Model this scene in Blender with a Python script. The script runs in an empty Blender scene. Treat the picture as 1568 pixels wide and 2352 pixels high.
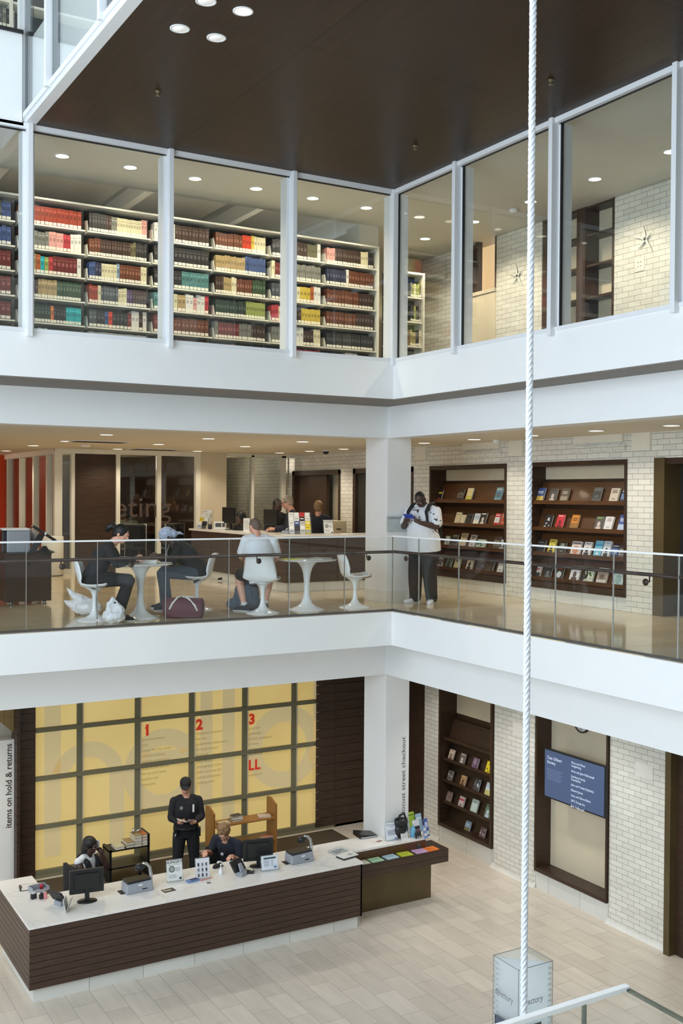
import bpy, bmesh, math, random
from mathutils import Vector, Matrix, Euler
C = bpy.context.scene.collection
scn = bpy.context.scene
R = math.radians
# ---------------------------------------------------------------- camera
CAM = Vector((-8.253, -12.681, 1.64)); FPX = 2439.6
YAW, PITCH, ROLL = .5290, -.0156, -.0066
_cy, _sy = math.cos(YAW), math.sin(YAW)
FWD = Vector((_sy*math.cos(PITCH), _cy*math.cos(PITCH), math.sin(PITCH)))
_rt = Vector((_cy, -_sy, 0)); _dn = FWD.cross(_rt)
RT = _rt*math.cos(ROLL) + _dn*math.sin(ROLL); DN = -_rt*math.sin(ROLL) + _dn*math.cos(ROLL)
cam = bpy.data.cameras.new('camera'); camo = bpy.data.objects.new('camera', cam); C.objects.link(camo)
camo.matrix_world = Matrix(((RT.x, -DN.x, -FWD.x, CAM.x), (RT.y, -DN.y, -FWD.y, CAM.y), (RT.z, -DN.z, -FWD.z, CAM.z), (0, 0, 0, 1)))
cam.sensor_width = 36; cam.lens = FPX/2352*36; cam.clip_start = .05; cam.clip_end = 200
scn.camera = camo
def _ray(px, py): return RT*((px-784)/FPX) + DN*((py-1176)/FPX) + FWD
def AX(px, py, v): r = _ray(px, py); return CAM + r*((v-CAM.x)/r.x)     # point on the plane x = v
def AY(px, py, v): r = _ray(px, py); return CAM + r*((v-CAM.y)/r.y)     # point on the plane y = v
def AZ(px, py, v): r = _ray(px, py); return CAM + r*((v-CAM.z)/r.z)     # point on the plane z = v
# ---------------------------------------------------------------- view, world, daylight
scn.view_settings.view_transform = 'Standard'; scn.view_settings.look = 'None'
scn.view_settings.gamma = 1; scn.view_settings.use_curve_mapping = False
scn.view_settings.exposure = 0.22
scn.cycles.use_denoising = True
scn.cycles.max_bounces = 7; scn.cycles.diffuse_bounces = 4; scn.cycles.glossy_bounces = 3
scn.cycles.transmission_bounces = 4; scn.cycles.transparent_max_bounces = 16
scn.cycles.caustics_reflective = False; scn.cycles.caustics_refractive = False
scn.cycles.sample_clamp_indirect = 6
scn.cycles.use_adaptive_sampling = True; scn.cycles.adaptive_threshold = .02
W = bpy.data.worlds.new('daylight'); scn.world = W; W.use_nodes = True
nt = W.node_tree; bg = nt.nodes['Background']
tc = nt.nodes.new('ShaderNodeTexCoord'); sp = nt.nodes.new('ShaderNodeSeparateXYZ'); cr = nt.nodes.new('ShaderNodeValToRGB')
nt.links.new(tc.outputs['Generated'], sp.inputs[0]); nt.links.new(sp.outputs['Z'], cr.inputs[0]); nt.links.new(cr.outputs[0], bg.inputs[0])
cr.color_ramp.elements[0].position = 0.0; cr.color_ramp.elements[0].color = (.56, .66, .78, 1)
cr.color_ramp.elements[1].position = .7; cr.color_ramp.elements[1].color = (.50, .57, .64, 1)
bg.inputs[1].default_value = 1.35
def lamp(name, kind, loc, power, color=(1, 1, 1), parent=None, rot=None, **kw):
    d = bpy.data.lights.new(name, kind); d.energy = power; d.color = color
    for k, v in kw.items(): setattr(d, k, v)
    o = bpy.data.objects.new(name, d); C.objects.link(o); o.location = loc
    if rot: o.rotation_euler = rot
    if parent: o.parent = parent
    return o
# tall daylight window on the west side of the atrium, skylight over the void west of the timber ceiling
lamp('daylight_window', 'AREA', (-13.5, -7.5, 3.0), 1050, (.80, .92, 1.03), rot=(0, R(-90), 0), shape='RECTANGLE', size=7, size_y=9)
lamp('skylight', 'AREA', (-9.5, -7.0, 13.5), 110, (.82, .92, 1.0), rot=(0, R(-14), 0), shape='RECTANGLE', size=7, size_y=14)
WARM = (1.0, .87, .66); WARM2 = (1.0, .87, .68)
# ---------------------------------------------------------------- colours and materials
def lin(v):
    v /= 255.0
    return v/12.92 if v <= .04045 else ((v+.055)/1.055)**2.4
def S(r, g, b): return (lin(r), lin(g), lin(b), 1)
MATS = {}
def newmat(key, name=None):
    m = bpy.data.materials.new(name or key); m.use_nodes = True; MATS[key] = m
    n = m.node_tree; b = n.nodes['Principled BSDF']
    return m, n, b
def N(n, t, **kw):
    x = n.nodes.new(t)
    for k, v in kw.items(): setattr(x, k, v)
    return x
def noise_mat(key, c, rough=.5, var=.06, scale=6, spec=.5, metal=0, bump=0, bscale=60, stretch=None, c2=None, coat=0):
    m, n, b = newmat(key); L = n.links.new
    t = N(n, 'ShaderNodeTexCoord'); mp = N(n, 'ShaderNodeMapping'); L(t.outputs['Object'], mp.inputs[0])
    if stretch: mp.inputs['Scale'].default_value = stretch
    nz = N(n, 'ShaderNodeTexNoise'); nz.inputs['Scale'].default_value = scale; nz.inputs['Detail'].default_value = 5
    L(mp.outputs[0], nz.inputs['Vector'])
    r = N(n, 'ShaderNodeValToRGB'); L(nz.outputs['Fac'], r.inputs[0])
    e = r.color_ramp.elements; e[0].position = .3; e[1].position = .7
    if c2 is None:
        e[0].color = tuple(min(1, x*(1-var)) for x in c[:3])+(1,); e[1].color = tuple(min(1, x*(1+var)) for x in c[:3])+(1,)
    else: e[0].color = c; e[1].color = c2
    L(r.outputs[0], b.inputs['Base Color'])
    b.inputs['Roughness'].default_value = rough; b.inputs['Metallic'].default_value = metal
    b.inputs['Specular IOR Level'].default_value = spec
    if coat: b.inputs['Coat Weight'].default_value = coat; b.inputs['Coat Roughness'].default_value = .08
    if bump:
        z = N(n, 'ShaderNodeTexNoise'); z.inputs['Scale'].default_value = bscale; L(mp.outputs[0], z.inputs['Vector'])
        bp = N(n, 'ShaderNodeBump'); bp.inputs['Strength'].default_value = bump; bp.inputs['Distance'].default_value = .01
        L(z.outputs['Fac'], bp.inputs['Height']); L(bp.outputs[0], b.inputs['Normal'])
    return m
noise_mat('white', S(232, 233, 232), .55, .012, 2)
noise_mat('frame', S(222, 224, 226), .38, .012, 4)
noise_mat('plaster', S(226, 222, 208), .7, .015, 3)
noise_mat('ceil_warm', S(222, 215, 200), .8, .015, 2)
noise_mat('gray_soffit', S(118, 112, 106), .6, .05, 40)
noise_mat('wood', S(58, 40, 28), .42, .3, 3, stretch=(1.2, 1.2, 16))
noise_mat('wood_h', S(62, 45, 34), .42, .28, 3, stretch=(1.0, 1.0, 14))
noise_mat('wood_desk', S(66, 47, 36), .4, .26, 3, stretch=(1, 1, 14))
noise_mat('wood_shelf', S(82, 52, 28), .38, .25, 3, stretch=(1.2, 1, 14), coat=.1)
noise_mat('wood_light', S(160, 112, 58), .42, .16, 4, stretch=(1, 8, 1))
noise_mat('wood_tan', S(142, 118, 74), .5, .12, 4, stretch=(1, 1, 10))
noise_mat('bronze', S(96, 82, 54), .38, .12, 3, metal=.35)
noise_mat('handrail', S(62, 44, 36), .35, .1, 10, metal=.3)
noise_mat('stone', S(222, 220, 212), .4, .05, 5)
noise_mat('counter_top', S(232, 230, 224), .22, .03, 2.5)
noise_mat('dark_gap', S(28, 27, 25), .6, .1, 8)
noise_mat('gasket', S(20, 20, 20), .5, .1, 8)
noise_mat('rail_shoe', S(92, 90, 88), .4, .08, 6, metal=.5)
noise_mat('shelf_steel', S(222, 220, 208), .45, .02, 4)
noise_mat('shelf_dark', S(52, 52, 50), .6, .08, 4)
noise_mat('olive_wall', S(120, 116, 92), .85, .05, 2)
noise_mat('panel_tan', S(208, 196, 170), .75, .02, 4)
noise_mat('orange_wall', S(206, 66, 18), .7, .03, 3)
noise_mat('carpet', S(78, 66, 50), .9, .12, 30)
noise_mat('chrome', S(196, 198, 200), .22, .02, 6, metal=.95)
noise_mat('white_gloss', S(236, 237, 238), .14, .006, 3)
noise_mat('laminate', S(228, 228, 230), .03, .006, 3, .6)
noise_mat('tulip_cushion', S(120, 74, 58), .75, .1, 20)
noise_mat('black_plastic', S(26, 27, 29), .38, .1, 8)
noise_mat('gray_plastic', S(152, 156, 164), .4, .03, 8)
noise_mat('rope', S(206, 210, 216), .5, .02, 30)
noise_mat('skin_dark', S(72, 50, 42), .5, .06, 14)
noise_mat('skin_light', S(214, 160, 134), .5, .05, 14)
noise_mat('skin_pink', S(206, 150, 126), .5, .05, 14)
noise_mat('cloth_black', S(26, 26, 29), .85, .12, 30, bump=.25, bscale=14)
noise_mat('cloth_navy', S(30, 33, 45), .85, .1, 30, bump=.25, bscale=14)
noise_mat('cloth_white', S(228, 230, 234), .85, .02, 30, bump=.3, bscale=12)
noise_mat('cloth_charcoal', S(30, 32, 35), .85, .1, 30, bump=.3, bscale=10)
noise_mat('cloth_denim', S(74, 84, 96), .85, .1, 30, bump=.25, bscale=14)
noise_mat('cloth_green', S(84, 92, 70), .85, .1, 30)
noise_mat('cloth_maroon', S(92, 44, 52), .8, .12, 12, bump=.2, bscale=10)
noise_mat('hair_black', S(20, 17, 16), .55, .2, 60)
noise_mat('hair_gray', S(150, 136, 120), .6, .15, 60)
noise_mat('hair_brown', S(138, 106, 70), .55, .25, 50)
noise_mat('hair_stubble', S(112, 92, 82), .7, .15, 60)
noise_mat('scarf', S(150, 168, 200), .85, .2, 26, c2=S(206, 214, 228))
noise_mat('cloth_bw', S(24, 24, 26), .85, .1, 3.2, c2=S(214, 212, 206))
noise_mat('plastic_bag', S(226, 226, 228), .35, .03, 8, bump=.6, bscale=16)
# painted / printed surfaces: colour per face
m, n, b = newmat('paint'); at = N(n, 'ShaderNodeVertexColor'); at.layer_name = 'Col'
nz = N(n, 'ShaderNodeTexNoise'); nz.inputs['Scale'].default_value = 25; mr = N(n, 'ShaderNodeMapRange'); mr.inputs['To Min'].default_value = .93; mr.inputs['To Max'].default_value = 1.05
t = N(n, 'ShaderNodeTexCoord'); n.links.new(t.outputs['Object'], nz.inputs['Vector'])
n.links.new(nz.outputs['Fac'], mr.inputs['Value']); vm = N(n, 'ShaderNodeVectorMath', operation='SCALE')
n.links.new(at.outputs['Color'], vm.inputs[0]); n.links.new(mr.outputs[0], vm.inputs['Scale']); n.links.new(vm.outputs[0], b.inputs['Base Color'])
b.inputs['Roughness'].default_value = .45
# lit surfaces
def emit_mat(key, c, s):
    m, n, b = newmat(key); b.inputs['Base Color'].default_value = c; b.inputs['Emission Color'].default_value = c
    b.inputs['Emission Strength'].default_value = s; return m
emit_mat('lamp_face', S(255, 244, 214), 2.6)
emit_mat('unlit_lamp_glow', S(226, 226, 224), .4)  # pale glow painted into the faces of the unlit downlights
emit_mat('lamp_dim', S(255, 240, 220), .9)
# glass: clear transmission with Fresnel reflection
def glass_mat(key, tint, rough=0.0, boost=1.0, haze=0.0):
    m = bpy.data.materials.new(key); m.use_nodes = True; MATS[key] = m
    n = m.node_tree; n.nodes.clear(); L = n.links.new
    o = N(n, 'ShaderNodeOutputMaterial'); mx = N(n, 'ShaderNodeMixShader'); tr = N(n, 'ShaderNodeBsdfTransparent'); gl = N(n, 'ShaderNodeBsdfGlossy')
    tr.inputs[0].default_value = tint; gl.inputs['Roughness'].default_value = rough; gl.inputs[0].default_value = (.95, .97, 1, 1)
    fr = N(n, 'ShaderNodeFresnel'); ge = N(n, 'ShaderNodeNewGeometry'); mr = N(n, 'ShaderNodeMapRange')
    mr.inputs['To Min'].default_value = 1.48; mr.inputs['To Max'].default_value = 1/1.48
    L(ge.outputs['Backfacing'], mr.inputs['Value']); L(mr.outputs[0], fr.inputs['IOR'])
    mu = N(n, 'ShaderNodeMath', operation='MULTIPLY'); mu.inputs[1].default_value = boost; mu.use_clamp = True
    L(fr.outputs[0], mu.inputs[0]); L(mu.outputs[0], mx.inputs[0]); L(tr.outputs[0], mx.inputs[1]); L(gl.outputs[0], mx.inputs[2])
    if haze:
        df = N(n, 'ShaderNodeBsdfDiffuse'); df.inputs[0].default_value = (.86, .89, .92, 1); m2 = N(n, 'ShaderNodeMixShader'); m2.inputs[0].default_value = haze
        L(mx.outputs[0], m2.inputs[1]); L(df.outputs[0], m2.inputs[2]); L(m2.outputs[0], o.inputs[0])
    else: L(mx.outputs[0], o.inputs[0])
    return m
glass_mat('glass', (.965, .98, .97, 1))
glass_mat('glass_rail', (.97, .985, .98, 1), 0, .6)
glass_mat('glass_edge', (.45, .52, .50, 1), .05, 1.5)
glass_mat('acrylic', (.95, .97, .97, 1), 0, 1.0, .05)
glass_mat('frost', (.9, .92, .95, 1), .2, 1.0, .6)
# bricks and tiles: the texture runs over two of the object's axes
def brick_mat(key, c1, c2, mortar, w, h, ax='YZ', rough=.2, msize=.004, offs=.5, bump=.35, blotch=.05, shift=(0, 0), vein=None, streak=False):
    m, n, b = newmat(key); L = n.links.new
    t = N(n, 'ShaderNodeTexCoord'); sp = N(n, 'ShaderNodeSeparateXYZ'); cb = N(n, 'ShaderNodeCombineXYZ'); L(t.outputs['Object'], sp.inputs[0])
    ad = []
    for k, s in ((0, shift[0]), (1, shift[1])):
        a = N(n, 'ShaderNodeMath', operation='ADD'); a.inputs[1].default_value = s; L(sp.outputs[ax[k]], a.inputs[0]); L(a.outputs[0], cb.inputs[k])
    br = N(n, 'ShaderNodeTexBrick'); L(cb.outputs[0], br.inputs['Vector']); br.offset = offs
    br.inputs['Color1'].default_value = c1; br.inputs['Color2'].default_value = c2; br.inputs['Mortar'].default_value = mortar
    br.inputs['Scale'].default_value = 1; br.inputs['Mortar Size'].default_value = msize; br.inputs['Mortar Smooth'].default_value = .3
    br.inputs['Brick Width'].default_value = w; br.inputs['Row Height'].default_value = h; br.inputs['Bias'].default_value = -.1
    nz = N(n, 'ShaderNodeTexNoise'); nz.inputs['Scale'].default_value = 1.3; nz.inputs['Detail'].default_value = 6; L(t.outputs['Object'], nz.inputs['Vector'])
    if streak:
        mp = N(n, 'ShaderNodeMapping'); mp.inputs['Scale'].default_value = (7, 1.0, 1); mp.inputs['Rotation'].default_value = (0, 0, .25); L(t.outputs['Object'], mp.inputs[0]); L(mp.outputs[0], nz.inputs['Vector'])
    mr = N(n, 'ShaderNodeMapRange'); mr.inputs['From Min'].default_value = .3; mr.inputs['From Max'].default_value = .7; mr.inputs['To Min'].default_value = 1-blotch; mr.inputs['To Max'].default_value = 1+blotch
    L(nz.outputs['Fac'], mr.inputs['Value']); vm = N(n, 'ShaderNodeVectorMath', operation='SCALE'); L(br.outputs['Color'], vm.inputs[0]); L(mr.outputs[0], vm.inputs['Scale'])
    L(vm.outputs[0], b.inputs['Base Color']); b.inputs['Roughness'].default_value = rough
    bp = N(n, 'ShaderNodeBump'); bp.inputs['Strength'].default_value = bump; bp.inputs['Distance'].default_value = .004; bp.invert = True
    L(br.outputs['Fac'], bp.inputs['Height']); L(bp.outputs[0], b.inputs['Normal'])
    return m
brick_mat('brick_x', S(226, 224, 214), S(214, 212, 202), S(132, 130, 124), .228, .079, 'YZ', .16, .0032)
brick_mat('brick_y', S(226, 224, 214), S(214, 212, 202), S(132, 130, 124), .228, .079, 'XZ', .16, .0032)
brick_mat('brick_out', S(236, 206, 160), S(224, 190, 140), S(176, 148, 112), .22, .075, 'YZ', .8)
brick_mat('tile_floor', S(226, 214, 198), S(212, 200, 184), S(160, 152, 140), .61, .305, 'YX', .26, .0028, .5, .25, .06, (.62, .0), streak=True)
brick_mat('marble_floor', S(214, 196, 162), S(204, 186, 152), S(150, 138, 120), 1.2, .6, 'XY', .09, .002, .5, .05, .09)
brick_mat('stone_base', S(222, 222, 216), S(212, 212, 206), S(150, 150, 146), .71, 2.0, 'XZ', .35, .004, 0, .2, .05)
brick_mat('stone_base_x', S(222, 222, 216), S(212, 212, 206), S(150, 150, 146), .71, 2.0, 'YZ', .35, .004, 0, .2, .05)
# perforated timber ceiling panels
m, n, b = newmat('wood_ceiling'); L = n.links.new
t = N(n, 'ShaderNodeTexCoord'); mp = N(n, 'ShaderNodeMapping'); mp.inputs['Scale'].default_value = (9, .5, 1); L(t.outputs['Object'], mp.inputs[0])
nz = N(n, 'ShaderNodeTexNoise'); nz.inputs['Scale'].default_value = 2; nz.inputs['Detail'].default_value = 6; L(mp.outputs[0], nz.inputs['Vector'])
r = N(n, 'ShaderNodeValToRGB'); r.color_ramp.elements[0].color = S(42, 29, 19); r.color_ramp.elements[1].color = S(57, 40, 27); r.color_ramp.elements[0].position = .3; r.color_ramp.elements[1].position = .7; L(nz.outputs['Fac'], r.inputs[0])
br = N(n, 'ShaderNodeTexBrick'); br.offset = 0; br.inputs['Scale'].default_value = 1; br.inputs['Brick Width'].default_value = 3.37; br.inputs['Row Height'].default_value = 2.4; br.inputs['Mortar Size'].default_value = .008
mp2 = N(n, 'ShaderNodeMapping'); mp2.inputs['Location'].default_value = (0, 1.2, 0); L(t.outputs['Object'], mp2.inputs[0]); L(mp2.outputs[0], br.inputs['Vector'])
wv = N(n, 'ShaderNodeTexWave'); wv.inputs['Scale'].default_value = 9; wv.bands_direction = 'X'; wv.inputs['Distortion'].default_value = .4; L(t.outputs['Object'], wv.inputs['Vector'])
mw = N(n, 'ShaderNodeMapRange'); mw.inputs['To Min'].default_value = .86; mw.inputs['To Max'].default_value = 1.0; L(wv.outputs['Fac'], mw.inputs['Value'])
sc = N(n, 'ShaderNodeVectorMath', operation='SCALE'); L(r.outputs[0], sc.inputs[0]); L(mw.outputs[0], sc.inputs['Scale'])
mx = N(n, 'ShaderNodeMix', data_type='RGBA'); L(br.outputs['Fac'], mx.inputs[0]); L(sc.outputs[0], mx.inputs[6]); mx.inputs[7].default_value = S(20, 14, 10)
L(mx.outputs[2], b.inputs['Base Color']); b.inputs['Roughness'].default_value = .36; b.inputs['Specular IOR Level'].default_value = .16
# quartz worktop with thin grey veins
m, n, b = newmat('quartz'); L = n.links.new
t = N(n, 'ShaderNodeTexCoord'); nz = N(n, 'ShaderNodeTexNoise'); nz.inputs['Scale'].default_value = 1.1; nz.inputs['Detail'].default_value = 7; nz.inputs['Distortion'].default_value = 1.6; L(t.outputs['Object'], nz.inputs['Vector'])
r = N(n, 'ShaderNodeValToRGB'); e = r.color_ramp.elements; e[0].position = .488; e[0].color = S(236, 233, 228); e[1].position = .512; e[1].color = S(236, 233, 228); k = e.new(.5); k.color = S(220, 218, 215)
L(nz.outputs['Fac'], r.inputs[0]); L(r.outputs[0], b.inputs['Base Color']); b.inputs['Roughness'].default_value = .25
# backlit frosted glass of the lobby wall
m, n, b = newmat('backlit'); L = n.links.new
t = N(n, 'ShaderNodeTexCoord'); nz = N(n, 'ShaderNodeTexNoise'); nz.inputs['Scale'].default_value = .8; nz.inputs['Detail'].default_value = 4; L(t.outputs['Object'], nz.inputs['Vector'])
r = N(n, 'ShaderNodeValToRGB'); r.color_ramp.elements[0].position = .3; r.color_ramp.elements[0].color = S(196, 168, 98); r.color_ramp.elements[1].position = .7; r.color_ramp.elements[1].color = S(214, 188, 118)
L(nz.outputs['Fac'], r.inputs[0]); L(r.outputs[0], b.inputs['Emission Color']); b.inputs['Emission Strength'].default_value = .54
b.inputs['Base Color'].default_value = S(176, 160, 112); b.inputs['Roughness'].default_value = .45
for _k, _c, _e in (('backfilm', S(180, 164, 122), .52), ('backred', S(196, 50, 26), .35), ('backtext', S(150, 132, 84), .35)):
    _m = emit_mat(_k, _c, _e); _m.node_tree.nodes['Principled BSDF'].inputs['Roughness'].default_value = .5
emit_mat('screen_blue', S(62, 76, 104), .55); emit_mat('screen_text', S(190, 200, 218), .7); emit_mat('screen_dim', S(92, 106, 136), .6)
emit_mat('screen_white', S(206, 214, 222), .75); emit_mat('screen_green', S(70, 150, 110), .6)
emit_mat('brick_sun_glow', S(240, 206, 158), .55)  # brick glows by itself in place of sunlight falling on it
# ---------------------------------------------------------------- mesh builder
class MB:
    def __init__(s): s.v = []; s.f = []; s.fm = []; s.fc = []; s.mk = []; s.M = Matrix.Identity(4); s.sm = []
    def _m(s, m):
        if m not in s.mk: s.mk.append(m)
        return s.mk.index(m)
    def add(s, vs, fs, m, c=None, smooth=False):
        o = len(s.v); s.v += [s.M @ Vector(p) for p in vs]; k = s._m(m if c is None else (m if m != 'white' else 'paint'))
        for f in fs: s.f.append([i+o for i in f]); s.fm.append(k); s.fc.append(c or (.8, .8, .8, 1)); s.sm.append(smooth)
        return s
    def box(s, x0, x1, y0, y1, z0, z1, m='white', c=None):
        vs = [(x, y, z) for z in (z0, z1) for y in (y0, y1) for x in (x0, x1)]
        return s.add(vs, [(0, 2, 3, 1), (4, 5, 7, 6), (0, 1, 5, 4), (2, 6, 7, 3), (0, 4, 6, 2), (1, 3, 7, 5)], m, c)
    def at(s, M): s.M = M; return s
    def cbox(s, ctr, size, rot=None, m='white', c=None):
        T = s.M; s.M = T @ Matrix.Translation(ctr) @ (Euler(rot).to_matrix().to_4x4() if rot is not None else Matrix.Identity(4))
        x, y, z = [q/2 for q in size]; s.box(-x, x, -y, y, -z, z, m, c); s.M = T; return s
    def poly(s, pts, m='white', c=None): return s.add(pts, [tuple(range(len(pts)))], m, c)
    def prism(s, pts, h, m='white', c=None, smooth=False):         # polygon (3d points) pushed by vector h
        n = len(pts); h = Vector(h); vs = [Vector(p) for p in pts]+[Vector(p)+h for p in pts]
        fs = [tuple(range(n-1, -1, -1)), tuple(range(n, 2*n))]+[(i, (i+1) % n, n+(i+1) % n, n+i) for i in range(n)]
        return s.add(vs, fs, m, c)
    def tube(s, pts, r, n=8, m='white', c=None, closed=False):
        P = [Vector(p) for p in pts]; k = len(P); rs = r if isinstance(r, (list, tuple)) else [r]*k; vs = []; up = None
        for i, p in enumerate(P):
            d = (P[min(i+1, k-1)]-P[max(i-1, 0)]).normalized()
            if up is None: up = d.orthogonal().normalized()
            up = (up-d*up.dot(d)); up = up.normalized() if up.length > 1e-6 else d.orthogonal().normalized()
            sd = d.cross(up)
            vs += [p+(up*math.cos(a)+sd*math.sin(a))*rs[i] for a in [2*math.pi*j/n for j in range(n)]]
        fs = [(i*n+j, i*n+(j+1) % n, (i+1)*n+(j+1) % n, (i+1)*n+j) for i in range(k-1) for j in range(n)]
        fs += [tuple(range(n-1, -1, -1)), tuple(range((k-1)*n, k*n))]
        return s.add(vs, fs, m, c, True)
    def cyl(s, a, b, r0, r1=None, n=16, m='white', c=None): return s.tube([a, b], [r0, r0 if r1 is None else r1], n, m, c)
    def lathe(s, prof, ctr=(0, 0, 0), n=28, m='white', c=None, sx=1, sy=1):
        cx, cy, cz = ctr; vs = []; k = len(prof)
        for r, z in prof: vs += [(cx+r*sx*math.cos(2*math.pi*j/n), cy+r*sy*math.sin(2*math.pi*j/n), cz+z) for j in range(n)]
        fs = [(i*n+j, i*n+(j+1) % n, (i+1)*n+(j+1) % n, (i+1)*n+j) for i in range(k-1) for j in range(n)]
        fs += [tuple(range(n-1, -1, -1)), tuple(range((k-1)*n, k*n))]
        return s.add(vs, fs, m, c, True)
    def ell(s, ctr, rad, rot=None, nu=16, nv=10, m='white', c=None):
        T = Matrix.Translation(ctr) @ (rot.to_4x4() if rot is not None else Matrix.Identity(4)); vs = []
        for i in range(nv+1):
            a = math.pi*i/nv-math.pi/2
            rr = max(math.cos(a), .02)
            vs += [T @ Vector((rad[0]*rr*math.cos(2*math.pi*j/nu), rad[1]*rr*math.sin(2*math.pi*j/nu), rad[2]*math.sin(a))) for j in range(nu)]
        fs = [(i*nu+j, i*nu+(j+1) % nu, (i+1)*nu+(j+1) % nu, (i+1)*nu+j) for i in range(nv) for j in range(nu)]
        fs += [tuple(range(nu-1, -1, -1)), tuple(range(nv*nu, (nv+1)*nu))]
        return s.add(vs, fs, m, c, True)
    def grid(s, fn, nu, nv, m='white', c=None, smooth=True, th=0):
        vs = [Vector(fn(i/nu, j/nv)) for j in range(nv+1) for i in range(nu+1)]; w = nu+1
        fs = [(j*w+i, j*w+i+1, (j+1)*w+i+1, (j+1)*w+i) for j in range(nv) for i in range(nu)]
        return s.add(vs, fs, m, c, smooth)
    def text(s, body, size, o, xd, yd, m='paint', c=None, align='LEFT', depth=.0008, sx=1.0, bold=0, fit=None):
        cu = bpy.data.curves.new('t', 'FONT'); cu.body = body; cu.size = size; cu.align_x = align; cu.resolution_u = 3; cu.offset = bold
        ob = bpy.data.objects.new('t', cu); me = bpy.data.meshes.new_from_object(ob)
        if fit: xs_ = [v.co.x for v in me.vertices]; sx = fit/(max(xs_)-min(xs_))
        xd = Vector(xd).normalized(); yd = Vector(yd).normalized(); zd = xd.cross(yd); o = Vector(o)+zd*depth
        s.add([o+xd*v.co.x*sx+yd*v.co.y for v in me.vertices], [tuple(p.vertices) for p in me.polygons], m, c)
        bpy.data.meshes.remove(me); bpy.data.objects.remove(ob); bpy.data.curves.remove(cu); return s
    def mesh(s, name):
        me = bpy.data.meshes.new(name); me.from_pydata([tuple(p) for p in s.v], [], s.f)
        for k in s.mk: me.materials.append(MATS[k])
        me.polygons.foreach_set('material_index', s.fm); me.polygons.foreach_set('use_smooth', s.sm)
        ca = me.color_attributes.new('Col', 'FLOAT_COLOR', 'CORNER'); buf = []
        for p, cc in zip(me.polygons, s.fc): buf += list(cc)*p.loop_total
        ca.data.foreach_set('color', buf); me.update(); return me
    def build(s, name, parent=None, loc=None, rot=None, bevel=0, seg=2):
        o = bpy.data.objects.new(name, s.mesh(name)); C.objects.link(o)
        if parent: o.parent = parent
        if loc is not None: o.location = loc
        if rot is not None: o.rotation_euler = rot
        if bevel:
            b = o.modifiers.new('bevel', 'BEVEL'); b.width = bevel; b.segments = seg; b.limit_method = 'ANGLE'; b.angle_limit = R(40)
        return o
def tag(o, label, cat, group=None, kind=None):
    o['label'] = label; o['category'] = cat
    if group: o['group'] = group
    if kind: o['kind'] = kind
    return o
def thing(name, label, cat, loc=(0, 0, 0), rotz=0, group=None):
    o = bpy.data.objects.new(name, None); C.objects.link(o); o.empty_display_size = .1
    o.location = loc; o.rotation_euler = (0, 0, rotz); return tag(o, label, cat, group)
def struct(name, mb, label=None, bevel=0):
    o = mb.build(name, bevel=bevel); o['kind'] = 'structure'; o['category'] = name.split('_')[0]; o['label'] = label or name.replace('_', ' '); return o
def kids(o): return [c for c in scn.objects if c.parent == o]
def copy_tree(o, loc, rotz, label, group=None):
    r = o.copy(); C.objects.link(r); r.location = loc; r.rotation_euler = (0, 0, rotz); r['label'] = label
    if group: r['group'] = group
    for ch in list(kids(o)):
        c = ch.copy(); C.objects.link(c); c.parent = r
        for g in list(kids(ch)):
            d = g.copy(); C.objects.link(d); d.parent = c
    return r
ORD = ['first', 'second', 'third', 'fourth', 'fifth', 'sixth', 'seventh', 'eighth', 'ninth', 'tenth', 'eleventh', 'twelfth', 'thirteenth', 'fourteenth', 'fifteenth', 'sixteenth', 'seventeenth', 'eighteenth']
# ================================================================ the shell
WB = 2.95; F1 = -4.6; F3 = 3.45
def brick_run(mb, y0, y1, z0, z1, x=WB, th=.5, m='brick_x'): mb.box(x, x+th, y0, y1, z0, z1, m)
# lobby floor
struct('floor', MB().box(-13, 6, -16, 9, F1-.2, F1, 'tile_floor'), 'pale limestone tile floor of the lobby')
# gallery slab (L shape): white edge, recessed beam, marble walking surface
mb = MB()
mb.box(-13, .0, .0, 1.0, -.49, -.012); mb.box(0, .55, -12, 0, -.49, -.012); mb.box(0, 3.4, 0, 1.0, -.49, -.012)
mb.box(-13, .55, 1.0, 14.5, -1.10, -.012); mb.box(.55, 3.4, -12, 14.5, -1.10, -.012)
struct('trim_1', mb, 'white edge band and beam under the gallery floor')
mb = MB(); mb.box(-13, 0, 0, 14.5, -.012, 0, 'marble_floor'); mb.box(0, 3.3, -12, 14.5, -.012, 0, 'marble_floor')
struct('floor_gallery', mb, 'polished beige marble floor of the gallery')
# third floor slab: white band, grey soffit, recessed white beam, ceiling of the gallery
mb = MB(); mb.box(-13, 0, 0, 1.03, 3.012, 3.56); mb.box(0, .57, -12, 1.03, 3.012, 3.56)
mb.box(-13, .57, 1.03, 1.35, 2.52, 3.0); mb.box(.57, .89, -12, 1.35, 2.52, 3.0)
struct('trim_2', mb, 'broad white band and beam between the gallery and the book stacks')
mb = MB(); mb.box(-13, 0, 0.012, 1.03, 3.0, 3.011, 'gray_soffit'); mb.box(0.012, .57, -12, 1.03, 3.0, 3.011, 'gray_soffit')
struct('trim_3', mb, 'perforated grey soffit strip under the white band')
mb = MB(); mb.box(-13, .89, 1.35, 15, 2.55, 2.7, 'ceil_warm'); mb.box(.89, 3.3, -12, 15, 2.55, 2.7, 'ceil_warm')
mb.box(-13, .5, 1.62, 1.645, 2.546, 2.5505, 'dark_gap')
struct('ceiling_gallery', mb, 'cream gallery ceiling')
mb = MB(); mb.box(-13, 0, .06, 9, 3.3, F3, 'carpet'); mb.box(.06, 3.3, -12, 9, 3.3, F3, 'carpet')
struct('floor_stacks', mb, 'carpeted floor of the book stacks')
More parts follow.
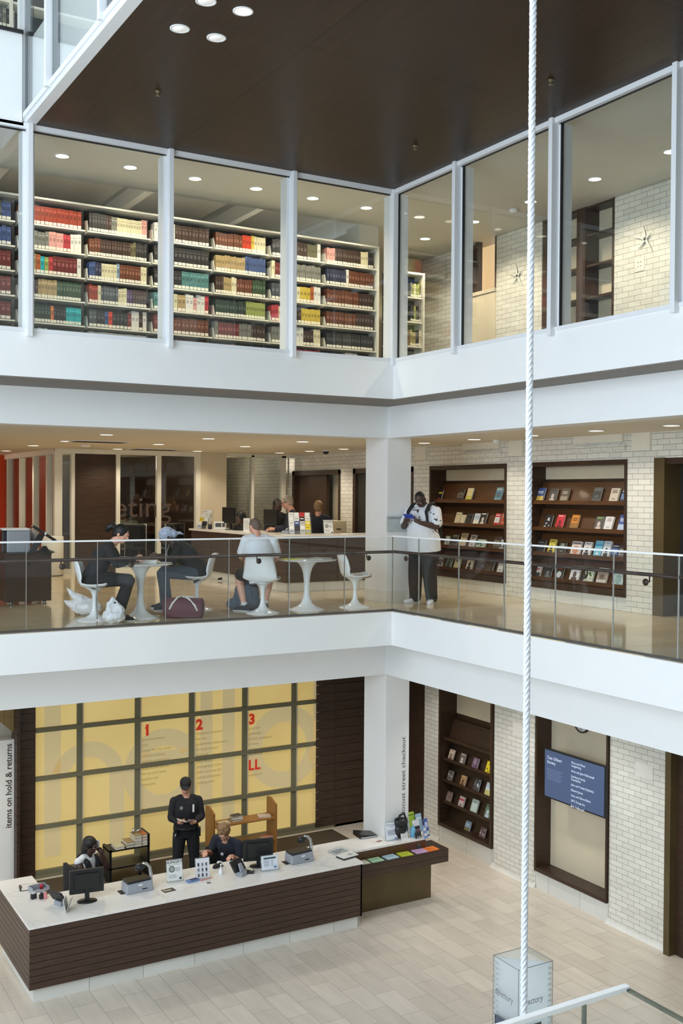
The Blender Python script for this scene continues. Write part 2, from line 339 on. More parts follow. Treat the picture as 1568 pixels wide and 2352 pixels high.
mb = MB(); mb.box(-13, 3.3, .02, 2.0, 6.0, 6.12, 'plaster'); mb.box(.02, 3.3, -12, .02, 6.0, 6.12, 'plaster'); mb.box(1.0, 3.3, 2.0, 9, 6.0, 6.12, 'plaster')
struct('ceiling_stacks', mb, 'pale ceiling strip above the book stacks')
mb = MB(); mb.box(-13, 1.0, 2.0, 2.08, 6.12, 7.3, 'olive_wall'); mb.box(-13, 1.0, 2.0, 9, 7.2, 7.35, 'olive_wall'); mb.box(-13, 3.3, 9, 9.2, 3.4, 7.3, 'olive_wall')
struct('ceiling_recess', mb, 'high olive service ceiling behind the shelving')
mb = MB()
for xx in (-4.6, -2.3, -.3): mb.box(xx, xx+.14, 2.1, 8.9, 6.55, 6.8, 'shelf_steel')
struct('trim_4', mb, 'pale ceiling joists above the shelving')
# timber ceiling over the void (underside of the floor above) with its white edge
struct('ceiling', MB().box(-5.05, 0.0, -9.0, -.0, 5.965, 6.1, 'wood_ceiling'), 'dark perforated timber ceiling panels over the atrium')
struct('trim_5', MB().box(-5.17, -5.05, -9.0, .06, 5.965, 6.06, 'frame'), 'pale edge of the timber ceiling')
mb = MB(); mb.box(-5.05, 3.3, -9, 9, 6.9, 7.0, 'plaster'); mb.box(-5.05, 3.3, -9, 9, 9.4, 9.5, 'plaster')
struct('ceiling_upper', mb, 'ceiling of the upper volume')
struct('trim_6', MB().box(-5.08, -5.04, -9, 0, 6.1, 7.0, 'white'), 'white spandrel behind the upper glazing')
# upper facade band on the west part of the stacks side, books behind glass above it
mb = MB(); mb.box(-13, -5.2, 0, 1.0, 5.95, 7.0); struct('trim_7', mb, 'white band of the upper storey')
mb = MB(); mb.box(-13, -5.19, -.03, .0, 5.93, 5.965, 'gasket'); mb.box(-13, -5.19, -.03, .02, 7.0, 7.04, 'gasket'); struct('trim_8', mb, 'dark edge strips of the upper band')
struct('window_20', MB().box(-13, -5.2, .02, .035, 7.04, 9.4, 'glass'), 'upper window pane')
struct('ceiling_top', MB().box(-13, -5.2, .04, 6, 9.4, 9.5, 'plaster'), 'top storey ceiling')
struct('floor_top', MB().box(-13, -5.2, 1.0, 6, 6.9, 7.0, 'carpet'), 'top storey floor')
# opposite side of the atrium (behind the viewer)
mb = MB(); mb.box(-13, 6, -16.2, -16, F1, 9, 'plaster'); struct('wall_south', mb, 'plain wall on the far side of the atrium')
mb = MB(); mb.box(-13, -7.34, -16, -11.8, -.49, -.0, 'white'); mb.box(-7.36, 6, -16, -14.5, -.49, 0, 'white'); mb.box(-13, 6, -16, -13.6, 3.0, 3.5, 'white')
struct('floor_bridge', mb, 'white edged balcony the viewer stands on')
mb = MB(); mb.box(3.3, 3.5, -16, -12, F1, 9, 'plaster'); struct('wall_east', mb, 'plain end wall')
mb = MB(); mb.box(3.62, 3.75, -12, 15, -.49, 3.3, 'plaster'); mb.box(3.62, 3.75, -12, 9, F1, -1.0, 'plaster'); mb.box(-13, 3.75, 15, 15.1, 0, 2.6, 'plaster'); struct('wall_outer', mb, 'outer wall behind the brick')
# column through lobby and gallery
cx0 = AX(884, 1250, .57)
struct('column', MB().box(.57, 1.01, 1.03, 1.66, F1, 2.56, 'white'), 'square white column at the corner of the gallery', bevel=.006)
mb = MB(); mb.box(.562, 1.018, 1.022, 1.668, 0, .17, 'stone'); struct('baseboard_column', mb, 'stone plinth around the white column')
# ---------------------------------------------------------------- brick wall, lobby level
def yz(px, py): p = AX(px, py, WB); return p.y, p.z
mb = MB(); ZT = -1.0
brick_run(mb, 2.93, 3.44, F1, ZT); brick_run(mb, .30, 1.39, F1, ZT); brick_run(mb, -2.46, -1.30, F1, ZT)
brick_run(mb, 1.39, 2.93, F1-.1, F1+.01)
brick_run(mb, -12, -4.6, F1, ZT)
struct('wall_brick_lobby', mb, 'white glazed brick piers of the lobby', bevel=.05)
mb = MB(); mb.box(WB+.02, WB+.3, 1.39, 2.93, F1, F1+.30, 'stone_base_x'); mb.box(WB+.02, WB+.3, -1.30, .30, F1, F1+.32, 'stone_base_x')
struct('baseboard_lobby', mb, 'pale stone base under the wall niches')
mb = MB()
for a, b_ in ((2.93, 3.44), (.30, 1.39), (-2.46, -1.30)): mb.prism([(WB-.04, a-.01, F1), (WB+.01, a-.01, F1), (WB+.01, a-.01, F1+.08), (WB-.012, a-.01, F1+.03)], (0, b_-a+.02, 0), 'stone')
struct('baseboard_brick', mb, 'curved glazed skirting under the brick piers')
mb = MB()
for zz, y0, y1 in ((-2.05, .62, .86), (-2.1, -2.16, -1.83)): mb.box(WB-.006, WB+.01, y0, y1, zz-.2, zz, 'stone')
struct('trim_9', mb, 'flat white access plates set in the brick')
# dark timber lining beside the column and around the lift opening
mb = MB(); mb.box(1.4, 3.2, 4.55, 4.62, F1, ZT, 'wood_h'); mb.box(WB+.02, WB+.1, 3.44, 4.6, F1, ZT, 'wood')
for k in range(22): mb.box(1.3, 2.94, 4.535, 4.55, F1+.05+k*.166, F1+.05+k*.166+.158, 'wood_h')
struct('wall_timber_corner', mb, 'dark timber boards beside the column')
mb = MB(); mb.box(2.86, 3.3, -2.56, -2.46, F1, ZT, 'bronze'); mb.box(2.98, 3.3, -4.7, -2.56, F1, ZT, 'wood'); struct('door_1', mb, 'bronze framed dark opening at the end of the brick wall')
# ---------------------------------------------------------------- backlit glass wall behind the desk
GY = 4.6
mb = MB(); mb.box(-3.87, 1.71, GY+.03, GY+.05, F1+.02, ZT, 'backlit'); struct('window_21', mb, 'backlit frosted yellow glass wall')
mb = MB()
vx = [AY(px, py, GY).x for px, py in ((183, 1700), (316, 1690), (440, 1680), (562, 1670), (675, 1650))]
for x in vx: mb.box(x-.045, x+.045, GY+.0, GY+.03, F1, ZT, 'olive_wall'); mb.box(x+.045, x+.058, GY-.03, GY+.03, F1, ZT, 'panel_tan')
for z in (-2.2, -2.99, -3.78, -4.52): mb.box(-3.87, 1.71, GY-.035, GY+.03, z-.035, z+.035, 'olive_wall')
mb.box(-3.87, 1.71, GY-.06, GY+.03, F1, F1+.05, 'olive_wall')
struct('trim_10', mb, 'olive mullions of the yellow glass wall')
def ghost(s, px, base, size, sx=1): pass
mb = MB(); fr_c = S(168, 160, 140)
# tall frosted letters standing on the glass: hello!
def bar(x0, x1, z0, z1): mb.box(x0, x1, GY+.024, GY+.0285, z0, z1, 'backfilm')
def ring(cx, cz, r0, r1, a0, a1, n=26):
    for k in range(n):
        t0, t1 = R(a0+(a1-a0)*k/n), R(a0+(a1-a0)*(k+1)/n)
        mb.prism([(cx+r*math.cos(t), GY+.024, cz+r*math.sin(t)) for r, t in ((r0, t0), (r1, t0), (r1, t1), (r0, t1))], (0, .0045, 0), 'backfilm')
bar(-3.71, -3.44, F1+.3, ZT)
ring(-2.98, -3.1, .36, .62, 0, 165); bar(-2.62, -2.36, F1+.3, -3.1)
ring(-1.66, -3.12, .42, .72, 35, 330); bar(-2.1, -1.0, -3.0, -2.78)
bar(-.98, -.75, F1+.3, ZT); bar(-.56, -.32, F1+.3, ZT)
ring(.68, -2.98, .46, .76, 0, 360, 40)
bar(1.28, 1.52, -2.95, -1.38); ring(1.40, -3.2, .0, .22, 0, 360, 24)
struct('trim_11', mb, 'large frosted letters on the yellow glass wall')
mb = MB(); rc = S(196, 52, 30); tc_ = S(150, 134, 92)
def note(px, py, lines, s=.062):
    p = AY(px, py, GY)
    for i, l in enumerate(lines): mb.text(l, s, (p.x, GY-.0, p.z-i*.094), (1, 0, 0), (0, 0, 1), 'backtext', None, depth=.001)
q = AY(340, 1689, GY); mb.prism([(q.x-.06, GY-.0025, q.z+.115), (q.x-.045, GY-.0025, q.z+.155), (q.x+.01, GY-.0025, q.z+.192), (q.x+.01, GY-.0025, q.z+.14)], (0, .001, 0), 'backred')
p = AY(571, 1770, GY)
for dx in (0, .125): mb.box(p.x+dx, p.x+dx+.04, GY-.0025, GY-.0015, p.z, p.z+.19, 'backred'); mb.box(p.x+dx+.04, p.x+dx+.11, GY-.0025, GY-.0015, p.z, p.z+.036, 'backred')
for ch, px, py in (('1', 330, 1689), ('2', 450, 1676), ('3', 571, 1663)):
    p = AY(px, py, GY)
    mb.text(ch, .25, (p.x, GY-.001, p.z), (1, 0, 0), (0, 0, 1), 'backred', None, depth=.001, bold=.012)
note(326, 1702, ['book customers', 'hold', 'center for the reader', 'children\'s library', 'creative experience', 'teen collection']); note(324, 1768, ['locust street atrium', 'literacy and media', 'reader\'s hall', 'restrooms'])
note(450, 1688, ['computer commons', 'fine arts', 'government information', 'art & periodicals', 'media lab', 'meeting rooms']); note(452, 1752, ['local history', 'photography room', 'public services hall', 'special collections', 'reading room'])
note(571, 1676, ['great hall', 'genealogy', 'history, geography', 'st. louis', 'science and business', 'rare books']); note(571, 1783, ['auditorium'])
struct('trim_12', mb, 'red floor numbers and fine print on the yellow glass wall')
# dark board walls both sides of the glass
mb = MB(); k = 0; z = F1
while z < ZT: mb.box(1.71, 2.5, GY-.05, GY+.1, z, min(z+.136, ZT), 'wood_h'); mb.box(-4.16, -3.87, GY-.05, GY+.1, z, min(z+.136, ZT), 'wood_h'); z += .142
mb.box(1.71, 2.5, GY-.035, GY+.1, F1, ZT, 'dark_gap'); mb.box(-4.155, -3.87, GY-.035, GY+.1, F1, ZT, 'dark_gap')
mb.box(1.70, 1.73, GY-.07, GY+.1, F1, ZT, 'wood'); mb.box(2.25, 2.28, GY-.06, GY-.045, -3.0, -2.85, 'dark_gap')
struct('wall_timber_boards', mb, 'dark horizontal timber boards framing the glass wall')
# west return wall with the sign, sloping timber canopy edge
mb = MB(); mb.box(-9, -4.22, 4.5, 4.75, F1, -2.28, 'white')
mb.text('items on hold & returns', .135, (-4.262, 4.5, -3.69), (0, 0, 1), (-1, 0, 0), 'paint', S(58, 52, 50), depth=.002, fit=1.34, bold=.002)
struct('wall_west_sign', mb, 'white wall lettered items on hold & returns')
mb = MB(); z = F1
while z < ZT: mb.box(-4.215, -4.165, 4.35, 4.7, z, min(z+.136, ZT), 'wood_h'); z += .142
struct('wall_timber_return', mb, 'narrow timber return beside the lettered wall')
mb = MB()
for k in range(9):
    x0 = -4.2-k*.17
    mb.prism([(x0, 4.55, -2.2+k*.155), (x0-.165, 4.55, -2.2+k*.155+.15), (x0-.165, 4.55, ZT+.3), (x0, 4.55, ZT+.3)], (0, .1, 0), 'wood_tan')
struct('trim_13', mb, 'slanting timber boards above the lettered wall')
mb = MB(); mb.box(-9, 3, 4.9, 5.0, F1, ZT, 'plaster'); struct('wall_lobby_north', mb, 'wall behind the glass')
mb = MB(); o = AY(931, 1866, 1.03)
mb.text('locust street checkout', .105, (.94, 1.03, -3.30), (0, 0, 1), (-1, 0, 0), 'paint', S(80, 76, 76), depth=.0025, fit=1.185)
struct('trim_14', mb, 'grey lettering locust street checkout on the column')
# ---------------------------------------------------------------- brick wall, gallery level
mb = MB(); T = 2.56
TP = 2.185
brick_run(mb, 8.66, 12, 0, TP); brick_run(mb, 5.98, 6.53, 0, TP); brick_run(mb, 3.28, 3.82, 0, TP); brick_run(mb, .55, 1.085, 0, TP); brick_run(mb, -2.12, -1.61, 0, TP)
brick_run(mb, -12, 12, 2.185, T)
brick_run(mb, 1.085, 3.28, 0, .02); brick_run(mb, -1.61, .55, 0, .02)
for yc in (4.5, 1.75, -1.05): mb.box(WB-.05, WB, yc-.55, yc+.55, 2.32, 2.40, 'brick_x'); mb.box(WB-.05, WB, yc-.5, yc+.5, 2.44, 2.55, 'plaster')
for yc in (3.55, .82, -1.9): mb.box(WB-.045, WB, yc-.17, yc+.17, 2.3, 2.55, 'plaster')
struct('wall_brick_gallery', mb, 'cream glazed brick wall of the gallery')
mb = MB(); mb.box(WB+.01, WB+.3, 1.085, 3.28, 0, .20, 'stone_base_x'); mb.box(WB+.01, WB+.3, -1.61, .55, 0, .20, 'stone_base_x')
struct('baseboard_gallery', mb, 'pale stone base under the display niches')
mb = MB(); mb.box(WB+.02, WB+.42, 3.82, 5.98, 0, 2.185, 'dark_gap'); struct('door_2', mb, 'dark doorway behind the column')
mb = MB(); mb.box(WB-.02, WB+.1, 5.9, 6.0, 0, 2.19, 'wood'); mb.box(WB-.02, WB+.1, 3.82, 3.92, 0, 2.19, 'wood'); mb.box(WB-.02, WB+.1, 3.82, 6.0, 2.09, 2.19, 'wood'); struct('trim_15', mb, 'dark timber door surround')
mb = MB(); mb.box(WB+.05, WB+.12, 7.22, 8.56, 0, 2.08, 'wood'); mb.box(WB+.3, WB+.36, 6.0, 7.4, 0, 2.1, 'panel_tan'); struct('door_3', mb, 'dark sliding door panel in the brick wall')
mb = MB(); mb.box(WB-.03, WB+.1, 8.56, 8.66, 0, 2.18, 'wood'); mb.box(WB-.03, WB+.1, 6.53, 8.66, 2.08, 2.18, 'wood'); mb.box(WB-.03, WB+.1, 6.53, 6.58, 0, 2.18, 'wood'); struct('trim_16', mb, 'timber surround of the wide doorway')
mb = MB(); mb.box(WB-.02, WB+.4, -2.32, -2.13, 0, 2.19, 'bronze'); mb.box(WB+.02, WB+.4, -4.6, -2.13, 2.1, 2.19, 'wood'); struct('trim_17', mb, 'bronze lined reveal at the lift')
mb = MB(); mb.box(WB+.3, WB+.4, -3.1, -2.32, 0, 2.12, 'dark_gap'); mb.box(WB+.28, WB+.34, -4.6, -2.72, 0, 2.12, 'black_plastic'); struct('door_4', mb, 'dark lift doors at the end of the gallery')
# ---------------------------------------------------------------- meeting rooms at the back of the gallery
MY = 8.8
mb = MB()
for px0, px1 in ((125, 142), (163, 171), (266, 275), (360, 369), (449, 462)):
    a, b_ = AY(px0, 1040, MY).x, AY(px1, 1040, MY).x; mb.box(a, b_, MY-.04, MY+.08, 0, 2.52, 'plaster')
mb.box(-2.42, .75, MY-.03, MY+.08, 2.46, 2.55, 'plaster'); mb.box(-2.3, -2.0, MY-.03, MY+.08, 0, .1, 'plaster'); mb.box(-1.06, .75, MY-.03, MY+.08, 0, .1, 'plaster')
for y in (9.5, 10.6, 11.8, 13.0): mb.box(-2.40, -2.28, y-.05, y+.05, 0, 2.52, 'plaster')
mb.box(-2.42, -2.28, MY, 13.2, 2.44, 2.55, 'plaster'); mb.box(-2.42, -2.28, MY, 13.2, 0, .1, 'plaster')
struct('trim_18', mb, 'cream frames of the meeting room glazing')
pn = [('window_22', -2.27, -2.09), ('window_23', -1.06, -.25), ('window_24', -.16, .60)]
for nm, a, b_ in pn: struct(nm, MB().box(a, b_, MY+.02, MY+.032, .1, 2.46, 'glass'), 'meeting room glass pane')
mb = MB(); mb.box(-2.345, -2.333, MY+.1, 13, .1, 2.45, 'glass'); struct('window_25', mb, 'side glazing of the meeting room')
mb = MB(); mb.box(-2.01, -1.14, MY+.01, MY+.06, .0, 2.46, 'wood'); mb.box(-1.18, -1.16, MY-.04, MY+.01, 1.0, 1.06, 'chrome'); struct('door_5', mb, 'tall dark timber meeting room door with small knob')
mb = MB(); tcx = S(150, 138, 132)
mb.text('meeting', .62, (-2.02, MY+.016, 1.16), (1, 0, 0), (0, 0, 1), 'paint', S(84, 70, 64), depth=.001, sx=1.06)
struct('trim_19', mb, 'pale lettering meeting across the glass')
mb = MB(); mb.box(-2.3, .8, 12.6, 12.7, 0, 2.55, 'wood'); mb.box(.72, .82, MY+.1, 12.6, 0, 2.55, 'wood'); struct('wall_meeting', mb, 'dark timber walls inside the meeting room')
mb = MB(); mb.box(.74, 1.34, MY-.06, MY+.3, 0, 2.55, 'panel_tan'); struct('wall_tan_pier', mb, 'tan pier beside the meeting room')
mb = MB()
for px0, px1 in ((576, 582), (645, 655)):
    a, b_ = AY(px0, 1050, MY).x, AY(px1, 1050, MY).x; mb.box(a, b_, MY-.04, MY+.06, 0, 2.52, 'plaster')
mb.box(1.34, WB, MY-.04, MY+.06, 2.48, 2.55, 'plaster'); struct('trim_20', mb, 'cream frame of the screen room glazing')
struct('window_26', MB().box(1.34, 1.97, MY, MY+.012, 0, 2.48, 'glass'), 'screen room glass pane'); struct('window_27', MB().box(2.03, 2.74, MY, MY+.012, 0, 2.48, 'glass'), 'screen room glass pane')
mb = MB(); mb.box(1.0, 3.0, 12.4, 12.5, 0, 2.55, 'olive_wall'); mb.box(2.93, 3.0, MY+.1, 12.4, 0, 2.55, 'brick_x'); struct('wall_screen_room', mb, 'grey wall inside the screen room')
mb = MB(); mb.box(-13, -2.36, 13.3, 13.4, 0, 2.55, 'orange_wall'); mb.box(-13, -2.3, 14.9, 15, 0, 2.55, 'plaster'); struct('wall_orange', mb, 'bright orange wall at the back of the gallery')
mb = MB(); mb.box(-13.1, -13, 0, 15, -.1, 2.6, 'plaster'); struct('wall_west_gallery', mb, 'end wall of the gallery')
# ---------------------------------------------------------------- stacks level behind the windows
mb = MB(); T0, T1 = F3, 6.0
def yy(px, py=600): return AX(px, py, WB).y
Y1, Y2, Y3, Y4 = yy(1408, 600), yy(1243, 600), yy(1138, 600), yy(1060, 640)
brick_run(mb, -4.05, Y1, T0, T1); brick_run(mb, Y2, Y3, T0, T1); brick_run(mb, 2.52, 3.6, T0, T1)
brick_run(mb, Y3, 2.52, T0, 5.1, m='panel_tan', th=.15)
struct('wall_brick_stacks', mb, 'white glazed brick wall beside the book stacks', bevel=.03)
struct('wall_stacks_north', MB().box(-.0, WB+.4, 3.6, 3.8, F3, 6.0, 'panel_tan'), 'end wall of the stacks')
mb = MB()     # gridded dark timber window
for z0, z1 in ((5.97, 6.0), (5.545, 5.58), (5.087, 5.122), (4.61, 4.645), (4.14, 4.175), (F3, 3.7)): mb.box(WB+.04, WB+.34, Y1, Y2, z0, z1, 'wood')
for y0, y1 in ((Y1, Y1+.05), (yy(1341), yy(1321)), (Y2-.2, Y2)): mb.box(WB+.02, WB+.36, y0, y1, F3, 6.0, 'wood')
struct('window_28', mb, 'dark timber grid window in the brick wall')
struct('window_29', MB().box(WB+.3, WB+.31, Y1, Y2, F3, 6.0, 'panel_tan'), 'pale roller blinds behind the grid window')
mb = MB(); mb.box(WB+.02, WB+.1, Y3, Y3+.05, 5.1, 6.0, 'wood'); mb.box(WB+.02, WB+.1, 1.92, 2.02, 5.1, 6.0, 'wood'); mb.box(WB+.1, WB+.14, 2.02, 2.52, 5.1, 6.0, 'wood'); mb.box(WB-.02, WB+.15, Y3, 2.52, 5.08, 5.14, 'panel_tan')
struct('window_30', mb, 'narrow timber window looking onto brick with painted sunlight')
struct('wall_outside_brick', MB().box(WB+.9, WB+1.1, -.6, 3.5, 3.6, 6.6, 'brick_sun_glow'), 'orange brick wall outside with painted sunlight')
mb = MB(); mb.box(WB+.6, WB+.7, -12, -4.05, F3, 6, 'dark_gap'); struct('wall_stacks_end', mb, 'end of the stacks painted dark for shade')  # near-black panel, the shade is put into its colour
# white pier at the end of the shelving
struct('column_stacks', MB().box(.62, .98, 1.98, 2.4, F3, 6.0, 'plaster'), 'cream pier at the end of the shelving')
# curtain wall of the stacks: one pane, frame and fin per bay
MXS = [-12.1, -10.35, -8.6, -6.86, -5.117, -3.372, -1.628, .032]; ZS, ZH = 3.585, 5.905
n = 0
for a, b_ in zip(MXS, MXS[1:]):
    n += 1; a2, b2 = a+.04, b_-.04
    w = struct('window_%d' % n, MB().box(a2, b2, .035, .047, ZS, ZH, 'glass'), 'stacks window pane facing the atrium')
    mb = MB(); mb.box(a2-.01, b2+.01, -.03, .06, ZH, 5.968, 'frame'); mb.box(a2-.01, b2+.01, -.012, .06, ZS-.045, ZS, 'frame')
    mb.box(a2-.01, a2+.03, .03, .22, ZS, ZH, 'frame'); mb.box(b2-.03, b2+.01, .03, .22, ZS, ZH, 'frame'); mb.box(a2, b2, .02, .05, ZH-.014, ZH, 'gasket')
    mb.build('window_frame', w)
    if b_ < 0: MB().box(b_-.032, b_+.032, -.075, .05, ZS-.10, 5.966, 'frame').build('mullion', w, bevel=.006)
MYS = [.02, -1.493, -3.348, -5.174, -7.0, -8.85, -10.7]
for a, b_ in zip(MYS, MYS[1:]):
    n += 1; a2, b2 = a-.04, b_+.04
    w = struct('window_%d' % n, MB().box(.035, .047, b2, a2, ZS, ZH, 'glass'), 'stacks window pane facing the atrium')
    mb = MB(); mb.box(-.03, .06, b2-.01, a2+.01, ZH, 5.968, 'frame'); mb.box(-.012, .06, b2-.01, a2+.01, ZS-.045, ZS, 'frame')
    mb.box(.03, .2, a2-.03, a2+.01, ZS, ZH, 'frame'); mb.box(.03, .2, b2-.01, b2+.03, ZS, ZH, 'frame'); mb.box(.025, .05, b2, a2, ZH-.012, ZH, 'gasket'); mb.box(.022, .05, a2-.05, a2-.03, ZS, ZH, 'gasket')
    mb.build('window_frame', w)
    MB().box(-.075, .05, b_-.032, b_+.032, ZS-.10, 5.966, 'frame').build('mullion', w, bevel=.006)
struct('trim_21', MB().box(-.06, .06, -.06, .06, ZS-.10, 5.966, 'frame'), 'white corner post of the stacks windows', bevel=.01)
# glazed box above the timber ceiling
FX = -5.16; ys = [.06, -1.13, -3.0, -4.87, -6.74, -8.6]
for a, b_ in zip(ys, ys[1:]):
    n += 1
    w = struct('window_%d' % n, MB().box(FX-.006, FX+.006, b_+.03, a-.03, 6.09, 9.3, 'glass'), 'upper glazing beside the timber ceiling')
    mb = MB(); mb.box(FX-.03, FX+.05, b_, a, 6.03, 6.09, 'frame'); mb.box(FX+.01, FX+.14, b_+.03, b_+.07, 6.09, 9.3, 'frame'); mb.box(FX+.005, FX+.1, a-.05, a-.03, 6.09, 9.3, 'gasket'); mb.build('window_frame', w)
    MB().box(FX-.075, FX+.03, a-.03, a+.03, 6.02, 9.3, 'frame').build('mullion', w, bevel=.005)
# ---------------------------------------------------------------- gallery balustrade
xs = [-9.5, -8.3, -7.3, -6.3] + [AY(px, py, .03).x for px, py in ((60, 1350), (223.5, 1350), (380, 1350), (525, 1340), (664, 1330), (791, 1330))] + [.03]
g = 'balustrade glass panels'
def panel(nm, lab, bx, edges, shoe):
    t = thing(nm, lab, 'glass panel', group=g)
    MB().box(*bx, 'glass_rail').build('pane', t)
    MB().box(*edges, 'chrome').build('edge_joint', t)
    MB().box(*shoe, 'rail_shoe').build('base_shoe', t)
dn = ['twelfth', 'eleventh', 'tenth', 'ninth', 'eighth', 'seventh', 'sixth', 'fifth', 'fourth', 'third', 'second', 'first']
for i in range(3, len(xs)-1):
    a, b_ = xs[i], xs[i+1]
    panel('glass_panel', '%s clear balustrade glass from the corner, on the cafe table side' % ORD[len(xs)-2-i], (a+.006, b_-.006, .024, .036, .0, 1.055), (b_-.006, b_+.003, .022, .038, 0, 1.055), (a, b_, .01, .055, 0, .022))
ysr = [.03] + [AX(px, py, .03).y for px, py in ((961.5, 1340), (1053, 1350), (1158, 1350), (1275, 1370), (1408, 1380), (1558, 1400))] + [-5.45, -6.5, -7.6]
for i in range(len(ysr)-2):
    a, b_ = ysr[i], ysr[i+1]
    panel('glass_panel', '%s clear balustrade glass from the corner, on the book display side' % ORD[i], (.024, .036, b_+.006, a-.006, 0, 1.055), (.022, .038, b_-.003, b_+.006, 0, 1.055), (.01, .055, b_, a, 0, .022))
t = thing('balustrade_cap', 'thin white cap rail along the top of the gallery balustrade', 'cap rail', (0, 0, 0))
mb = MB(); mb.box(-9.5, .045, .012, .048, 1.055, 1.075, 'white'); mb.box(.012, .048, -7.6, .012, 1.055, 1.075, 'white'); mb.build('rail', t)
t = thing('handrail', 'brown metal handrail fixed inside the gallery glass', 'handrail')
HZ = .835; mb = MB()
mb.tube([(-9.5, .11, HZ), (.11, .11, HZ), (.11, -7.6, HZ)], .021, 10, 'handrail')
mb.build('rail', t)
def bracket(p, d):
    mb = MB(); d = Vector(d); q = p+d*.012
    mb.cyl(p, q, .037, n=20, m='handrail'); e = q+d*.05; mb.tube([q, e, (e.x, e.y, HZ)], .008, 8, 'handrail'); mb.build('bracket', t)
for px, py in ((143, 1300), (302, 1296), (594.6, 1287.6), (847, 1280.6)):
    p = AY(px, py, .036); bracket(Vector((p.x, .037, HZ-.075)), (0, 1, 0))
for px, py in ((931, 1282), (1009, 1290), (1105.7, 1296), (1338, 1324), (1481, 1336)):
    p = AX(px, py, .036); bracket(Vector((.037, p.y, HZ-.075)), (1, 0, 0))
# landing balustrade corner a little below the viewer
nr = CAM+_ray(1437, 2268)*5.2; nx, ny, nz = nr.x, nr.y, nr.z
t = thing('landing_balustrade', 'white capped glass balustrade corner of the landing just below the viewer', 'balustrade')
MB().box(nx-1.9, nx-.006, ny-.006, ny+.006, nz-1.07, nz-.012, 'glass_rail').build('pane', t); MB().box(nx-.006, nx+.006, ny-2.4, ny-.007, nz-1.07, nz-.012, 'glass_rail').build('pane', t)
MB().box(nx-1.9, nx+.012, ny-.018, ny+.018, nz-.012, nz+.012, 'white').build('cap', t, bevel=.003); MB().box(nx-.012, nx+.012, ny-2.4, ny-.018, nz-.012, nz, 'glass_edge').build('cap', t)
p = AY(1341, 2330, ny); MB().box(p.x-.008, p.x+.008, ny-.009, ny+.009, nz-1.07, nz-.012, 'glass_edge').build('edge_joint', t)
struct('floor_landing', MB().box(nx-1.9, nx+.03, ny-2.4, ny+.03, nz-1.3, nz-1.07, 'white'), 'white landing slab below the viewer')
# ================================================================ ceiling lights
def make_light(face='lamp_face', r=.085, name='ceiling_light', lab='', grp=''):
    t = thing(name, lab, 'ceiling light', group=grp)
    mb = MB(); mb.lathe([(r+.018, 0), (r+.018, -.008), (r, -.008), (r, .0)], n=24, m='white'); mb.build('trim_ring', t)
    mb = MB(); mb.lathe([(r, -.002), (r, -.006), (.001, -.0065)], n=24, m=face); mb.build('lens', t); return t
def place_lights(pts, z, lab, grp, first, power, col=WARM, spot=R(140), lamps=True):
    for i, p in enumerate(pts):
        l = lab(i) if callable(lab) else lab
        o = first if i == 0 else copy_tree(first, (0, 0, 0), 0, l, grp)
        o.location = (p[0], p[1], z); o['label'] = l
        if lamps: lamp('lamp_bulb', 'SPOT', (p[0], p[1], z-.03), power, col, spot_size=spot, spot_blend=.6, shadow_soft_size=.08)
zc = 6.0
pts = [AZ(px, py, zc) for px, py in ((143, 358), (299, 384), (448, 410), (588, 433), (718, 455), (841, 477))]
pts = [(p.x, p.y) for p in pts]
place_lights(pts, zc, lambda i: 'round recessed light over the bookshelves, %s from the corner post' % ORD[5-i], 'stacks ceiling lights', make_light(lab='x', grp='stacks ceiling lights'), 76)
pts = [AZ(px, py, zc) for px, py in ((976, 548), (1088, 509), (1218, 463), (1366, 411), (1540, 348))]
place_lights([(p.x, p.y) for p in pts], zc, lambda i: 'round recessed light above the brick aisle of the stacks, %s from the corner post' % ORD[i], 'brick aisle ceiling lights', make_light(lab='x', grp='brick aisle ceiling lights'), 105)
p = AZ(963, 498, zc); o = make_light('lamp_dim', lab='unlit round ceiling light just inside the corner post', grp='brick aisle ceiling lights'); o.location = (p.x, p.y, zc)  # unlit light whose lens carries a faint painted glow
zc = 2.55
gp = ((245, 998), (152, 1013), (77, 1023), (14, 1035), (364, 1020), (270, 1031), (479, 1007), (563, 1025), (453, 1036), (695, 1014), (642, 1040), (711, 1036), (789, 1031))
pts = [AZ(px, py, zc-.0) for px, py in gp]
wh = ['nearest the kiosk', 'behind the one over the kiosk', 'third back in the kiosk row', 'farthest in the kiosk row by the orange wall', 'before the meeting room door', 'close to the meeting room door', 'above the table with the capped person', 'above the service counter monitors', 'close to the meeting room glass', 'over the counter brochures', 'close to the screen room', 'beside the dome camera', 'nearest the white column']
place_lights([(p.x, p.y) for p in pts], zc, lambda i: 'round recessed gallery light %s' % wh[i], 'gallery ceiling lights', make_light(lab='x', grp='gallery ceiling lights', r=.1), 50, WARM2)
pts = [AZ(px, py, zc) for px, py in ((974, 1017), (1089, 1009), (1221, 1000), (1369, 989), (1542, 977))]
place_lights([(p.x, p.y) for p in pts], zc, lambda i: 'round recessed light along the brick book displays, %s from the column' % ORD[i], 'display ceiling lights', make_light(lab='x', grp='display ceiling lights', r=.1), 44, WARM2)
zc = 5.965
pts = [AZ(px, py, zc) for px, py in ((558, 25), (413, 65), (497, 86), (473, 2))]
ws = ['lit round downlight', 'round downlight nearest the glazed edge', 'round downlight nearest the stacks windows', 'round downlight at the top edge']
first = make_light('lamp_face', lab='x', grp='timber ceiling downlights', r=.075); first.location = (pts[0].x, pts[0].y, zc); first['label'] = 'single lit round downlight in the dark timber ceiling'
sec = make_light('unlit_lamp_glow', lab='x', grp='timber ceiling downlights', r=.075)
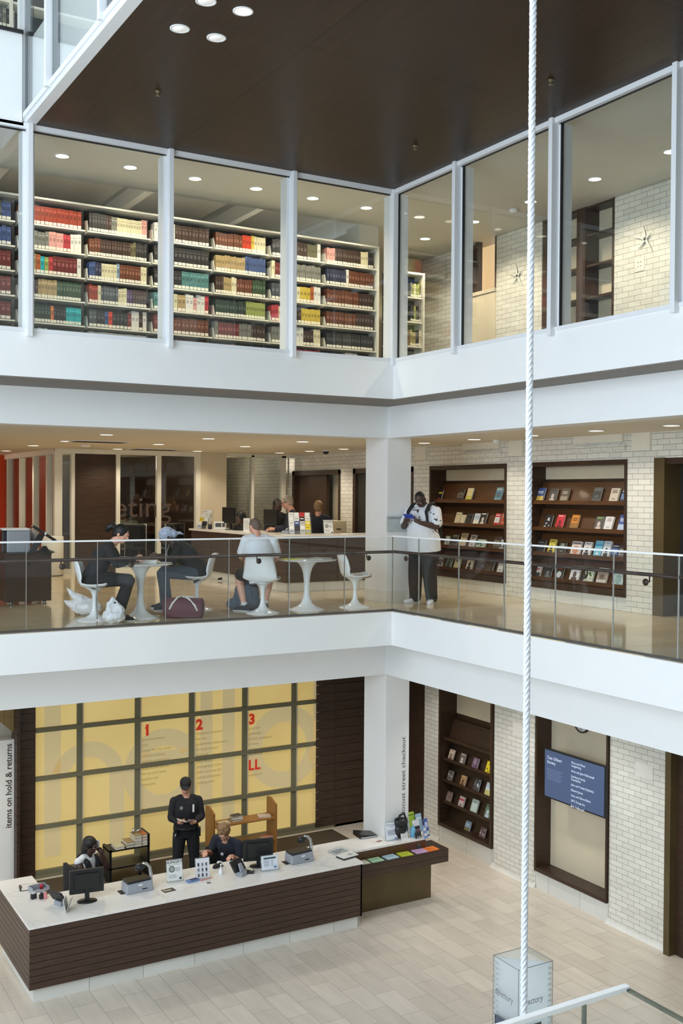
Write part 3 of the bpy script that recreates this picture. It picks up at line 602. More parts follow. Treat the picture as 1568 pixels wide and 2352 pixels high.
for i in (1, 2, 3):
    o = sec if i == 1 else copy_tree(sec, (0, 0, 0), 0, '', 'timber ceiling downlights'); o.location = (pts[i].x, pts[i].y, zc); o['label'] = 'unlit '+ws[i]+' of the timber ceiling group'
for (px, py), l in zip(((363, 209), (1265, 183), (953, 334)), ('near the glazed edge', 'behind the white rope', 'near the corner of the stacks')):
    p = AZ(px, py, zc); mb = MB(); mb.lathe([(.035, 0), (.035, -.01), (.018, -.02), (.018, -.045), (.03, -.05), (.001, -.052)], n=16, m='bronze')
    tag(mb.build('sprinkler_head', loc=(p.x, p.y, zc)), 'small round sprinkler in the timber ceiling '+l, 'sprinkler', 'sprinklers in the timber ceiling')
# smoke detectors and vents
def disc(name, px, py, z, r, h, lab, cat, m='white', grp=None):
    p = AZ(px, py, z); mb = MB(); mb.lathe([(r, 0), (r*.97, -h*.4), (r*.75, -h), (.001, -h)], n=24, m=m); return tag(mb.build(name, loc=(p.x, p.y, z)), lab, cat, grp)
disc('smoke_detector', 1180, 481, 6.0, .07, .05, 'white smoke detector on the ceiling beside the rope, inside the stacks', 'smoke detector')
disc('smoke_detector', 197, 1022, 2.55, .1, .035, 'round white detector on the gallery ceiling beside the air vent', 'smoke detector')
disc('smoke_detector', 1140, 1010, 2.55, .06, .06, 'white detector hanging above the first book display', 'smoke detector')
mb = MB(); mb.box(-.5, .5, -.22, .22, -.012, 0, 'frame')
for k in range(7): mb.box(-.45, .45, -.18+k*.055, -.155+k*.055, -.016, -.01, 'dark_gap')
p = AZ(228, 1014, 2.55); tag(mb.build('air_vent', loc=(p.x, p.y, 2.55)), 'slotted air vent in the gallery ceiling above the kiosk side', 'air vent')
p = AZ(353, 1032, 2.55); mb2 = bpy.data.objects['air_vent'].copy(); C.objects.link(mb2); mb2.location = (p.x, p.y, 2.55); tag(mb2, 'slotted air vent in the ceiling before the meeting room door', 'air vent')
p = AZ(748, 1034, 2.55); t = thing('dome_camera', 'small black dome camera on the gallery ceiling before the brick wall', 'security camera', (p.x, p.y, 2.55))
MB().lathe([(.08, 0), (.08, -.02), (.07, -.025), (.001, -.025)], n=20, m='white').build('mount', t); MB().ell((0, 0, -.03), (.062, .062, .06), m='black_plastic').build('dome', t)
# hidden lobby downlights (outside the view, above the desk) as plain lamps
for x in (-3.6, -1.6, .4): lamp('lobby_lamp', 'SPOT', (x, 2.6, -1.15), 64, (1.0, .92, .80), spot_size=R(130), spot_blend=.7, shadow_soft_size=.12)
for y in (2.6, .6, -1.4, -3.4): lamp('lobby_lamp', 'SPOT', (1.9, y, -1.15), 66, (1.0, .95, .88), spot_size=R(120), spot_blend=.7, shadow_soft_size=.12)
for x in (-7, -5.6): lamp('lobby_lamp', 'SPOT', (x, 3.2, -1.15), 60, WARM, spot_size=R(130), spot_blend=.7, shadow_soft_size=.12)
lamp('meeting_lamp', 'POINT', (-1.0, 11.0, 2.4), 26, WARM, shadow_soft_size=.2)
lamp('screen_room_lamp', 'POINT', (2.0, 10.6, 2.4), 10, WARM, shadow_soft_size=.2)
lamp('orange_lamp', 'POINT', (-4.5, 12.3, 2.3), 26, WARM2, shadow_soft_size=.2)
for x in (-7.0, -4.4): lamp('top_lamp', 'POINT', (x-1.5, 1.0, 9.2), 60, WARM2, shadow_soft_size=.2)
for x in (-5.5, -2.6, -.2): lamp('recess_fill', 'SPOT', (x, 4.0, 5.3), 30, WARM2, rot=(R(180), 0, 0), spot_size=R(150), spot_blend=.6, shadow_soft_size=.1)  # added unseen uplights that brighten the dark ceiling recess
# ================================================================ book stacks (third floor)
PAL = dict(red=S(140, 50, 30), scarlet=S(182, 56, 30), maroon=S(96, 34, 30), brown=S(92, 50, 30), rust=S(160, 84, 44), dkbrown=S(54, 36, 28), black=S(34, 33, 34), white=S(214, 212, 204),
  cream=S(206, 198, 164), tan=S(160, 138, 96), olive=S(92, 88, 62), green=S(46, 66, 44), dkgreen=S(36, 50, 42), lime=S(140, 150, 78), teal=S(74, 118, 116), cyan=S(36, 158, 164), blue=S(56, 76, 120),
  navy=S(38, 42, 64), sky=S(120, 140, 160), gray=S(116, 116, 108), slate=S(66, 72, 76), yellow=S(192, 168, 66), pink=S(206, 150, 142), rose=S(168, 52, 58), purple=S(70, 52, 86), orange=S(190, 110, 60))
WORD = dict(red='brick red', scarlet='bright red', maroon='maroon', brown='reddish brown', rust='rust brown', dkbrown='dark brown', black='black', white='white', cream='cream', tan='tan', olive='olive', green='green', dkgreen='dark green',
  lime='yellowish green', teal='teal', cyan='turquoise', blue='blue', navy='navy', sky='pale blue', gray='grey', slate='slate grey', yellow='yellow', pink='pink', rose='rose red', purple='purple', orange='orange')
SHELF_Y = 1.70; SD = .25; bx = [AY(px, py, SHELF_Y).x for px, py in ((35, 448), (196, 469), (346, 492), (488, 512), (618, 531), (744.5, 551), (865, 566))]
bx = [bx[0]-.945*2, bx[0]-.945]+bx
TOPZ = AY(346, 492, SHELF_Y).z; PIT = .327
LV = [TOPZ-.02-PIT*(k+1) for k in range(6)]       # shelf heights below the canopy
# rows (top to bottom) for each bay, from the west: (count, colour[, tag][, height])
BK = [
 [[(9, 'maroon')]]*6,
 [[(6, 'brown'), (4, 'red'), (2, 'slate'), (2, 'blue')], [(9, 'navy'), (2, 'sky'), (3, 'blue')], [(14, 'maroon')], [(13, 'maroon')], [(13, 'maroon')], [(13, 'rust')]],
 [[(2, 'orange'), (13, 'red')], [(4, 'maroon'), (4, 'gray'), (4, 'pink'), (2, 'rose'), (3, 'white')], [(2, 'maroon'), (2, 'tan'), (1, 'rust'), (1, 'cyan'), (1, 'lime'), (1, 'rose'), (6, 'maroon'), (1, 'white')], [(4, 'gray'), (1, 'purple'), (1, 'dkbrown'), (6, 'tan'), (8, 'green')], [(10, 'dkgreen'), (1, 'orange'), (4, 'black'), (5, 'cyan')], [(6, 'cyan'), (3, 'white'), (3, 'dkgreen'), (8, 'olive')]],
 [[(6, 'black'), (2, 'dkbrown'), (2, 'gray'), (9, 'cream'), (2, 'pink')], [(4, 'brown'), (11, 'dkbrown'), (2, 'olive'), (4, 'black')], [(2, 'blue'), (2, 'navy'), (5, 'cream'), (1, 'sky'), (7, 'brown'), (2, 'cream')], [(3, 'red'), (1, 'cream'), (6, 'slate'), (3, 'cream'), (2, 'purple'), (5, 'dkbrown')], [(2, 'slate'), (2, 'black'), (1, 'blue'), (1, 'scarlet'), (4, 'black'), (1, 'maroon'), (2, 'white'), (1, 'dkbrown'), (1, 'white')], [(12, 'white')]],
 [[(2, 'white'), (3, 'black'), (1, 'white'), (10, 'dkbrown')], [(14, 'black')], [(7, 'black'), (7, 'teal')], [(3, 'teal'), (3, 'cream'), (2, 'tan'), (2, 'white'), (1, 'pink'), (2, 'white'), (1, 'rose')], [(4, 'maroon'), (10, 'brown')], [(13, 'brown')]],
 [[(9, 'brown'), (3, 'scarlet'), (1, 'yellow'), (4, 'cream')], [(10, 'tan'), (7, 'blue')], [(3, 'dkbrown'), (3, 'tan'), (2, 'cream'), (6, 'brown'), (5, 'green')], [(11, 'dkgreen'), (7, 'lime')], [(1, 'gray'), (7, 'maroon'), (4, 'gray'), (5, 'dkbrown')], [(5, 'brown'), (1, 'orange'), (10, 'dkgreen')]],
 [[(5, 'black'), (5, 'dkbrown'), (3, 'olive'), (1, 'white')], [(1, 'cream'), (3, 'maroon'), (3, 'white'), (1, 'black'), (8, 'gray')], [(6, 'slate'), (2, 'cream'), (3, 'yellow'), (1, 'rust'), (2, 'white')], [(2, 'rose'), (3, 'cream'), (4, 'dkbrown'), (6, 'yellow')], [(6, 'gray'), (3, 'white'), (3, 'dkbrown'), (2, 'cream')], [(4, 'black'), (2, 'gray'), (6, 'rose')]],
 [[(3, 'pink'), (10, 'dkbrown'), (3, 'cream'), (2, 'black')], [(7, 'navy'), (1, 'white'), (9, 'brown')], [(11, 'brown'), (5, 'dkbrown')], [(10, 'brown'), (6, 'dkbrown')], [(15, 'black')], [(6, 'dkbrown'), (4, 'white'), (3, 'gray'), (2, 'tan')]],
]
def shelf_unit(x0, x1, label):
    t = thing('bookshelf', label, 'bookshelf', (0, 0, 0), group='steel bookshelf bays')
    y0, y1 = SHELF_Y, SHELF_Y+SD
    mb = MB(); mb.box(x0+.001, x1-.001, y0-.05, y1, TOPZ-.025, TOPZ, 'shelf_steel'); mb.build('canopy', t)
    mb = MB(); mb.box(x0+.004, x1-.004, y1-.02, y1, F3, TOPZ-.03, 'shelf_dark'); mb.build('back_panel', t)
    mb = MB(); mb.box(x0+.001, x0+.034, y1-.06, y1-.021, F3, TOPZ-.026, 'gray_soffit'); mb.build('upright', t)
    for z in LV:
        mb = MB(); mb.box(x0+.036, x1-.002, y0-.012, y1-.022, z-.022, z-.002, 'shelf_steel')
        mb.prism([(x0+.038, y0-.005, z), (x0+.038, y1-.03, z), (x0+.038, y1-.03, z+.17), (x0+.038, y0+.05, z+.15)], (.004, 0, 0), 'shelf_steel'); mb.build('shelf', t)
    return t
BAY = ['', 'outermost bay', 'bay behind the outermost post', 'bay after the outermost post', 'bay behind the middle post']
ROW = ['top', 'second', 'third', 'fourth', 'fifth', 'lowest visible']
rnd = random.Random(7); _bm = {}
def book_mesh(col, h, tagged=True):
    k = (col, h, tagged)
    if k not in _bm:
        mb = MB(); c = PAL[col]; mb.box(-.5, .5, 0, .17, 0, h, 'paint', c)
        if tagged: mb.box(-.44, .44, -.0015, .0, .012, .05, 'paint', S(228, 224, 208))
        dk = tuple(q*.55 for q in c[:3])+(1,); lt = tuple(min(1, q*1.9+.05) for q in c[:3])+(1,)
        mb.box(-.42, .42, -.001, 0, h*.78, h*.82, 'paint', lt if sum(c[:3]) < .9 else dk); mb.box(-.3, .3, -.001, 0, h*.5, h*.68, 'paint', lt if sum(c[:3]) < .25 else dk)
        _bm[k] = mb.mesh('library_book')
    return _bm[k]
stuff = MB()
for bi in range(len(bx)-1):
    last = bi == len(bx)-2
    shelf_unit(bx[bi], bx[bi+1], ['white steel bookshelf bay outermost along the row', 'white steel bookshelf bay running out behind the outermost window post', 'white steel bookshelf bay behind the outermost window post', 'white steel bookshelf bay next after the outermost window post', 'white steel bookshelf bay behind the middle window post', 'white steel bookshelf bay in the middle of the second window', 'white steel bookshelf bay behind the third window post', 'white steel bookshelf bay ending at the white end panel'][bi])
    for ri, row in enumerate(BK[bi]):
        tot = sum(q[0] for q in row); wb = (bx[bi+1]-bx[bi]-.11)/max(tot, 12); x = bx[bi]+.06; z = LV[ri]
        for cnt, col in row:
            h = rnd.choice((.235, .245, .255)) if col not in ('white',) else .262
            for k in range(cnt):
                w = wb*rnd.uniform(.93, 1.0) if cnt < 5 else wb*.97
                if bi == 0: x += wb; continue
                if bi < 5:
                    o = bpy.data.objects.new('library_book', book_mesh(col, h)); C.objects.link(o)
                    o.location = (x+w/2, SHELF_Y+.012+rnd.uniform(0, .012), z-.001); o.scale = (w, 1, rnd.uniform(.985, 1.015) if cnt > 4 else rnd.uniform(.94, 1.04))
                    tag(o, '%s %s book on the %s shelf of the %s' % (ORD[k], WORD[col], ROW[ri], BAY[bi]), 'book', 'library books behind the stacks windows')
                else:
                    stuff.M = Matrix.Translation((x+w/2, SHELF_Y+.012+rnd.uniform(0, .012), z-.001)) @ Matrix.Diagonal((w, 1, rnd.uniform(.96, 1.03), 1))
                    c = PAL[col]; stuff.box(-.5, .5, 0, .17, 0, h, 'paint', c); stuff.box(-.44, .44, -.0015, 0, .012, .05, 'paint', S(228, 224, 208))
                    lt = tuple(min(1, q*1.9+.05) for q in c[:3])+(1,); dk = tuple(q*.55 for q in c[:3])+(1,)
                    stuff.box(-.3, .3, -.001, 0, h*.5, h*.68, 'paint', lt if sum(c[:3]) < .25 else dk)
                x += wb
stuff.M = Matrix.Identity(4)
tag(stuff.build('shelved_books'), 'mixed library books filling the shelves from the third window post to the end panel', 'books', kind='stuff')
xe = bx[-1]; mb = MB(); mb.box(xe+.0, xe+.035, SHELF_Y-.03, SHELF_Y+SD+.25, F3, TOPZ+.01, 'shelf_steel')
tag(mb.build('shelf_end_panel', bevel=.004), 'white steel end panel closing the row of bookshelves', 'end panel')
# short bookcase seen end-on in the brick aisle
t = thing('aisle_bookcase', 'white steel bookcase full of pale spined books beyond the brick aisle', 'bookcase')
ex0 = AY(941, 640, 2.55).x; ex1 = AY(969, 630, 2.55).x; ez = AY(955, 627, 2.55).z
mb = MB(); mb.box(ex0-.4, ex1+.02, 2.52, 2.80, ez-.03, ez, 'shelf_steel'); mb.box(ex1, ex1+.025, 2.5, 2.9, F3, ez, 'shelf_steel'); mb.box(ex0-.4, ex1, 2.78, 2.80, F3, ez, 'shelf_dark'); mb.build('case', t)
for k in range(4):
    z = ez-.42*(k+1)
    MB().box(ex0-.4, ex1, 2.54, 2.79, z-.025, z, 'shelf_steel').build('shelf', t)
for k in range(4):
    for j in range(6):
        c = rnd.choice(('cream', 'tan', 'olive', 'gray', 'black', 'lime')); h = rnd.uniform(.2, .3); z = ez-.42*(k+1)
        o = bpy.data.objects.new('bound_journal', book_mesh(c, .26)); C.objects.link(o); o.location = (ex1-.03-j*.036, 2.56, z); o.scale = (.033, 1, h/.26)
        tag(o, '%s %s journal on the %s shelf of the aisle bookcase' % (ORD[j], WORD[c], ROW[k]), 'book', 'journals in the aisle bookcase')
# upper storey bookcase glimpsed above the white band
t = thing('upper_bookcase', 'white bookcase glimpsed through the topmost window', 'bookcase')
ux = AY(45, 30, 1.2).x; uz = AY(20, 62, 1.2).z
mb = MB(); mb.box(ux-1.6, ux+.6, 1.18, 1.46, uz-.04, uz-.01, 'shelf_steel'); mb.box(ux-1.6, ux+.6, 1.18, 1.46, uz+.30, uz+.33, 'shelf_steel'); mb.box(ux-1.6, ux+.6, 1.44, 1.46, uz-.04, uz+.9, 'shelf_dark'); mb.box(ux-.13, ux-.09, 1.17, 1.45, uz-.04, uz+.9, 'shelf_steel'); mb.build('case', t)
for j in range(9):
    c = ('olive', 'yellow', 'cream', 'tan', 'dkgreen', 'slate', 'gray', 'black', 'white')[j]
    o = bpy.data.objects.new('upper_book', book_mesh(c, .26)); C.objects.link(o); o.location = (ux-.55+j*.05+(.06 if j > 4 else 0), 1.2, uz-.01); o.scale = (.046, 1, rnd.uniform(.8, 1.05))
    tag(o, '%s book standing in the bookcase of the topmost window' % WORD[c], 'book', 'books in the topmost window')
# fittings on the stacks brick wall
p = AX(1484, 549, WB); mb = MB()
for a, l in ((80, .2), (20, .22), (-45, .17), (-125, .24), (150, .12)):
    mb.at(Matrix.Translation((WB-.03, p.y, p.z)) @ Matrix.Rotation(R(a), 4, 'X')); mb.prism([(0, 0, -.022), (0, l, 0), (0, 0, .022), (-.03, 0, 0)], (.012, 0, 0), 'stone')
mb.at(Matrix.Identity(4)); tag(mb.build('star_ornament'), 'white star shaped wall anchor on the glazed brick', 'ornament')
p = AX(1190, 634, WB); o = bpy.data.objects['star_ornament'].copy(); C.objects.link(o); q = AX(1484, 549, WB); o.location = (0, p.y-q.y, p.z-q.z); tag(o, 'second white star anchor on the brick pier beside the narrow window', 'ornament')
p = AX(1469, 607, WB); t = thing('wall_plate', 'square white outlet plate below the star anchor', 'outlet plate', (WB, p.y, p.z)); MB().box(-.008, .004, -.09, .09, -.1, .1, 'stone').build('plate', t, bevel=.002)
mb = MB()
for a in (-.025, .025):
    for b_ in (-.03, .03): mb.cyl((-.010, a, b_), (-.007, a, b_), .007, n=8, m='gasket')
mb.build('screw', t)
# ================================================================ white twisted rope hanging through the void
_r = _ray(1213, 1176); P0 = CAM + _r*6.0
RX, RY = P0.x, P0.y
mb = MB(); RR = .0205; z0, z1 = -4.3, 5.96
for k in range(4):
    pts = []; nn = 420
    for i in range(nn+1):
        z = z0+(z1-z0)*i/nn; a = 2*math.pi*k/4 + (z-z0)/.145*2*math.pi
        pts.append((RX+math.cos(a)*RR*.56, RY+math.sin(a)*RR*.56, z))
    mb.tube(pts, RR*.50, 8, 'rope')
t = thing('hanging_rope', 'thick white twisted rope hanging down through the whole atrium', 'rope'); mb.build('strands', t)
MB().cyl((RX, RY, F1), (RX, RY, z0+.05), .035, n=16, m='chrome').build('anchor', t)
# ================================================================ gallery: display niches in the brick wall
def bookcase(name, lab, y0, y1, z0, z1, lips, cream_z):
    t = thing(name, lab, 'bookcase', (WB, 0, 0)); D = .34; f = .045
    mb = MB(); mb.box(-.02, D, y1-f, y1, z0, z1, 'wood'); mb.box(-.02, D, y0, y0+f, z0, z1, 'wood'); mb.box(-.02, D, y0+f, y1-f, z1-.07, z1, 'wood'); mb.box(-.02, D, y0+f, y1-f, z0, z0+.10, 'wood'); mb.build('case', t)
    mb = MB(); mb.box(D-.01, D+.01, y0+f, y1-f, z0, cream_z, 'wood'); mb.build('back_panel', t)
    MB().box(D-.01, D+.01, y0+f, y1-f, cream_z, z1, 'panel_tan').build('top_panel', t)
    for zt in lips:
        mb = MB(); a, b_ = y0+f+.002, y1-f-.002
        mb.box(.05, .072, a, b_, zt-.062, zt, 'wood_shelf'); mb.box(.072, .17, a, b_, zt-.062, zt-.04, 'wood_shelf')
        mb.prism([(.165, a, zt-.045), (.185, a, zt-.045), (.30, a, zt+.285), (.28, a, zt+.285)], (0, b_-a, 0), 'wood_shelf'); mb.build('slanted_shelf', t)
    return t
LP = (1.585, 1.168, .768, .372); TILT = math.atan2(.115, .33)
bookcase('display_bookcase', 'dark timber display niche with sloped shelves, next to the column', 1.085, 3.28, .20, 2.185, LP[:3]+(.372,), 1.92)
bookcase('display_bookcase', 'dark timber display niche with sloped shelves, behind the rope', -1.615, .548, .20, 2.185, LP[:3]+(.372,), 1.92)
def cover(mb, w, h, base, motif, acc, acc2):
    # cover faces -x in the book's frame (x thickness, y width, z height)
    X0 = -.0015
    def rect(a, b_, c, d, col): mb.poly([(X0, -a*w+w/2, c*h), (X0, -b_*w+w/2, c*h), (X0, -b_*w+w/2, d*h), (X0, -a*w+w/2, d*h)], 'paint', col)
    def disc(u, v, r, col, ry=1): mb.poly([(X0-.0004, w/2-u*w-r*math.cos(a)*w, v*h+r*ry*math.sin(a)*w) for a in [2*math.pi*k/16 for k in range(16)]][::-1], 'paint', col)
    if motif == 'lines':
        for k, (l, z) in enumerate(((.6, .84), (.5, .76), (.66, .68), (.4, .28))): rect(.5-l/2, .5+l/2, z, z+.045, acc)
    elif motif == 'half': rect(0.02, .98, .02, .45, acc); rect(.15, .85, .72, .78, acc2); rect(.2, .8, .62, .67, acc2)
    elif motif == 'figure': rect(.2, .8, .04, .3, acc); disc(.5, .47, .2, acc, 1.25); rect(.15, .85, .86, .92, acc2)
    elif motif == 'photo': rect(.06, .94, .3, .72, acc); rect(.3, .7, .36, .6, acc2); rect(.12, .88, .84, .9, acc2)
    elif motif == 'circle': disc(.5, .42, .32, acc); rect(.1, .9, .82, .92, acc2)
    elif motif == 'splash':
        rr = random.Random(int(w*1e4)+int(h*1e4)+int(acc[0]*999))
        for k in range(9): disc(rr.uniform(.15, .85), rr.uniform(.12, .88), rr.uniform(.05, .14), acc if k % 3 else acc2)
    elif motif == 'band': rect(0.02, .98, .66, .8, acc); rect(.3, .7, .2, .3, acc2)
    elif motif == 'plain': rect(.2, .8, .8, .84, acc)
def display_book(lab, y, zlip, w, h, base, motif, acc, acc2, xoff=.118, th=.028, tilt=None, x0=WB, grp='books on the gallery display shelves', name='display_book'):
    t = thing(name, lab, 'book', (x0+xoff, y, zlip-.038), 0, grp); t.rotation_euler = (0, tilt if tilt is not None else TILT, 0)
    mb = MB(); mb.box(0, .003, -w/2, w/2, 0, h, 'paint', base); mb.box(th-.003, th, -w/2, w/2, 0, h, 'paint', base); mb.box(.0, th, w/2-.003, w/2, 0, h, 'paint', base); cover(mb, w, h, base, motif, acc, acc2); mb.build('cover', t)
    MB().box(.003, th-.003, -w/2+.005, w/2-.003, .003, h-.003, 'paint', S(222, 216, 200)).build('pages', t)
BLK, WHT, CRM = S(36, 36, 38), S(222, 222, 218), S(212, 202, 170)
GRY, DK, BRN, REDc, YEL = S(120, 118, 112), S(54, 52, 50), S(74, 58, 46), S(190, 44, 46), S(220, 196, 60)
def rows(bc, items, sc, ox, lips, nm):
    for r, z, w, h, base, mo, a, a2, lab in items:
        y = AX(ox+z/sc, 1200, WB+.14).y
        display_book(lab, y, lips[r], w, h, base, mo, a, a2)
b1 = [(0, 645, .12, .22, BLK, 'band', YEL, REDc, 'black book with yellow bands at the column end of the top display shelf'),
 (0, 848, .16, .23, DK, 'photo', GRY, BRN, 'charcoal photo covered book on the top display shelf by the column'),
 (0, 936, .165, .25, CRM, 'half', S(196, 190, 90), YEL, 'pale yellow book leaning on the top display shelf'),
 (0, 1226, .165, .26, S(110, 150, 164), 'photo', S(70, 112, 140), CRM, 'light blue book alone at the far end of the top display shelf'),
 (1, 822, .15, .235, CRM, 'plain', BRN, DK, 'tall cream book behind the standing man on the second display shelf'),
 (1, 874, .135, .19, S(220, 210, 184), 'plain', GRY, DK, 'small cream book beside the tall cream one'),
 (1, 935, .155, .22, BLK, 'figure', S(70, 68, 68), GRY, 'black book with a faint figure on the second display shelf'),
 (1, 1010, .16, .225, S(196, 210, 222), 'half', WHT, S(150, 176, 200), 'white and sky blue book on the second display shelf'),
 (1, 1073, .165, .245, DK, 'figure', S(206, 200, 194), WHT, 'dark book with a pale portrait on the second display shelf'),
 (1, 1216, .14, .235, REDc, 'photo', WHT, WHT, 'red and white book on the second display shelf near the brick pier'),
 (1, 1278, .12, .25, S(176, 74, 52), 'lines', CRM, CRM, 'rust red book tight against the niche side'),
 (2, 716, .12, .2, S(196, 206, 196), 'splash', S(90, 110, 96), DK, 'pale green book half hidden by the standing man'),
 (2, 790, .17, .24, S(88, 88, 74), 'photo', BLK, CRM, 'olive book with a black picture on the third display shelf'),
 (2, 876, .17, .27, CRM, 'lines', S(180, 150, 110), BRN, 'tall cream book in the middle of the third display shelf'),
 (2, 970, .16, .25, S(206, 206, 204), 'lines', DK, DK, 'white book with black title lines on the third display shelf'),
 (2, 1060, .24, .175, S(190, 204, 192), 'splash', S(72, 120, 86), WHT, 'low wide green and white book on the third display shelf'),
 (2, 1212, .17, .25, S(92, 70, 66), 'photo', S(130, 124, 108), S(120, 96, 84), 'brown book towards the end of the third display shelf'),
 (2, 1275, .12, .2, S(190, 196, 198), 'photo', DK, WHT, 'grey book cut off by the niche side on the third display shelf'),
 (3, 652, .14, .21, S(170, 170, 166), 'photo', DK, WHT, 'grey magazine on the lowest display shelf by the standing man'),
 (3, 738, .16, .225, S(96, 112, 100), 'figure', S(60, 58, 54), S(200, 206, 196), 'green book with a dark figure on the lowest display shelf'),
 (3, 822, .165, .225, S(196, 184, 150), 'half', S(206, 192, 152), BLK, 'cream and black book on the lowest display shelf'),
 (3, 946, .17, .25, S(208, 200, 186), 'figure', BLK, GRY, 'white book with a black spire on the lowest display shelf'),
 (3, 1152, .17, .25, S(78, 64, 52), 'splash', S(130, 112, 92), BRN, 'dark brown book on the lowest display shelf'),
 (3, 1256, .15, .25, WHT, 'lines', S(120, 120, 124), GRY, 'white book at the end of the lowest display shelf')]
rows(1, b1, 4.355, 860, LP, 'b1')
b2 = [(0, 232, .18, .25, S(64, 88, 140), 'half', S(214, 184, 90), WHT, 'blue and yellow book beside the rope on the top display shelf'),
 (0, 350, .165, .235, S(90, 84, 78), 'figure', S(196, 186, 176), S(60, 56, 52), 'grey photographic book on the top shelf, beside the blue and yellow one'),
 (0, 458, .165, .24, S(96, 84, 70), 'half', S(150, 138, 120), S(190, 180, 160), 'sepia book on the top shelf, before the empty stretch'),
 (0, 755, .17, .255, S(92, 92, 90), 'photo', S(70, 70, 70), S(120, 120, 116), 'charcoal book on the top shelf, after the empty stretch'),
 (0, 918, .17, .24, S(214, 200, 180), 'lines', S(120, 72, 64), BRN, 'cream book with reddish title lines on the top shelf'),
 (0, 1008, .11, .22, S(44, 52, 72), 'photo', S(90, 130, 180), WHT, 'dark blue book tight against the lift end of the top shelf'),
 (1, 308, .165, .235, BLK, 'splash', S(200, 202, 198), WHT, 'black book sprinkled with white on the second shelf'),
 (1, 417, .16, .25, S(206, 46, 56), 'figure', S(120, 26, 40), S(240, 200, 196), 'bright red book with a dark figure on the second shelf'),
 (1, 552, .16, .25, S(206, 130, 44), 'half', S(150, 110, 60), S(90, 56, 30), 'orange book with a crowd picture on the second shelf'),
 (1, 780, .165, .235, S(92, 88, 88), 'figure', S(214, 196, 182), S(120, 190, 50), 'grey portrait book with green lettering on the second shelf'),
 (1, 868, .165, .235, S(226, 222, 220), 'lines', S(170, 150, 150), GRY, 'white book with thin grey lettering on the second shelf'),
 (1, 990, .13, .27, S(70, 96, 160), 'half', S(190, 202, 224), WHT, 'blue and white book at the lift end of the second shelf'),
 (2, 240, .2, .23, S(56, 54, 54), 'plain', S(170, 168, 164), WHT, 'wide black book beside the rope on the third shelf'),
 (2, 343, .15, .25, S(224, 206, 90), 'figure', S(60, 52, 40), S(70, 60, 40), 'yellow book on the third shelf'),
 (2, 440, .155, .215, S(52, 56, 46), 'lines', S(190, 190, 180), WHT, 'dark green book next to the yellow one'),
 (2, 568, .21, .24, S(218, 206, 196), 'circle', S(206, 140, 110), S(120, 110, 120), 'wide pale book with an orange circle on the third shelf'),
 (2, 672, .165, .24, S(220, 214, 212), 'figure', S(56, 50, 52), S(150, 146, 146), 'white book with a dark seated figure on the third shelf'),
 (2, 772, .16, .27, S(120, 184, 208), 'band', S(84, 160, 196), S(240, 244, 244), 'sky blue book on the third shelf'),
 (2, 850, .15, .27, S(208, 214, 220), 'figure', S(60, 58, 60), S(160, 170, 180), 'pale grey book with a dark arch, touching the sky blue one'),
 (2, 930, .14, .23, S(52, 50, 60), 'photo', S(84, 120, 180), S(220, 220, 220), 'dark book with a blue picture on the third shelf'),
 (2, 998, .12, .22, S(84, 78, 74), 'photo', S(170, 164, 160), S(60, 56, 54), 'sepia book tight against the lift end of the third shelf'),
 (3, 214, .155, .21, S(216, 206, 204), 'half', S(70, 66, 66), REDc, 'white and charcoal book beside the rope on the lowest shelf'),
 (3, 312, .155, .22, S(48, 48, 50), 'figure', S(120, 120, 120), S(190, 190, 190), 'black book with a pale flower on the lowest shelf'),
 (3, 418, .165, .225, S(50, 56, 52), 'circle', S(200, 202, 204), S(180, 60, 44), 'black book with a white ball on the lowest shelf'),
 (3, 560, .2, .25, S(226, 222, 224), 'figure', S(96, 80, 76), S(214, 120, 150), 'white magazine with a long haired figure on the lowest shelf'),
 (3, 690, .19, .235, S(206, 212, 196), 'splash', S(96, 120, 64), S(60, 60, 50), 'green and white magazine behind the handrail bracket'),
 (3, 812, .2, .26, S(216, 206, 200), 'photo', S(160, 140, 124), S(196, 180, 168), 'pinkish white magazine with food pictures on the lowest shelf'),
 (3, 966, .21, .25, S(196, 214, 212), 'circle', S(150, 176, 172), S(110, 140, 140), 'pale teal magazine at the lift end of the lowest shelf')]
rows(2, b2, 4.041, 1180, LP, 'b2')
for yc in (2.0, -.45): lamp('shelf_spot', 'SPOT', (WB-.25, yc, 2.48), 14, (1, .8, .42), rot=(0, R(-14), 0), spot_size=R(34), spot_blend=.8, shadow_soft_size=.03)
p = AY(913, 1203, 1.03); t = thing('column_notice', 'small clear notice plate screwed to the column face', 'notice', (p.x, 1.03, p.z)); MB().box(-.21, .21, -.008, -.002, -.13, .125, 'acrylic').build('plate', t)
mb = MB(); mb.text('COMPUTER COMMONS', .036, (-.19, -.0085, .075), (1, 0, 0), (0, 0, 1), 'paint', S(120, 60, 70)); mb.text('central library', .02, (-.19, -.0085, -.11), (1, 0, 0), (0, 0, 1), 'paint', S(140, 140, 144)); mb.build('lettering', t)
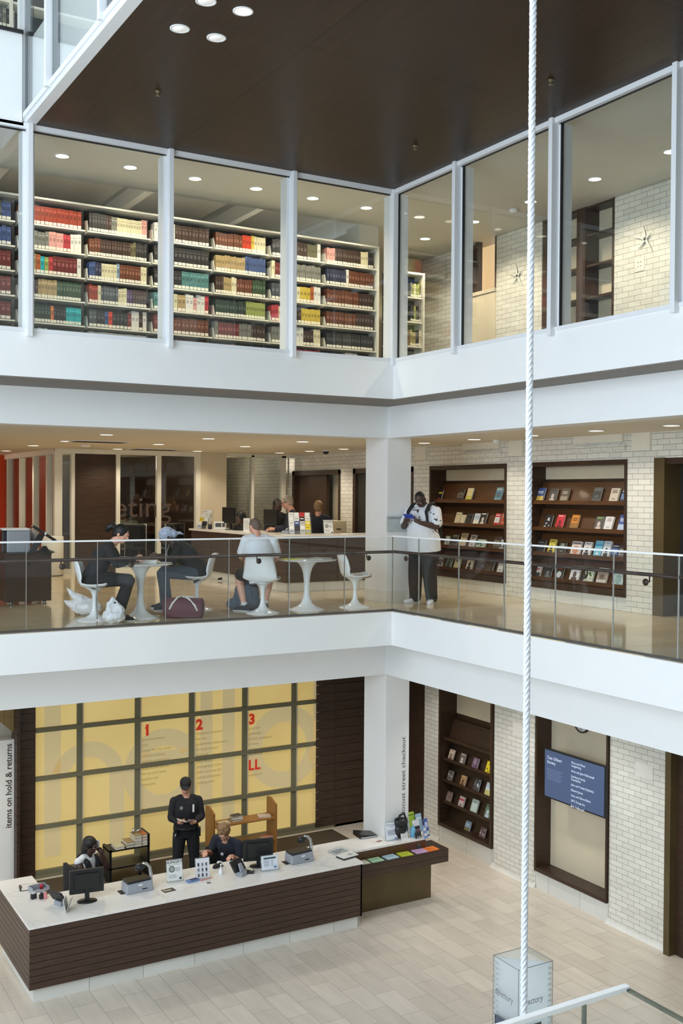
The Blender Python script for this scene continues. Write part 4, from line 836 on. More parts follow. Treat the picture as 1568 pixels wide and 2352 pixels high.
# ---------------------------------------------------------------- pedestal chairs and tables
def tulip_chair(lab, loc, rz):
    t = thing('pedestal_chair', lab, 'chair', loc, rz, 'white pedestal chairs')
    prof = [(.245, .458), (.20, .446), (.12, .432), (.02, .424), (-.08, .428), (-.155, .452), (-.20, .51), (-.225, .60), (-.245, .69), (-.262, .765), (-.285, .793), (-.308, .797)]
    hw = [.13, .19, .225, .24, .245, .245, .24, .23, .215, .195, .175, .15]
    def fn(u, v):
        k = v*(len(prof)-1); i = min(int(k), len(prof)-2); f = k-i
        x = prof[i][0]*(1-f)+prof[i+1][0]*f; z = prof[i][1]*(1-f)+prof[i+1][1]*f; w = hw[i]*(1-f)+hw[i+1]*f; s = 2*u-1
        back = max(0, min(1, (v-.42)/.2)); e = abs(s)**2.6
        return (x+e*(.085*back*(1-.5*max(0, v-.75)/.25))-(.05*e if v < .1 else 0), s*w, z+e*.055*(1-back))
    mb = MB(); mb.grid(fn, 16, 33, 'white_gloss'); o = mb.build('shell', t); sd = o.modifiers.new('solid', 'SOLIDIFY'); sd.thickness = .014; sd.offset = 0
    mb = MB(); mb.lathe([(.235, 0), (.235, .008), (.20, .018), (.12, .04), (.065, .075), (.04, .13), (.029, .2), (.027, .28), (.036, .34), (.06, .385), (.10, .412), (.13, .424)], (0, 0, 0), 32, 'white_gloss'); mb.build('pedestal', t)
    mb = MB(); mb.ell((.055, 0, .452), (.185, .19, .022), m='tulip_cushion'); mb.build('seat_cushion', t)
    return t
RZ = math.atan2(RT.y, RT.x)
p1 = AZ(217, 1425, 0); p3 = AZ(603, 1408, 0); p4 = AZ(815, 1395, 0); T1 = AZ(322, 1419, 0); T2 = AZ(704, 1400, 0); p2 = AZ(452, 1400, 0)
tulip_chair('white pedestal chair under the man with the ponytail', (p1.x, p1.y, 0), RZ+.12)
tulip_chair('white pedestal chair under the person in the pale cap', (p2.x, p2.y, 0), RZ+math.pi+.1)
tulip_chair('white pedestal chair seen from behind under the man in the white shirt', (p3.x, p3.y, 0), R(48))
tulip_chair('empty white pedestal chair with brown cushion beside the column', (p4.x, p4.y, 0), RZ+R(14))
def pedestal_table(lab, loc):
    t = thing('pedestal_table', lab, 'table', loc, 0, 'white pedestal tables')
    mb = MB(); mb.lathe([(.255, 0), (.255, .007), (.22, .02), (.14, .05), (.085, .095), (.055, .17), (.042, .28), (.042, .40), (.056, .52), (.08, .60), (.12, .66), (.165, .692), (.18, .70)], n=36, m='white_gloss'); mb.build('pedestal', t)
    mb = MB(); mb.lathe([(.001, .70), (.36, .70), (.425, .712), (.43, .717), (.425, .722), (.001, .722)], n=44, m='laminate'); mb.build('tabletop', t)
pedestal_table('white round pedestal table between the ponytailed man and the capped person', (T1.x, T1.y, 0))
pedestal_table('white round pedestal table with magazines beside the man in the white shirt', (T2.x, T2.y, 0))
TZ = .722
def flat_paper(name, lab, cat, x, y, z, w, d, rz, col, th=.004, grp=None, deco=None):
    mb = MB(); mb.box(-w/2, w/2, -d/2, d/2, 0, th, 'paint', col)
    if deco: deco(mb, w, d, th)
    return tag(mb.build(name, loc=(x, y, z), rot=(0, 0, rz)), lab, cat, grp)
def lines_deco(col, n=5, m=.12, head=None):
    def f(mb, w, d, th):
        if head: mb.box(-w*.42, w*.42, d*.30, d*.42, th, th+.0006, 'paint', head)
        for k in range(n): mb.box(-w*.4, w*(.4-.1*(k % 3)), d*(.2-.6*k/n), d*(.2-.6*k/n)+d*.03, th, th+.0006, 'paint', col)
    return f
flat_paper('magazine', 'yellowish green magazine lying on the pedestal table', 'magazine', T2.x-.22, T2.y+.02, TZ, .21, .28, R(70), S(206, 214, 70), .012, deco=lines_deco(S(120, 130, 60), 4))
flat_paper('newspaper', 'open newspaper spread in the middle of the pedestal table', 'newspaper', T2.x+.02, T2.y-.02, TZ, .36, .3, R(-20), S(206, 206, 202), .010, deco=lines_deco(S(140, 140, 140), 9))
flat_paper('magazine', 'folded grey magazine at the chair side of the pedestal table', 'magazine', T2.x+.25, T2.y+.05, TZ, .2, .26, R(30), S(180, 180, 180), .014, deco=lines_deco(S(90, 90, 92), 6))
mb = MB(); mb.box(-.11, .11, -.06, .06, 0, .045, 'paint', S(238, 238, 236)); tag(mb.build('white_box', loc=(T1.x+.10, T1.y-.05, TZ), rot=(0, 0, RZ), bevel=.004), 'small white box on the pedestal table', 'box')
flat_paper('paper_sheet', 'white paper sheet on the pedestal table near the capped person', 'paper', T1.x+.30, T1.y+.08, TZ, .2, .26, R(40), S(232, 232, 230), .002)
t = thing('paper_cup', 'ribbed clear plastic bowl held over the table by the ponytailed man', 'bowl', (T1.x-.26, T1.y-.14, TZ)); mb = MB(); mb.lathe([(.03, 0), (.05, .03), (.075, .07), (.08, .1), (.077, .1), (.07, .07), (.045, .03), (.001, .006)], n=14, m='plastic_bag'); mb.build('bowl', t)
for k in range(6): a = k*math.pi/3; MB().tube([(.05*math.cos(a), .05*math.sin(a), .03), (.082*math.cos(a), .082*math.sin(a), .1)], .004, 6, 'white_gloss').build('rib', t)
# ---------------------------------------------------------------- bags on the floor
def soft(name, lab, cat, shapes, mat, loc, rz, vox=.012, disp=.02, nscale=.09):
    mb = MB()
    for f in shapes: f(mb)
    o = mb.build(name, loc=loc, rot=(0, 0, rz)); o.data.materials.clear(); o.data.materials.append(MATS[mat])
    r = o.modifiers.new('r', 'REMESH'); r.mode = 'VOXEL'; r.voxel_size = vox; r.use_smooth_shade = True
    s_ = o.modifiers.new('s', 'SMOOTH'); s_.iterations = 4
    if disp:
        tx = bpy.data.textures.new('crumple', 'CLOUDS'); tx.noise_scale = nscale; d = o.modifiers.new('d', 'DISPLACE'); d.texture = tx; d.strength = disp; d.mid_level = .5
    return tag(o, lab, cat)
q = AZ(180, 1412, 0)
soft('plastic_bag', 'white plastic carrier bag with open handles behind the pedestal chair', 'bag', [lambda m: m.ell((.05, 0, .11), (.2, .13, .12)), lambda m: m.tube([(.0, 0, .17), (-.14, .0, .27), (-.24, -.02, .38)], [.10, .05, .012]), lambda m: m.tube([(-.05, 0, .1), (-.22, .03, .16), (-.30, .03, .20)], [.10, .045, .012])], 'plastic_bag', (q.x+.05, q.y-.1, 0), RZ, disp=.035)
q = AZ(262, 1431, 0)
soft('plastic_bag', 'white crumpled plastic bag with a twisted top on the floor by the glass', 'bag', [lambda m: m.ell((0, 0, .085), (.15, .11, .10)), lambda m: m.ell((.06, .0, .15), (.085, .07, .10)), lambda m: m.tube([(-.02, 0, .13), (-.05, 0, .24), (-.0, 0, .32)], [.08, .05, .02]), lambda m: m.tube([(-.0, 0, .30), (.05, 0, .26)], [.022, .01])], 'plastic_bag', (q.x, q.y+.02, 0), RZ, disp=.05, nscale=.06)
q = AZ(432, 1421, 0); t = thing('duffel_bag', 'maroon duffel bag with pale straps on the floor by the glass', 'bag', (q.x, q.y+.16, 0), RZ)
def duf(m): m.tube([(-.27, 0, .13), (-.25, 0, .13), (.25, 0, .13), (.27, 0, .13)], [.09, .135, .135, .09], 20); m.box(-.24, .24, -.11, .11, .004, .14)
mb = MB(); duf(mb); o = mb.build('bag_body', t); o.data.materials.clear(); o.data.materials.append(MATS['cloth_maroon']); r = o.modifiers.new('r', 'REMESH'); r.mode = 'VOXEL'; r.voxel_size = .012; r.use_smooth_shade = True; o.modifiers.new('s', 'SMOOTH').iterations = 6
for pts in ([(-.17, -.135, .12), (-.13, -.12, .20), (-.07, -.05, .275), (-.02, 0, .285)], [(.2, -.135, .10), (.17, -.13, .17), (.08, -.06, .25), (.0, .02, .28)], [(-.05, .0, .28), (.06, .02, .272), (.16, .01, .262)]):
    MB().tube(pts, .014, 6, 'paint', S(222, 216, 206)).build('strap', t)
soft('backpack', 'grey blue backpack slumped on the floor in front of the man in the white shirt', 'bag', [lambda m: m.ell((0, 0, .22), (.19, .15, .23)), lambda m: m.ell((.0, 0, .1), (.24, .17, .11)), lambda m: m.ell((-.12, .02, .09), (.18, .15, .10))], 'cloth_denim', (AZ(560, 1400, 0).x+.02, AZ(560, 1400, 0).y-.05, 0), 0, disp=.03)
# ---------------------------------------------------------------- service counter
mb = MB(); t = thing('service_counter', 'long dark timber service counter with a pale worktop on the gallery', 'counter')
CT = .955
mb.box(-.05, 2.92, 3.2, 3.3, .16, CT-.04, 'wood_h'); mb.box(-.05, .06, 3.3, 7.33, .16, CT-.04, 'wood_h'); mb.box(2.82, 2.92, 3.3, 4.0, .16, CT-.04, 'wood_h')
for k in range(5): mb.box(-.058, 2.92, 3.192, 3.2, .165+k*.152, .165+k*.152+.145, 'wood_desk'); mb.box(-.058, -.05, 3.2, 7.33, .165+k*.152, .165+k*.152+.145, 'wood_desk')
mb.build('body', t)
mb = MB(); mb.box(-.1, 2.93, 3.15, 4.0, CT-.035, CT, 'counter_top'); mb.box(-.1, .75, 4.0, 7.36, CT-.035, CT, 'counter_top'); mb.box(-.06, 2.93, 3.185, 4.0, CT-.05, CT-.035, 'dark_gap'); mb.build('worktop', t)
mb = MB(); mb.box(-.02, 2.9, 3.23, 3.3, 0, .165, 'stone_base'); mb.box(-.02, .05, 3.3, 7.3, 0, .165, 'stone_base_x'); mb.build('plinth', t)
def on_counter(px, py): return AZ(px, py, CT)
def monitor(name, lab, loc, rz, w=.42, h=.27, grp=None, stand=.16, dark=True):
    t = thing(name, lab, 'monitor', loc, rz, grp); M_ = 'black_plastic'
    mb = MB(); mb.box(-w/2, w/2, -.015, .025, stand-.03, stand+h, M_); mb.box(-w/2+.06, w/2-.06, -.04, -.015, stand+.03, stand+h-.05, M_); mb.build('housing', t, bevel=.006)
    mb = MB(); mb.box(-w/2+.015, w/2-.015, .025, .0262, stand-.015, stand+h-.015, 'screen_dim' if not dark else 'gasket'); mb.build('screen', t)
    mb = MB(); mb.prism([(-.03, -.055, 0), (.03, -.055, 0), (.025, -.04, stand+.1), (-.025, -.04, stand+.1)], (0, .03, 0), M_); mb.lathe([(.13, 0), (.13, .008), (.06, .02), (.001, .022)], (0, -.03, 0), 24, M_, sx=1, sy=.75); mb.build('stand', t)
    return t
monitor('computer_monitor', 'black monitor seen from behind at the far end of the gallery counter', (.33, 6.35, CT), R(100), .42, .28, 'gallery counter monitors')
monitor('computer_monitor', 'second black monitor on the gallery counter, behind the brochure rack', (.52, 4.9, CT), R(97), .44, .26, 'gallery counter monitors')
def sign_stand(name, lab, loc, rz, w, h, title, tsize, seal=True, face=None, sc=1, tilt=R(-12)):
    t = thing(name, lab, 'sign', loc, rz); T = Matrix.Rotation(tilt, 4, 'X')
    mb = MB(); mb.at(T); mb.box(-w/2-.012, w/2+.012, .003, .006, 0, h+.012, 'acrylic'); mb.at(Matrix.Identity(4)); mb.box(-w/2-.012, w/2+.012, -.05, .05, 0, .004, 'acrylic'); mb.build('acrylic_holder', t)
    mb = MB(); mb.at(T); mb.box(-w/2, w/2, -.002, .002, .008, h, 'paint', face or S(232, 232, 230)); F_ = -.0066; ink = S(50, 50, 52); lt = S(140, 142, 146)
    if title: mb.text(title, tsize, (0, F_, h*.84), (1, 0, 0), (0, 0, 1), 'paint', ink, 'CENTER')
    def rc(a, b_, c, d, col=lt): mb.poly([(a*w-w/2, F_, c*h), (b_*w-w/2, F_, c*h), (b_*w-w/2, F_, d*h), (a*w-w/2, F_, d*h)], 'paint', col)
    if seal:
        mb.poly([(-.18*w+.2*w*math.cos(a), F_, .58*h+.2*w*math.sin(a)) for a in [2*math.pi*k/22 for k in range(22)]], 'paint', S(110, 116, 112)); mb.poly([(-.18*w+.13*w*math.cos(a), F_-.0004, .58*h+.13*w*math.sin(a)) for a in [2*math.pi*k/22 for k in range(22)]], 'paint', S(160, 166, 162))
        rc(.08, .92, .77, .785); [rc(.56, .9-.06*(k % 2), .62-.05*k, .635-.05*k) for k in range(4)]; [rc(.1, .6, .3-.06*k, .315-.06*k) for k in range(3)]; rc(.78, .93, .07, .17, S(60, 62, 70))
    mb.build('printed_sheet', t); return t
def stack_cards(t, cols, x0, z0, dz, w, h, dy, tilt=R(-14)):
    for r, row in enumerate(cols):
        for k, c in enumerate(row):
            mb = MB(); mb.at(Matrix.Translation((x0+k*(w+.008), dy*r, z0+dz*r)) @ Matrix.Rotation(tilt, 4, 'X')); mb.box(-w/2, w/2, -.006, .006, 0, h, 'paint', c)
            dk = tuple(q*.45 for q in c[:3])+(1,); mb.box(-w*.36, w*.3, -.0068, -.006, h*.72, h*.82, 'paint', dk if (r+k) % 2 else S(236, 236, 234)); mb.box(-w*.4, w*.4, -.0068, -.006, h*.2, h*.5, 'paint', dk if (r+k) % 3 else S(150, 160, 176)); mb.build('leaflet', t)
def brochure_rack(lab, loc, rz, cols, w, h, sc=1):
    t = thing('brochure_rack', lab, 'brochure rack', loc, rz); n = len(cols[0]); Wd = n*(w+.008)+.02; rws = len(cols)
    mb = MB()
    for r in range(rws): mb.box(-Wd/2, Wd/2, .06*r-.012, .06*r-.008, .075*r+.004, .075*r+.06, 'acrylic'); mb.box(-Wd/2, Wd/2, .06*r-.012, .06*r+.05, .075*r, .075*r+.004, 'acrylic')
    for s_ in (-1, 1): mb.prism([(s_*Wd/2, -.012, 0), (s_*Wd/2, .06*rws, 0), (s_*Wd/2, .06*rws, .075*rws+.1), (s_*Wd/2, -.012, .06)], (.004, 0, 0), 'acrylic')
    mb.build('holder', t); stack_cards(t, cols, -Wd/2+.01+w/2, .006, .075, w, h, .06); return t
p = on_counter(640, 1223)
brochure_rack('tiered brochure rack of white, blue and yellow leaflets on the gallery counter', (.52, 3.75, CT), R(-22), [[WHT, S(60, 60, 66), WHT, YEL], [WHT, S(60, 84, 140), S(200, 196, 190), YEL], [WHT, WHT, BLK, WHT], [WHT, WHT, REDc, S(214, 214, 210)]], .088, .15)
brochure_rack('narrow brochure rack with a yellow card at the far end of the counter', (-.02, 6.9, CT), R(-60), [[WHT, BLK], [YEL, WHT], [WHT, WHT], [WHT, WHT]], .1, .15)
sign_stand('counter_sign', 'white HUNGRY? sign in a clear stand on the gallery counter', (1.02, 3.62, CT), R(-8), .17, .25, 'HUNGRY?', .045)
sign_stand('counter_sign', 'wide white card with two dark photos on the gallery counter', (.2, 6.5, CT), R(-25), .22, .16, None, 0, seal=False)
mb = MB()
for a, b_ in ((-.09, .03), (.045, .095)): mb.box(a, b_, -.004, -.0035, .05, .13, 'paint', S(70, 70, 72))
o = mb.build('photo_print', bpy.data.objects['counter_sign.001']); o.rotation_euler = (R(-12), 0, 0); o.location = (0, -.004, 0)
mb = MB(); mb.box(-.055, .055, -.05, .05, 0, .24, 'white'); mb.box(-.04, .04, -.0512, -.05, .03, .2, 'paint', S(206, 204, 200)); tag(mb.build('white_carton', loc=(.35, 5.6, CT), rot=(0, 0, R(-20)), bevel=.003), 'upright white carton between the two counter monitors', 'box')
t = thing('pen_cup', 'dark cup of pens beside the narrow brochure rack', 'pen cup', (.1, 6.75, CT)); MB().lathe([(.04, 0), (.042, .1), (.038, .1), (.036, .005), (.001, .004)], n=16, m='black_plastic').build('cup', t)
for k in range(4): MB().tube([(.015*math.cos(k*1.6), .015*math.sin(k*1.6), .02), (.04*math.cos(k*1.6), .04*math.sin(k*1.6), .16)], .004, 6, 'paint', (S(40, 60, 120), S(220, 220, 220), S(40, 40, 40), S(150, 120, 90))[k]).build('pen', t)
mb = MB(); mb.box(-.09, .09, -.07, .07, 0, .06, 'gray_plastic'); mb.tube([(-.1, -.02, .07), (-.06, -.02, .09), (.06, -.02, .09), (.1, -.02, .07)], .016, 8, 'gray_plastic'); tag(mb.build('desk_telephone', loc=(.38, 3.95, CT), rot=(0, 0, R(30))), 'grey desk telephone partly hidden by the brochure rack', 'telephone')
t = thing('filing_cabinet', 'cream filing cabinet behind the gallery counter by the brick pier', 'cabinet', (2.62, 6.35, 0)); MB().box(-.2, .2, -.3, .3, 0, 1.12, 'panel_tan').build('body', t, bevel=.008)
for k in range(3): MB().box(-.18, .18, -.315, -.3, .08+.34*k, .38+.34*k, 'panel_tan').build('drawer', t); MB().box(-.05, .05, -.325, -.315, .27+.34*k, .285+.34*k, 'gasket').build('handle', t)
# computer screen on the wall of the screen room
p = AY(613, 1110, 12.3); t = thing('wall_screen', 'green bordered display screen seen through the screen room glass', 'screen', (p.x, 12.33, p.z)); W2 = .66; H2 = .66
MB().box(-W2, W2, 0, .05, -H2*.85, H2*.85, 'screen_green').build('border', t); mb = MB(); mb.box(-W2*.82, W2, -.006, 0, -H2*.68, H2*.84, 'screen_white')
for k in range(3): mb.box(-W2*.5, -W2*.3, -.008, -.006, .15-.3*k-.12, .15-.3*k+.06, 'screen_blue'); mb.box(-W2*.2, W2*.7, -.008, -.006, .15-.3*k-.04, .15-.3*k-.02, 'screen_dim')
mb.build('picture', t)
# ---------------------------------------------------------------- print kiosk at the west side
KX0, KX1, KY = -4.66, -4.01, 3.1
t = thing('print_kiosk', 'dark low cabinet holding the printer and touch screen by the glass', 'cabinet', (0, 0, 0)); mb = MB(); mb.box(KX0-.02, KX1, KY, KY+.62, .05, .735, 'wood'); mb.box(KX0-.02, KX1+.005, KY-.01, KY+.63, .735, .76, 'wood'); mb.build('body', t, bevel=.004)
mb = MB(); q = AY(65, 1293, KY); mb.cyl((q.x, KY-.004, q.z), (q.x, KY, q.z), .035, n=20, m='gasket'); mb.build('grommet', t)
for x in (KX0+.08, KX1-.08): MB().cyl((x, KY+.08, 0), (x, KY+.08, .05), .025, n=12, m='chrome').build('foot', t)
t = thing('printer', 'grey and white printer on the dark kiosk cabinet', 'printer', (-4.42, 3.47, .76), R(-8)); MB().box(-.17, .17, -.2, .2, 0, .33, 'gray_plastic').build('body', t, bevel=.02); MB().box(-.235, -.17, -.19, .19, .01, .325, 'black_plastic').build('side_panel', t, bevel=.01)
MB().box(-.235, .16, -.2, .2, .33, .36, 'white').build('lid', t, bevel=.01); mb = MB(); mb.tube([(.14, .0, .30), (.2, 0, .26), (.21, 0, .16)], .08, 12, 'gray_plastic'); mb.build('paper_drum', t)
t = thing('touch_screen', 'black tilted touch screen on a stand on the kiosk cabinet', 'touch screen', (-4.13, 3.16, .76), R(-10)); mb = MB(); mb.at(Matrix.Translation((.02, 0, .29)) @ Matrix.Rotation(R(34), 4, 'Y')); mb.box(-.2, .2, -.15, .15, -.02, .02, 'black_plastic'); mb.build('display', t, bevel=.01)
mb = MB(); mb.prism([(-.2, -.03, .0), (-.1, -.03, 0), (.03, -.03, .26), (-.06, -.03, .28)], (0, .06, 0), 'black_plastic'); mb.lathe([(.15, 0), (.15, .012), (.06, .05), (.03, .1)], (.03, 0, 0), 20, 'black_plastic'); mb.build('stand', t)
mb = MB(); mb.box(.02, .045, -.16, -.15, .27, .31, 'white'); mb.build('card_reader', t)
t = thing('office_chair', 'grey armed chair with timber legs at the kiosk, cut by the view', 'chair', (-5.16, 2.75, 0), R(-20))
MB().box(-.24, .24, -.24, .24, .42, .47, 'wood_light').build('seat', t); MB().box(-.24, .24, .2, .25, .5, .68, 'wood_light').build('backrest', t)
for sx in (-.22, .22):
    MB().tube([(sx, -.24, .60), (sx, .22, .60)], .02, 8, 'gray_plastic').build('armrest', t); MB().tube([(sx, -.24, .60), (sx, -.25, .45), (sx, -.2, .40)], .02, 8, 'gray_plastic').build('arm_support', t)
    for sy in (-.22, .22): MB().cyl((sx, sy, .0), (sx, sy, .42), .02, n=10, m='wood_light').build('leg', t)
q = AZ(118, 1322, 0); t = thing('round_bin', 'white cylindrical bin standing before the meeting room corner', 'bin', (q.x+.02, q.y, 0)); MB().lathe([(.215, .015), (.215, .78), (.2, .79), (.001, .79)], n=36, m='plaster').build('drum', t); MB().lathe([(.21, 0), (.21, .015), (.001, .015)], n=36, m='dark_gap').build('base_ring', t)
# meeting room furniture
def mesh_chair(lab, x, y, rz):
    t = thing('meeting_chair', lab, 'chair', (x, y, 0), rz, 'meeting room chairs'); MB().box(-.23, .23, -.22, .22, .43, .48, 'cloth_black').build('seat', t, bevel=.02); MB().box(-.22, .22, -.25, -.22, .55, .98, 'cloth_black').build('backrest', t, bevel=.02)
    MB().tube([(-.24, -.24, .0), (-.24, -.24, 1.0), (.24, -.24, 1.0), (.24, -.24, 0)], .012, 8, 'chrome').build('frame', t)
    for sx in (-.24, .24): MB().tube([(sx, .2, 0), (sx, .2, .46), (sx, -.24, .46)], .012, 8, 'chrome').build('leg', t)
mesh_chair('black meeting chair with chrome frame behind the seated green shirt', -.55, 9.5, 0); mesh_chair('black meeting chair with chrome frame beyond the second glass pane', .35, 9.6, R(10))
t = thing('meeting_table', 'dark table inside the meeting room', 'table', (-.5, 11.0, 0)); MB().box(-1.2, 1.2, -.5, .5, .70, .74, 'wood').build('tabletop', t)
for sx in (-1.1, 1.1): MB().box(sx-.04, sx+.04, -.4, .4, 0, .70, 'wood').build('leg', t)
# ================================================================ lobby: service desk
DZ = F1+.96; DT = DZ
t = thing('service_desk', 'long dark slatted service desk with a pale stone worktop in the lobby', 'desk')
def slats(mb, x0, x1, y0, y1, z0, z1, n, axis):
    h = (z1-z0)/n
    for k in range(n):
        a, b_ = z0+k*h+.003, z0+(k+1)*h-.003
        mb.box(x0, x1, y0, y1, a, b_, 'wood_desk')
mb = MB(); ZB = F1+.178; ZW = DZ-.03
mb.box(-4.995, -.285, .325, .40, ZB, ZW, 'dark_gap'); slats(mb, -5.02, -.28, .30, .325, ZB, ZW, 9, 'x')
mb.box(-4.995, -4.95, .40, 2.03, ZB, ZW, 'dark_gap'); slats(mb, -5.02, -4.995, .32, 2.05, ZB, ZW, 9, 'y')
mb.box(-5.0, -4.58, 2.03, 2.05, ZB, ZW, 'wood_desk'); mb.box(-.305, -.28, .30, 1.2, ZB, ZW, 'wood_desk')
mb.box(-4.62, -4.58, 1.3, 2.04, F1, ZW, 'wood'); mb.box(-4.57, .55, 1.2, 1.24, F1, ZW, 'wood'); mb.build('slatted_front', t)
mb = MB(); mb.box(-5.03, -.27, .29, 1.27, ZW, DZ, 'quartz'); mb.box(-5.03, -4.55, 1.27, 2.06, ZW, DZ, 'quartz'); mb.box(-.27, .555, .755, 1.27, ZW, DZ, 'quartz'); mb.box(.555, 1.15, .755, 1.02, ZW, DZ, 'quartz'); mb.build('worktop', t)
mb = MB(); mb.box(-4.96, -.30, .36, .40, F1, ZB, 'stone_base'); mb.box(-4.96, -4.9, .40, 2.0, F1, ZB, 'stone_base_x'); mb.box(-.31, -.29, .36, .7, F1, ZB, 'stone_base_x'); mb.build('stone_plinth', t)
t = thing('leaflet_counter', 'lower dark timber leaflet counter joined to the end of the service desk', 'counter')
mb = MB(); mb.box(-.27, 1.44, .56, .76, -3.83, -3.80, 'wood'); mb.box(-.27, 1.44, .56, .585, -3.91, -3.83, 'wood_desk'); mb.box(-.27, 1.44, .56, .585, -4.0, -3.914, 'wood_desk'); mb.box(1.41, 1.44, .585, 1.02, -4.0, -3.83, 'wood_desk'); mb.box(1.15, 1.44, .76, 1.02, -3.83, -3.80, 'wood'); mb.build('tray', t)
mb = MB(); mb.box(-.27, 1.15, .757, .80, -3.80, -3.671, 'wood_shelf'); mb.box(1.12, 1.15, .8, 1.02, -3.8, -3.671, 'wood_shelf'); mb.build('riser', t)
mb = MB(); mb.box(-.26, 1.27, .78, .82, F1, -4.0, 'bronze'); mb.box(1.24, 1.30, .82, 1.02, F1+.3, -4.0, 'bronze'); mb.build('base_panel', t)
def D(px, py, z=None): p = AZ(px, py, DT if z is None else z); return p.x, p.y
# papers and small things on the desk
x, y = D(75, 2037); t = thing('clipboard', 'clipboard with white paper on the desk return', 'clipboard', (x, y, DT), R(80)); MB().box(-.12, .12, -.17, .17, 0, .004, 'black_plastic').build('board', t); MB().box(-.105, .105, -.165, .15, .0042, .007, 'paint', S(226, 222, 216)).build('paper', t); MB().box(-.05, .05, .14, .175, .007, .016, 'chrome').build('clip', t)
x, y = D(90, 2046); t = thing('pen_tray', 'pale tray holding stamps and pens on the desk corner', 'tray', (x, y, DT), R(10)); mb = MB(); mb.box(-.12, .12, -.06, .08, 0, .012, 'gray_plastic'); mb.box(-.12, -.11, -.06, .08, .012, .07, 'gray_plastic'); mb.box(.11, .12, -.06, .08, .012, .05, 'gray_plastic'); mb.box(-.12, .12, .07, .08, .012, .07, 'gray_plastic'); mb.build('tray_body', t)
for i, (px, py, w, h, c, lab) in enumerate(((77, 2060, .07, .09, BLK, 'black rubber stamp at the outer end of the pen tray'), (96, 2060, .06, .08, S(40, 40, 44), 'black ink stamp in front of the pen tray'), (104, 2060, .04, .09, S(226, 150, 150), 'small pink bottle in front of the pen tray'))):
    x, y = D(px, py+4); mb = MB(); mb.box(-w/2, w/2, -.025, .025, 0, h*.7, 'paint', c); mb.box(-w*.3, w*.3, -.018, .018, h*.7, h, 'paint', S(200, 200, 200) if i == 0 else c); tag(mb.build(('rubber_stamp', 'ink_stamp', 'small_bottle')[i], loc=(x, y, DT), rot=(0, 0, R(12)), bevel=.004), lab, 'stamp' if i < 2 else 'bottle')
x, y = D(96, 2044); mb = MB(); mb.ell((0, 0, .035), (.024, .024, .03), m='paint', c=S(186, 40, 50)); mb.box(-.02, .02, -.02, .02, 0, .012, 'paint', S(120, 30, 36)); tag(mb.build('stamp_knob', loc=(x, y+.02, DT+.012)), 'red knobbed stamp lying in the pen tray', 'stamp')
def payment_screen(lab, px, py, rz):
    x, y = D(px, py); t = thing('payment_screen', lab, 'payment screen', (x, y, DT), rz, 'desk payment screens')
    mb = MB(); mb.box(-.06, .06, -.07, .05, 0, .06, 'gray_plastic'); mb.prism([(-.045, -.05, .06), (.045, -.05, .06), (.03, .0, .16), (-.03, .0, .16)], (0, .03, 0), 'gray_plastic'); mb.build('base', t, bevel=.006)
    mb = MB(); mb.at(Matrix.Translation((0, .05, .13)) @ Matrix.Rotation(R(-35), 4, 'X')); mb.box(-.12, .12, -.012, .016, -.085, .085, 'black_plastic'); mb.build('display', t, bevel=.006)
    mb = MB(); mb.at(Matrix.Translation((0, .05, .13)) @ Matrix.Rotation(R(-35), 4, 'X')); mb.box(-.11, .11, .016, .0172, -.075, .075, 'gasket'); mb.build('screen', t); return t
payment_screen('black payment screen on a grey base at the west end of the desk', 138, 2078, R(118))
payment_screen('black payment screen on a grey base in front of the young man', 552, 2010, R(28))
x, y = D(155, 2092); t = thing('tent_card', 'white tent card with slanting print leaning by the payment screen', 'sign', (x, y, DT), R(62)); mb = MB(); mb.at(Matrix.Rotation(R(-14), 4, 'X')); mb.box(-.09, .09, -.003, .003, 0, .17, 'paint', S(220, 218, 212))
for k in range(4): mb.box(-.065, .065-.012*k, -.004, -.003, .13-.032*k, .142-.032*k, 'paint', S(86, 86, 88))
mb.build('card', t); mb = MB(); mb.at(Matrix.Rotation(R(18), 4, 'X')); mb.box(-.09, .09, .0, .004, 0, .165, 'paint', S(190, 190, 186)); mb.build('back_flap', t)
x, y = D(199, 2068); monitor('desk_monitor', 'black monitor seen from behind at the west end of the lobby desk', (x, y, DT), R(-8), .44, .28, 'lobby desk monitors', .13)
x, y = D(596, 1990); monitor('desk_monitor', 'black monitor seen from behind beside the young man', (x, y+.05, DT), R(-14), .43, .28, 'lobby desk monitors', .10)
def scan_station(lab, px, py, rz):
    x, y = D(px, py); t = thing('scan_station', lab, 'scanner', (x, y, DT), rz, 'desk scan stations')
    mb = MB(); mb.prism([(-.2, -.12, 0), (.19, -.12, 0), (.17, -.09, .14), (-.18, -.09, .12)], (0, .22, 0), 'gray_plastic'); mb.build('housing', t, bevel=.02, seg=3)
    MB().box(-.175, .165, -.085, .12, .125, .155, 'black_plastic').build('scan_bed', t, bevel=.015); mb = MB(); mb.box(-.03, .03, -.104, -.100, .088, .108, 'white'); mb.box(.02, .09, -.119, -.113, .04, .05, 'gasket'); mb.build('label_plate', t)
    mb = MB(); mb.tube([(.17, -.03, .0), (.17, -.03, .20), (.155, -.03, .29), (.11, -.03, .34), (.05, -.03, .355)], [.030, .028, .026, .024, .02], 10, 'chrome'); mb.build('arm', t)
    mb = MB(); mb.ell((.02, -.03, .32), (.07, .06, .045), m='black_plastic'); mb.box(-.04, .05, -.07, .01, .27, .31, 'black_plastic'); mb.build('camera_head', t, bevel=.01)
    MB().box(.12, .2, -.06, .0, -.0, .02, 'black_plastic').build('arm_foot', t); MB().box(-.25, -.12, -.05, .1, 0, .004, 'gasket').build('mat', t)
scan_station('grey scan station with curved arm between the monitor and the HUNGRY? sign', 316, 2044, R(2))
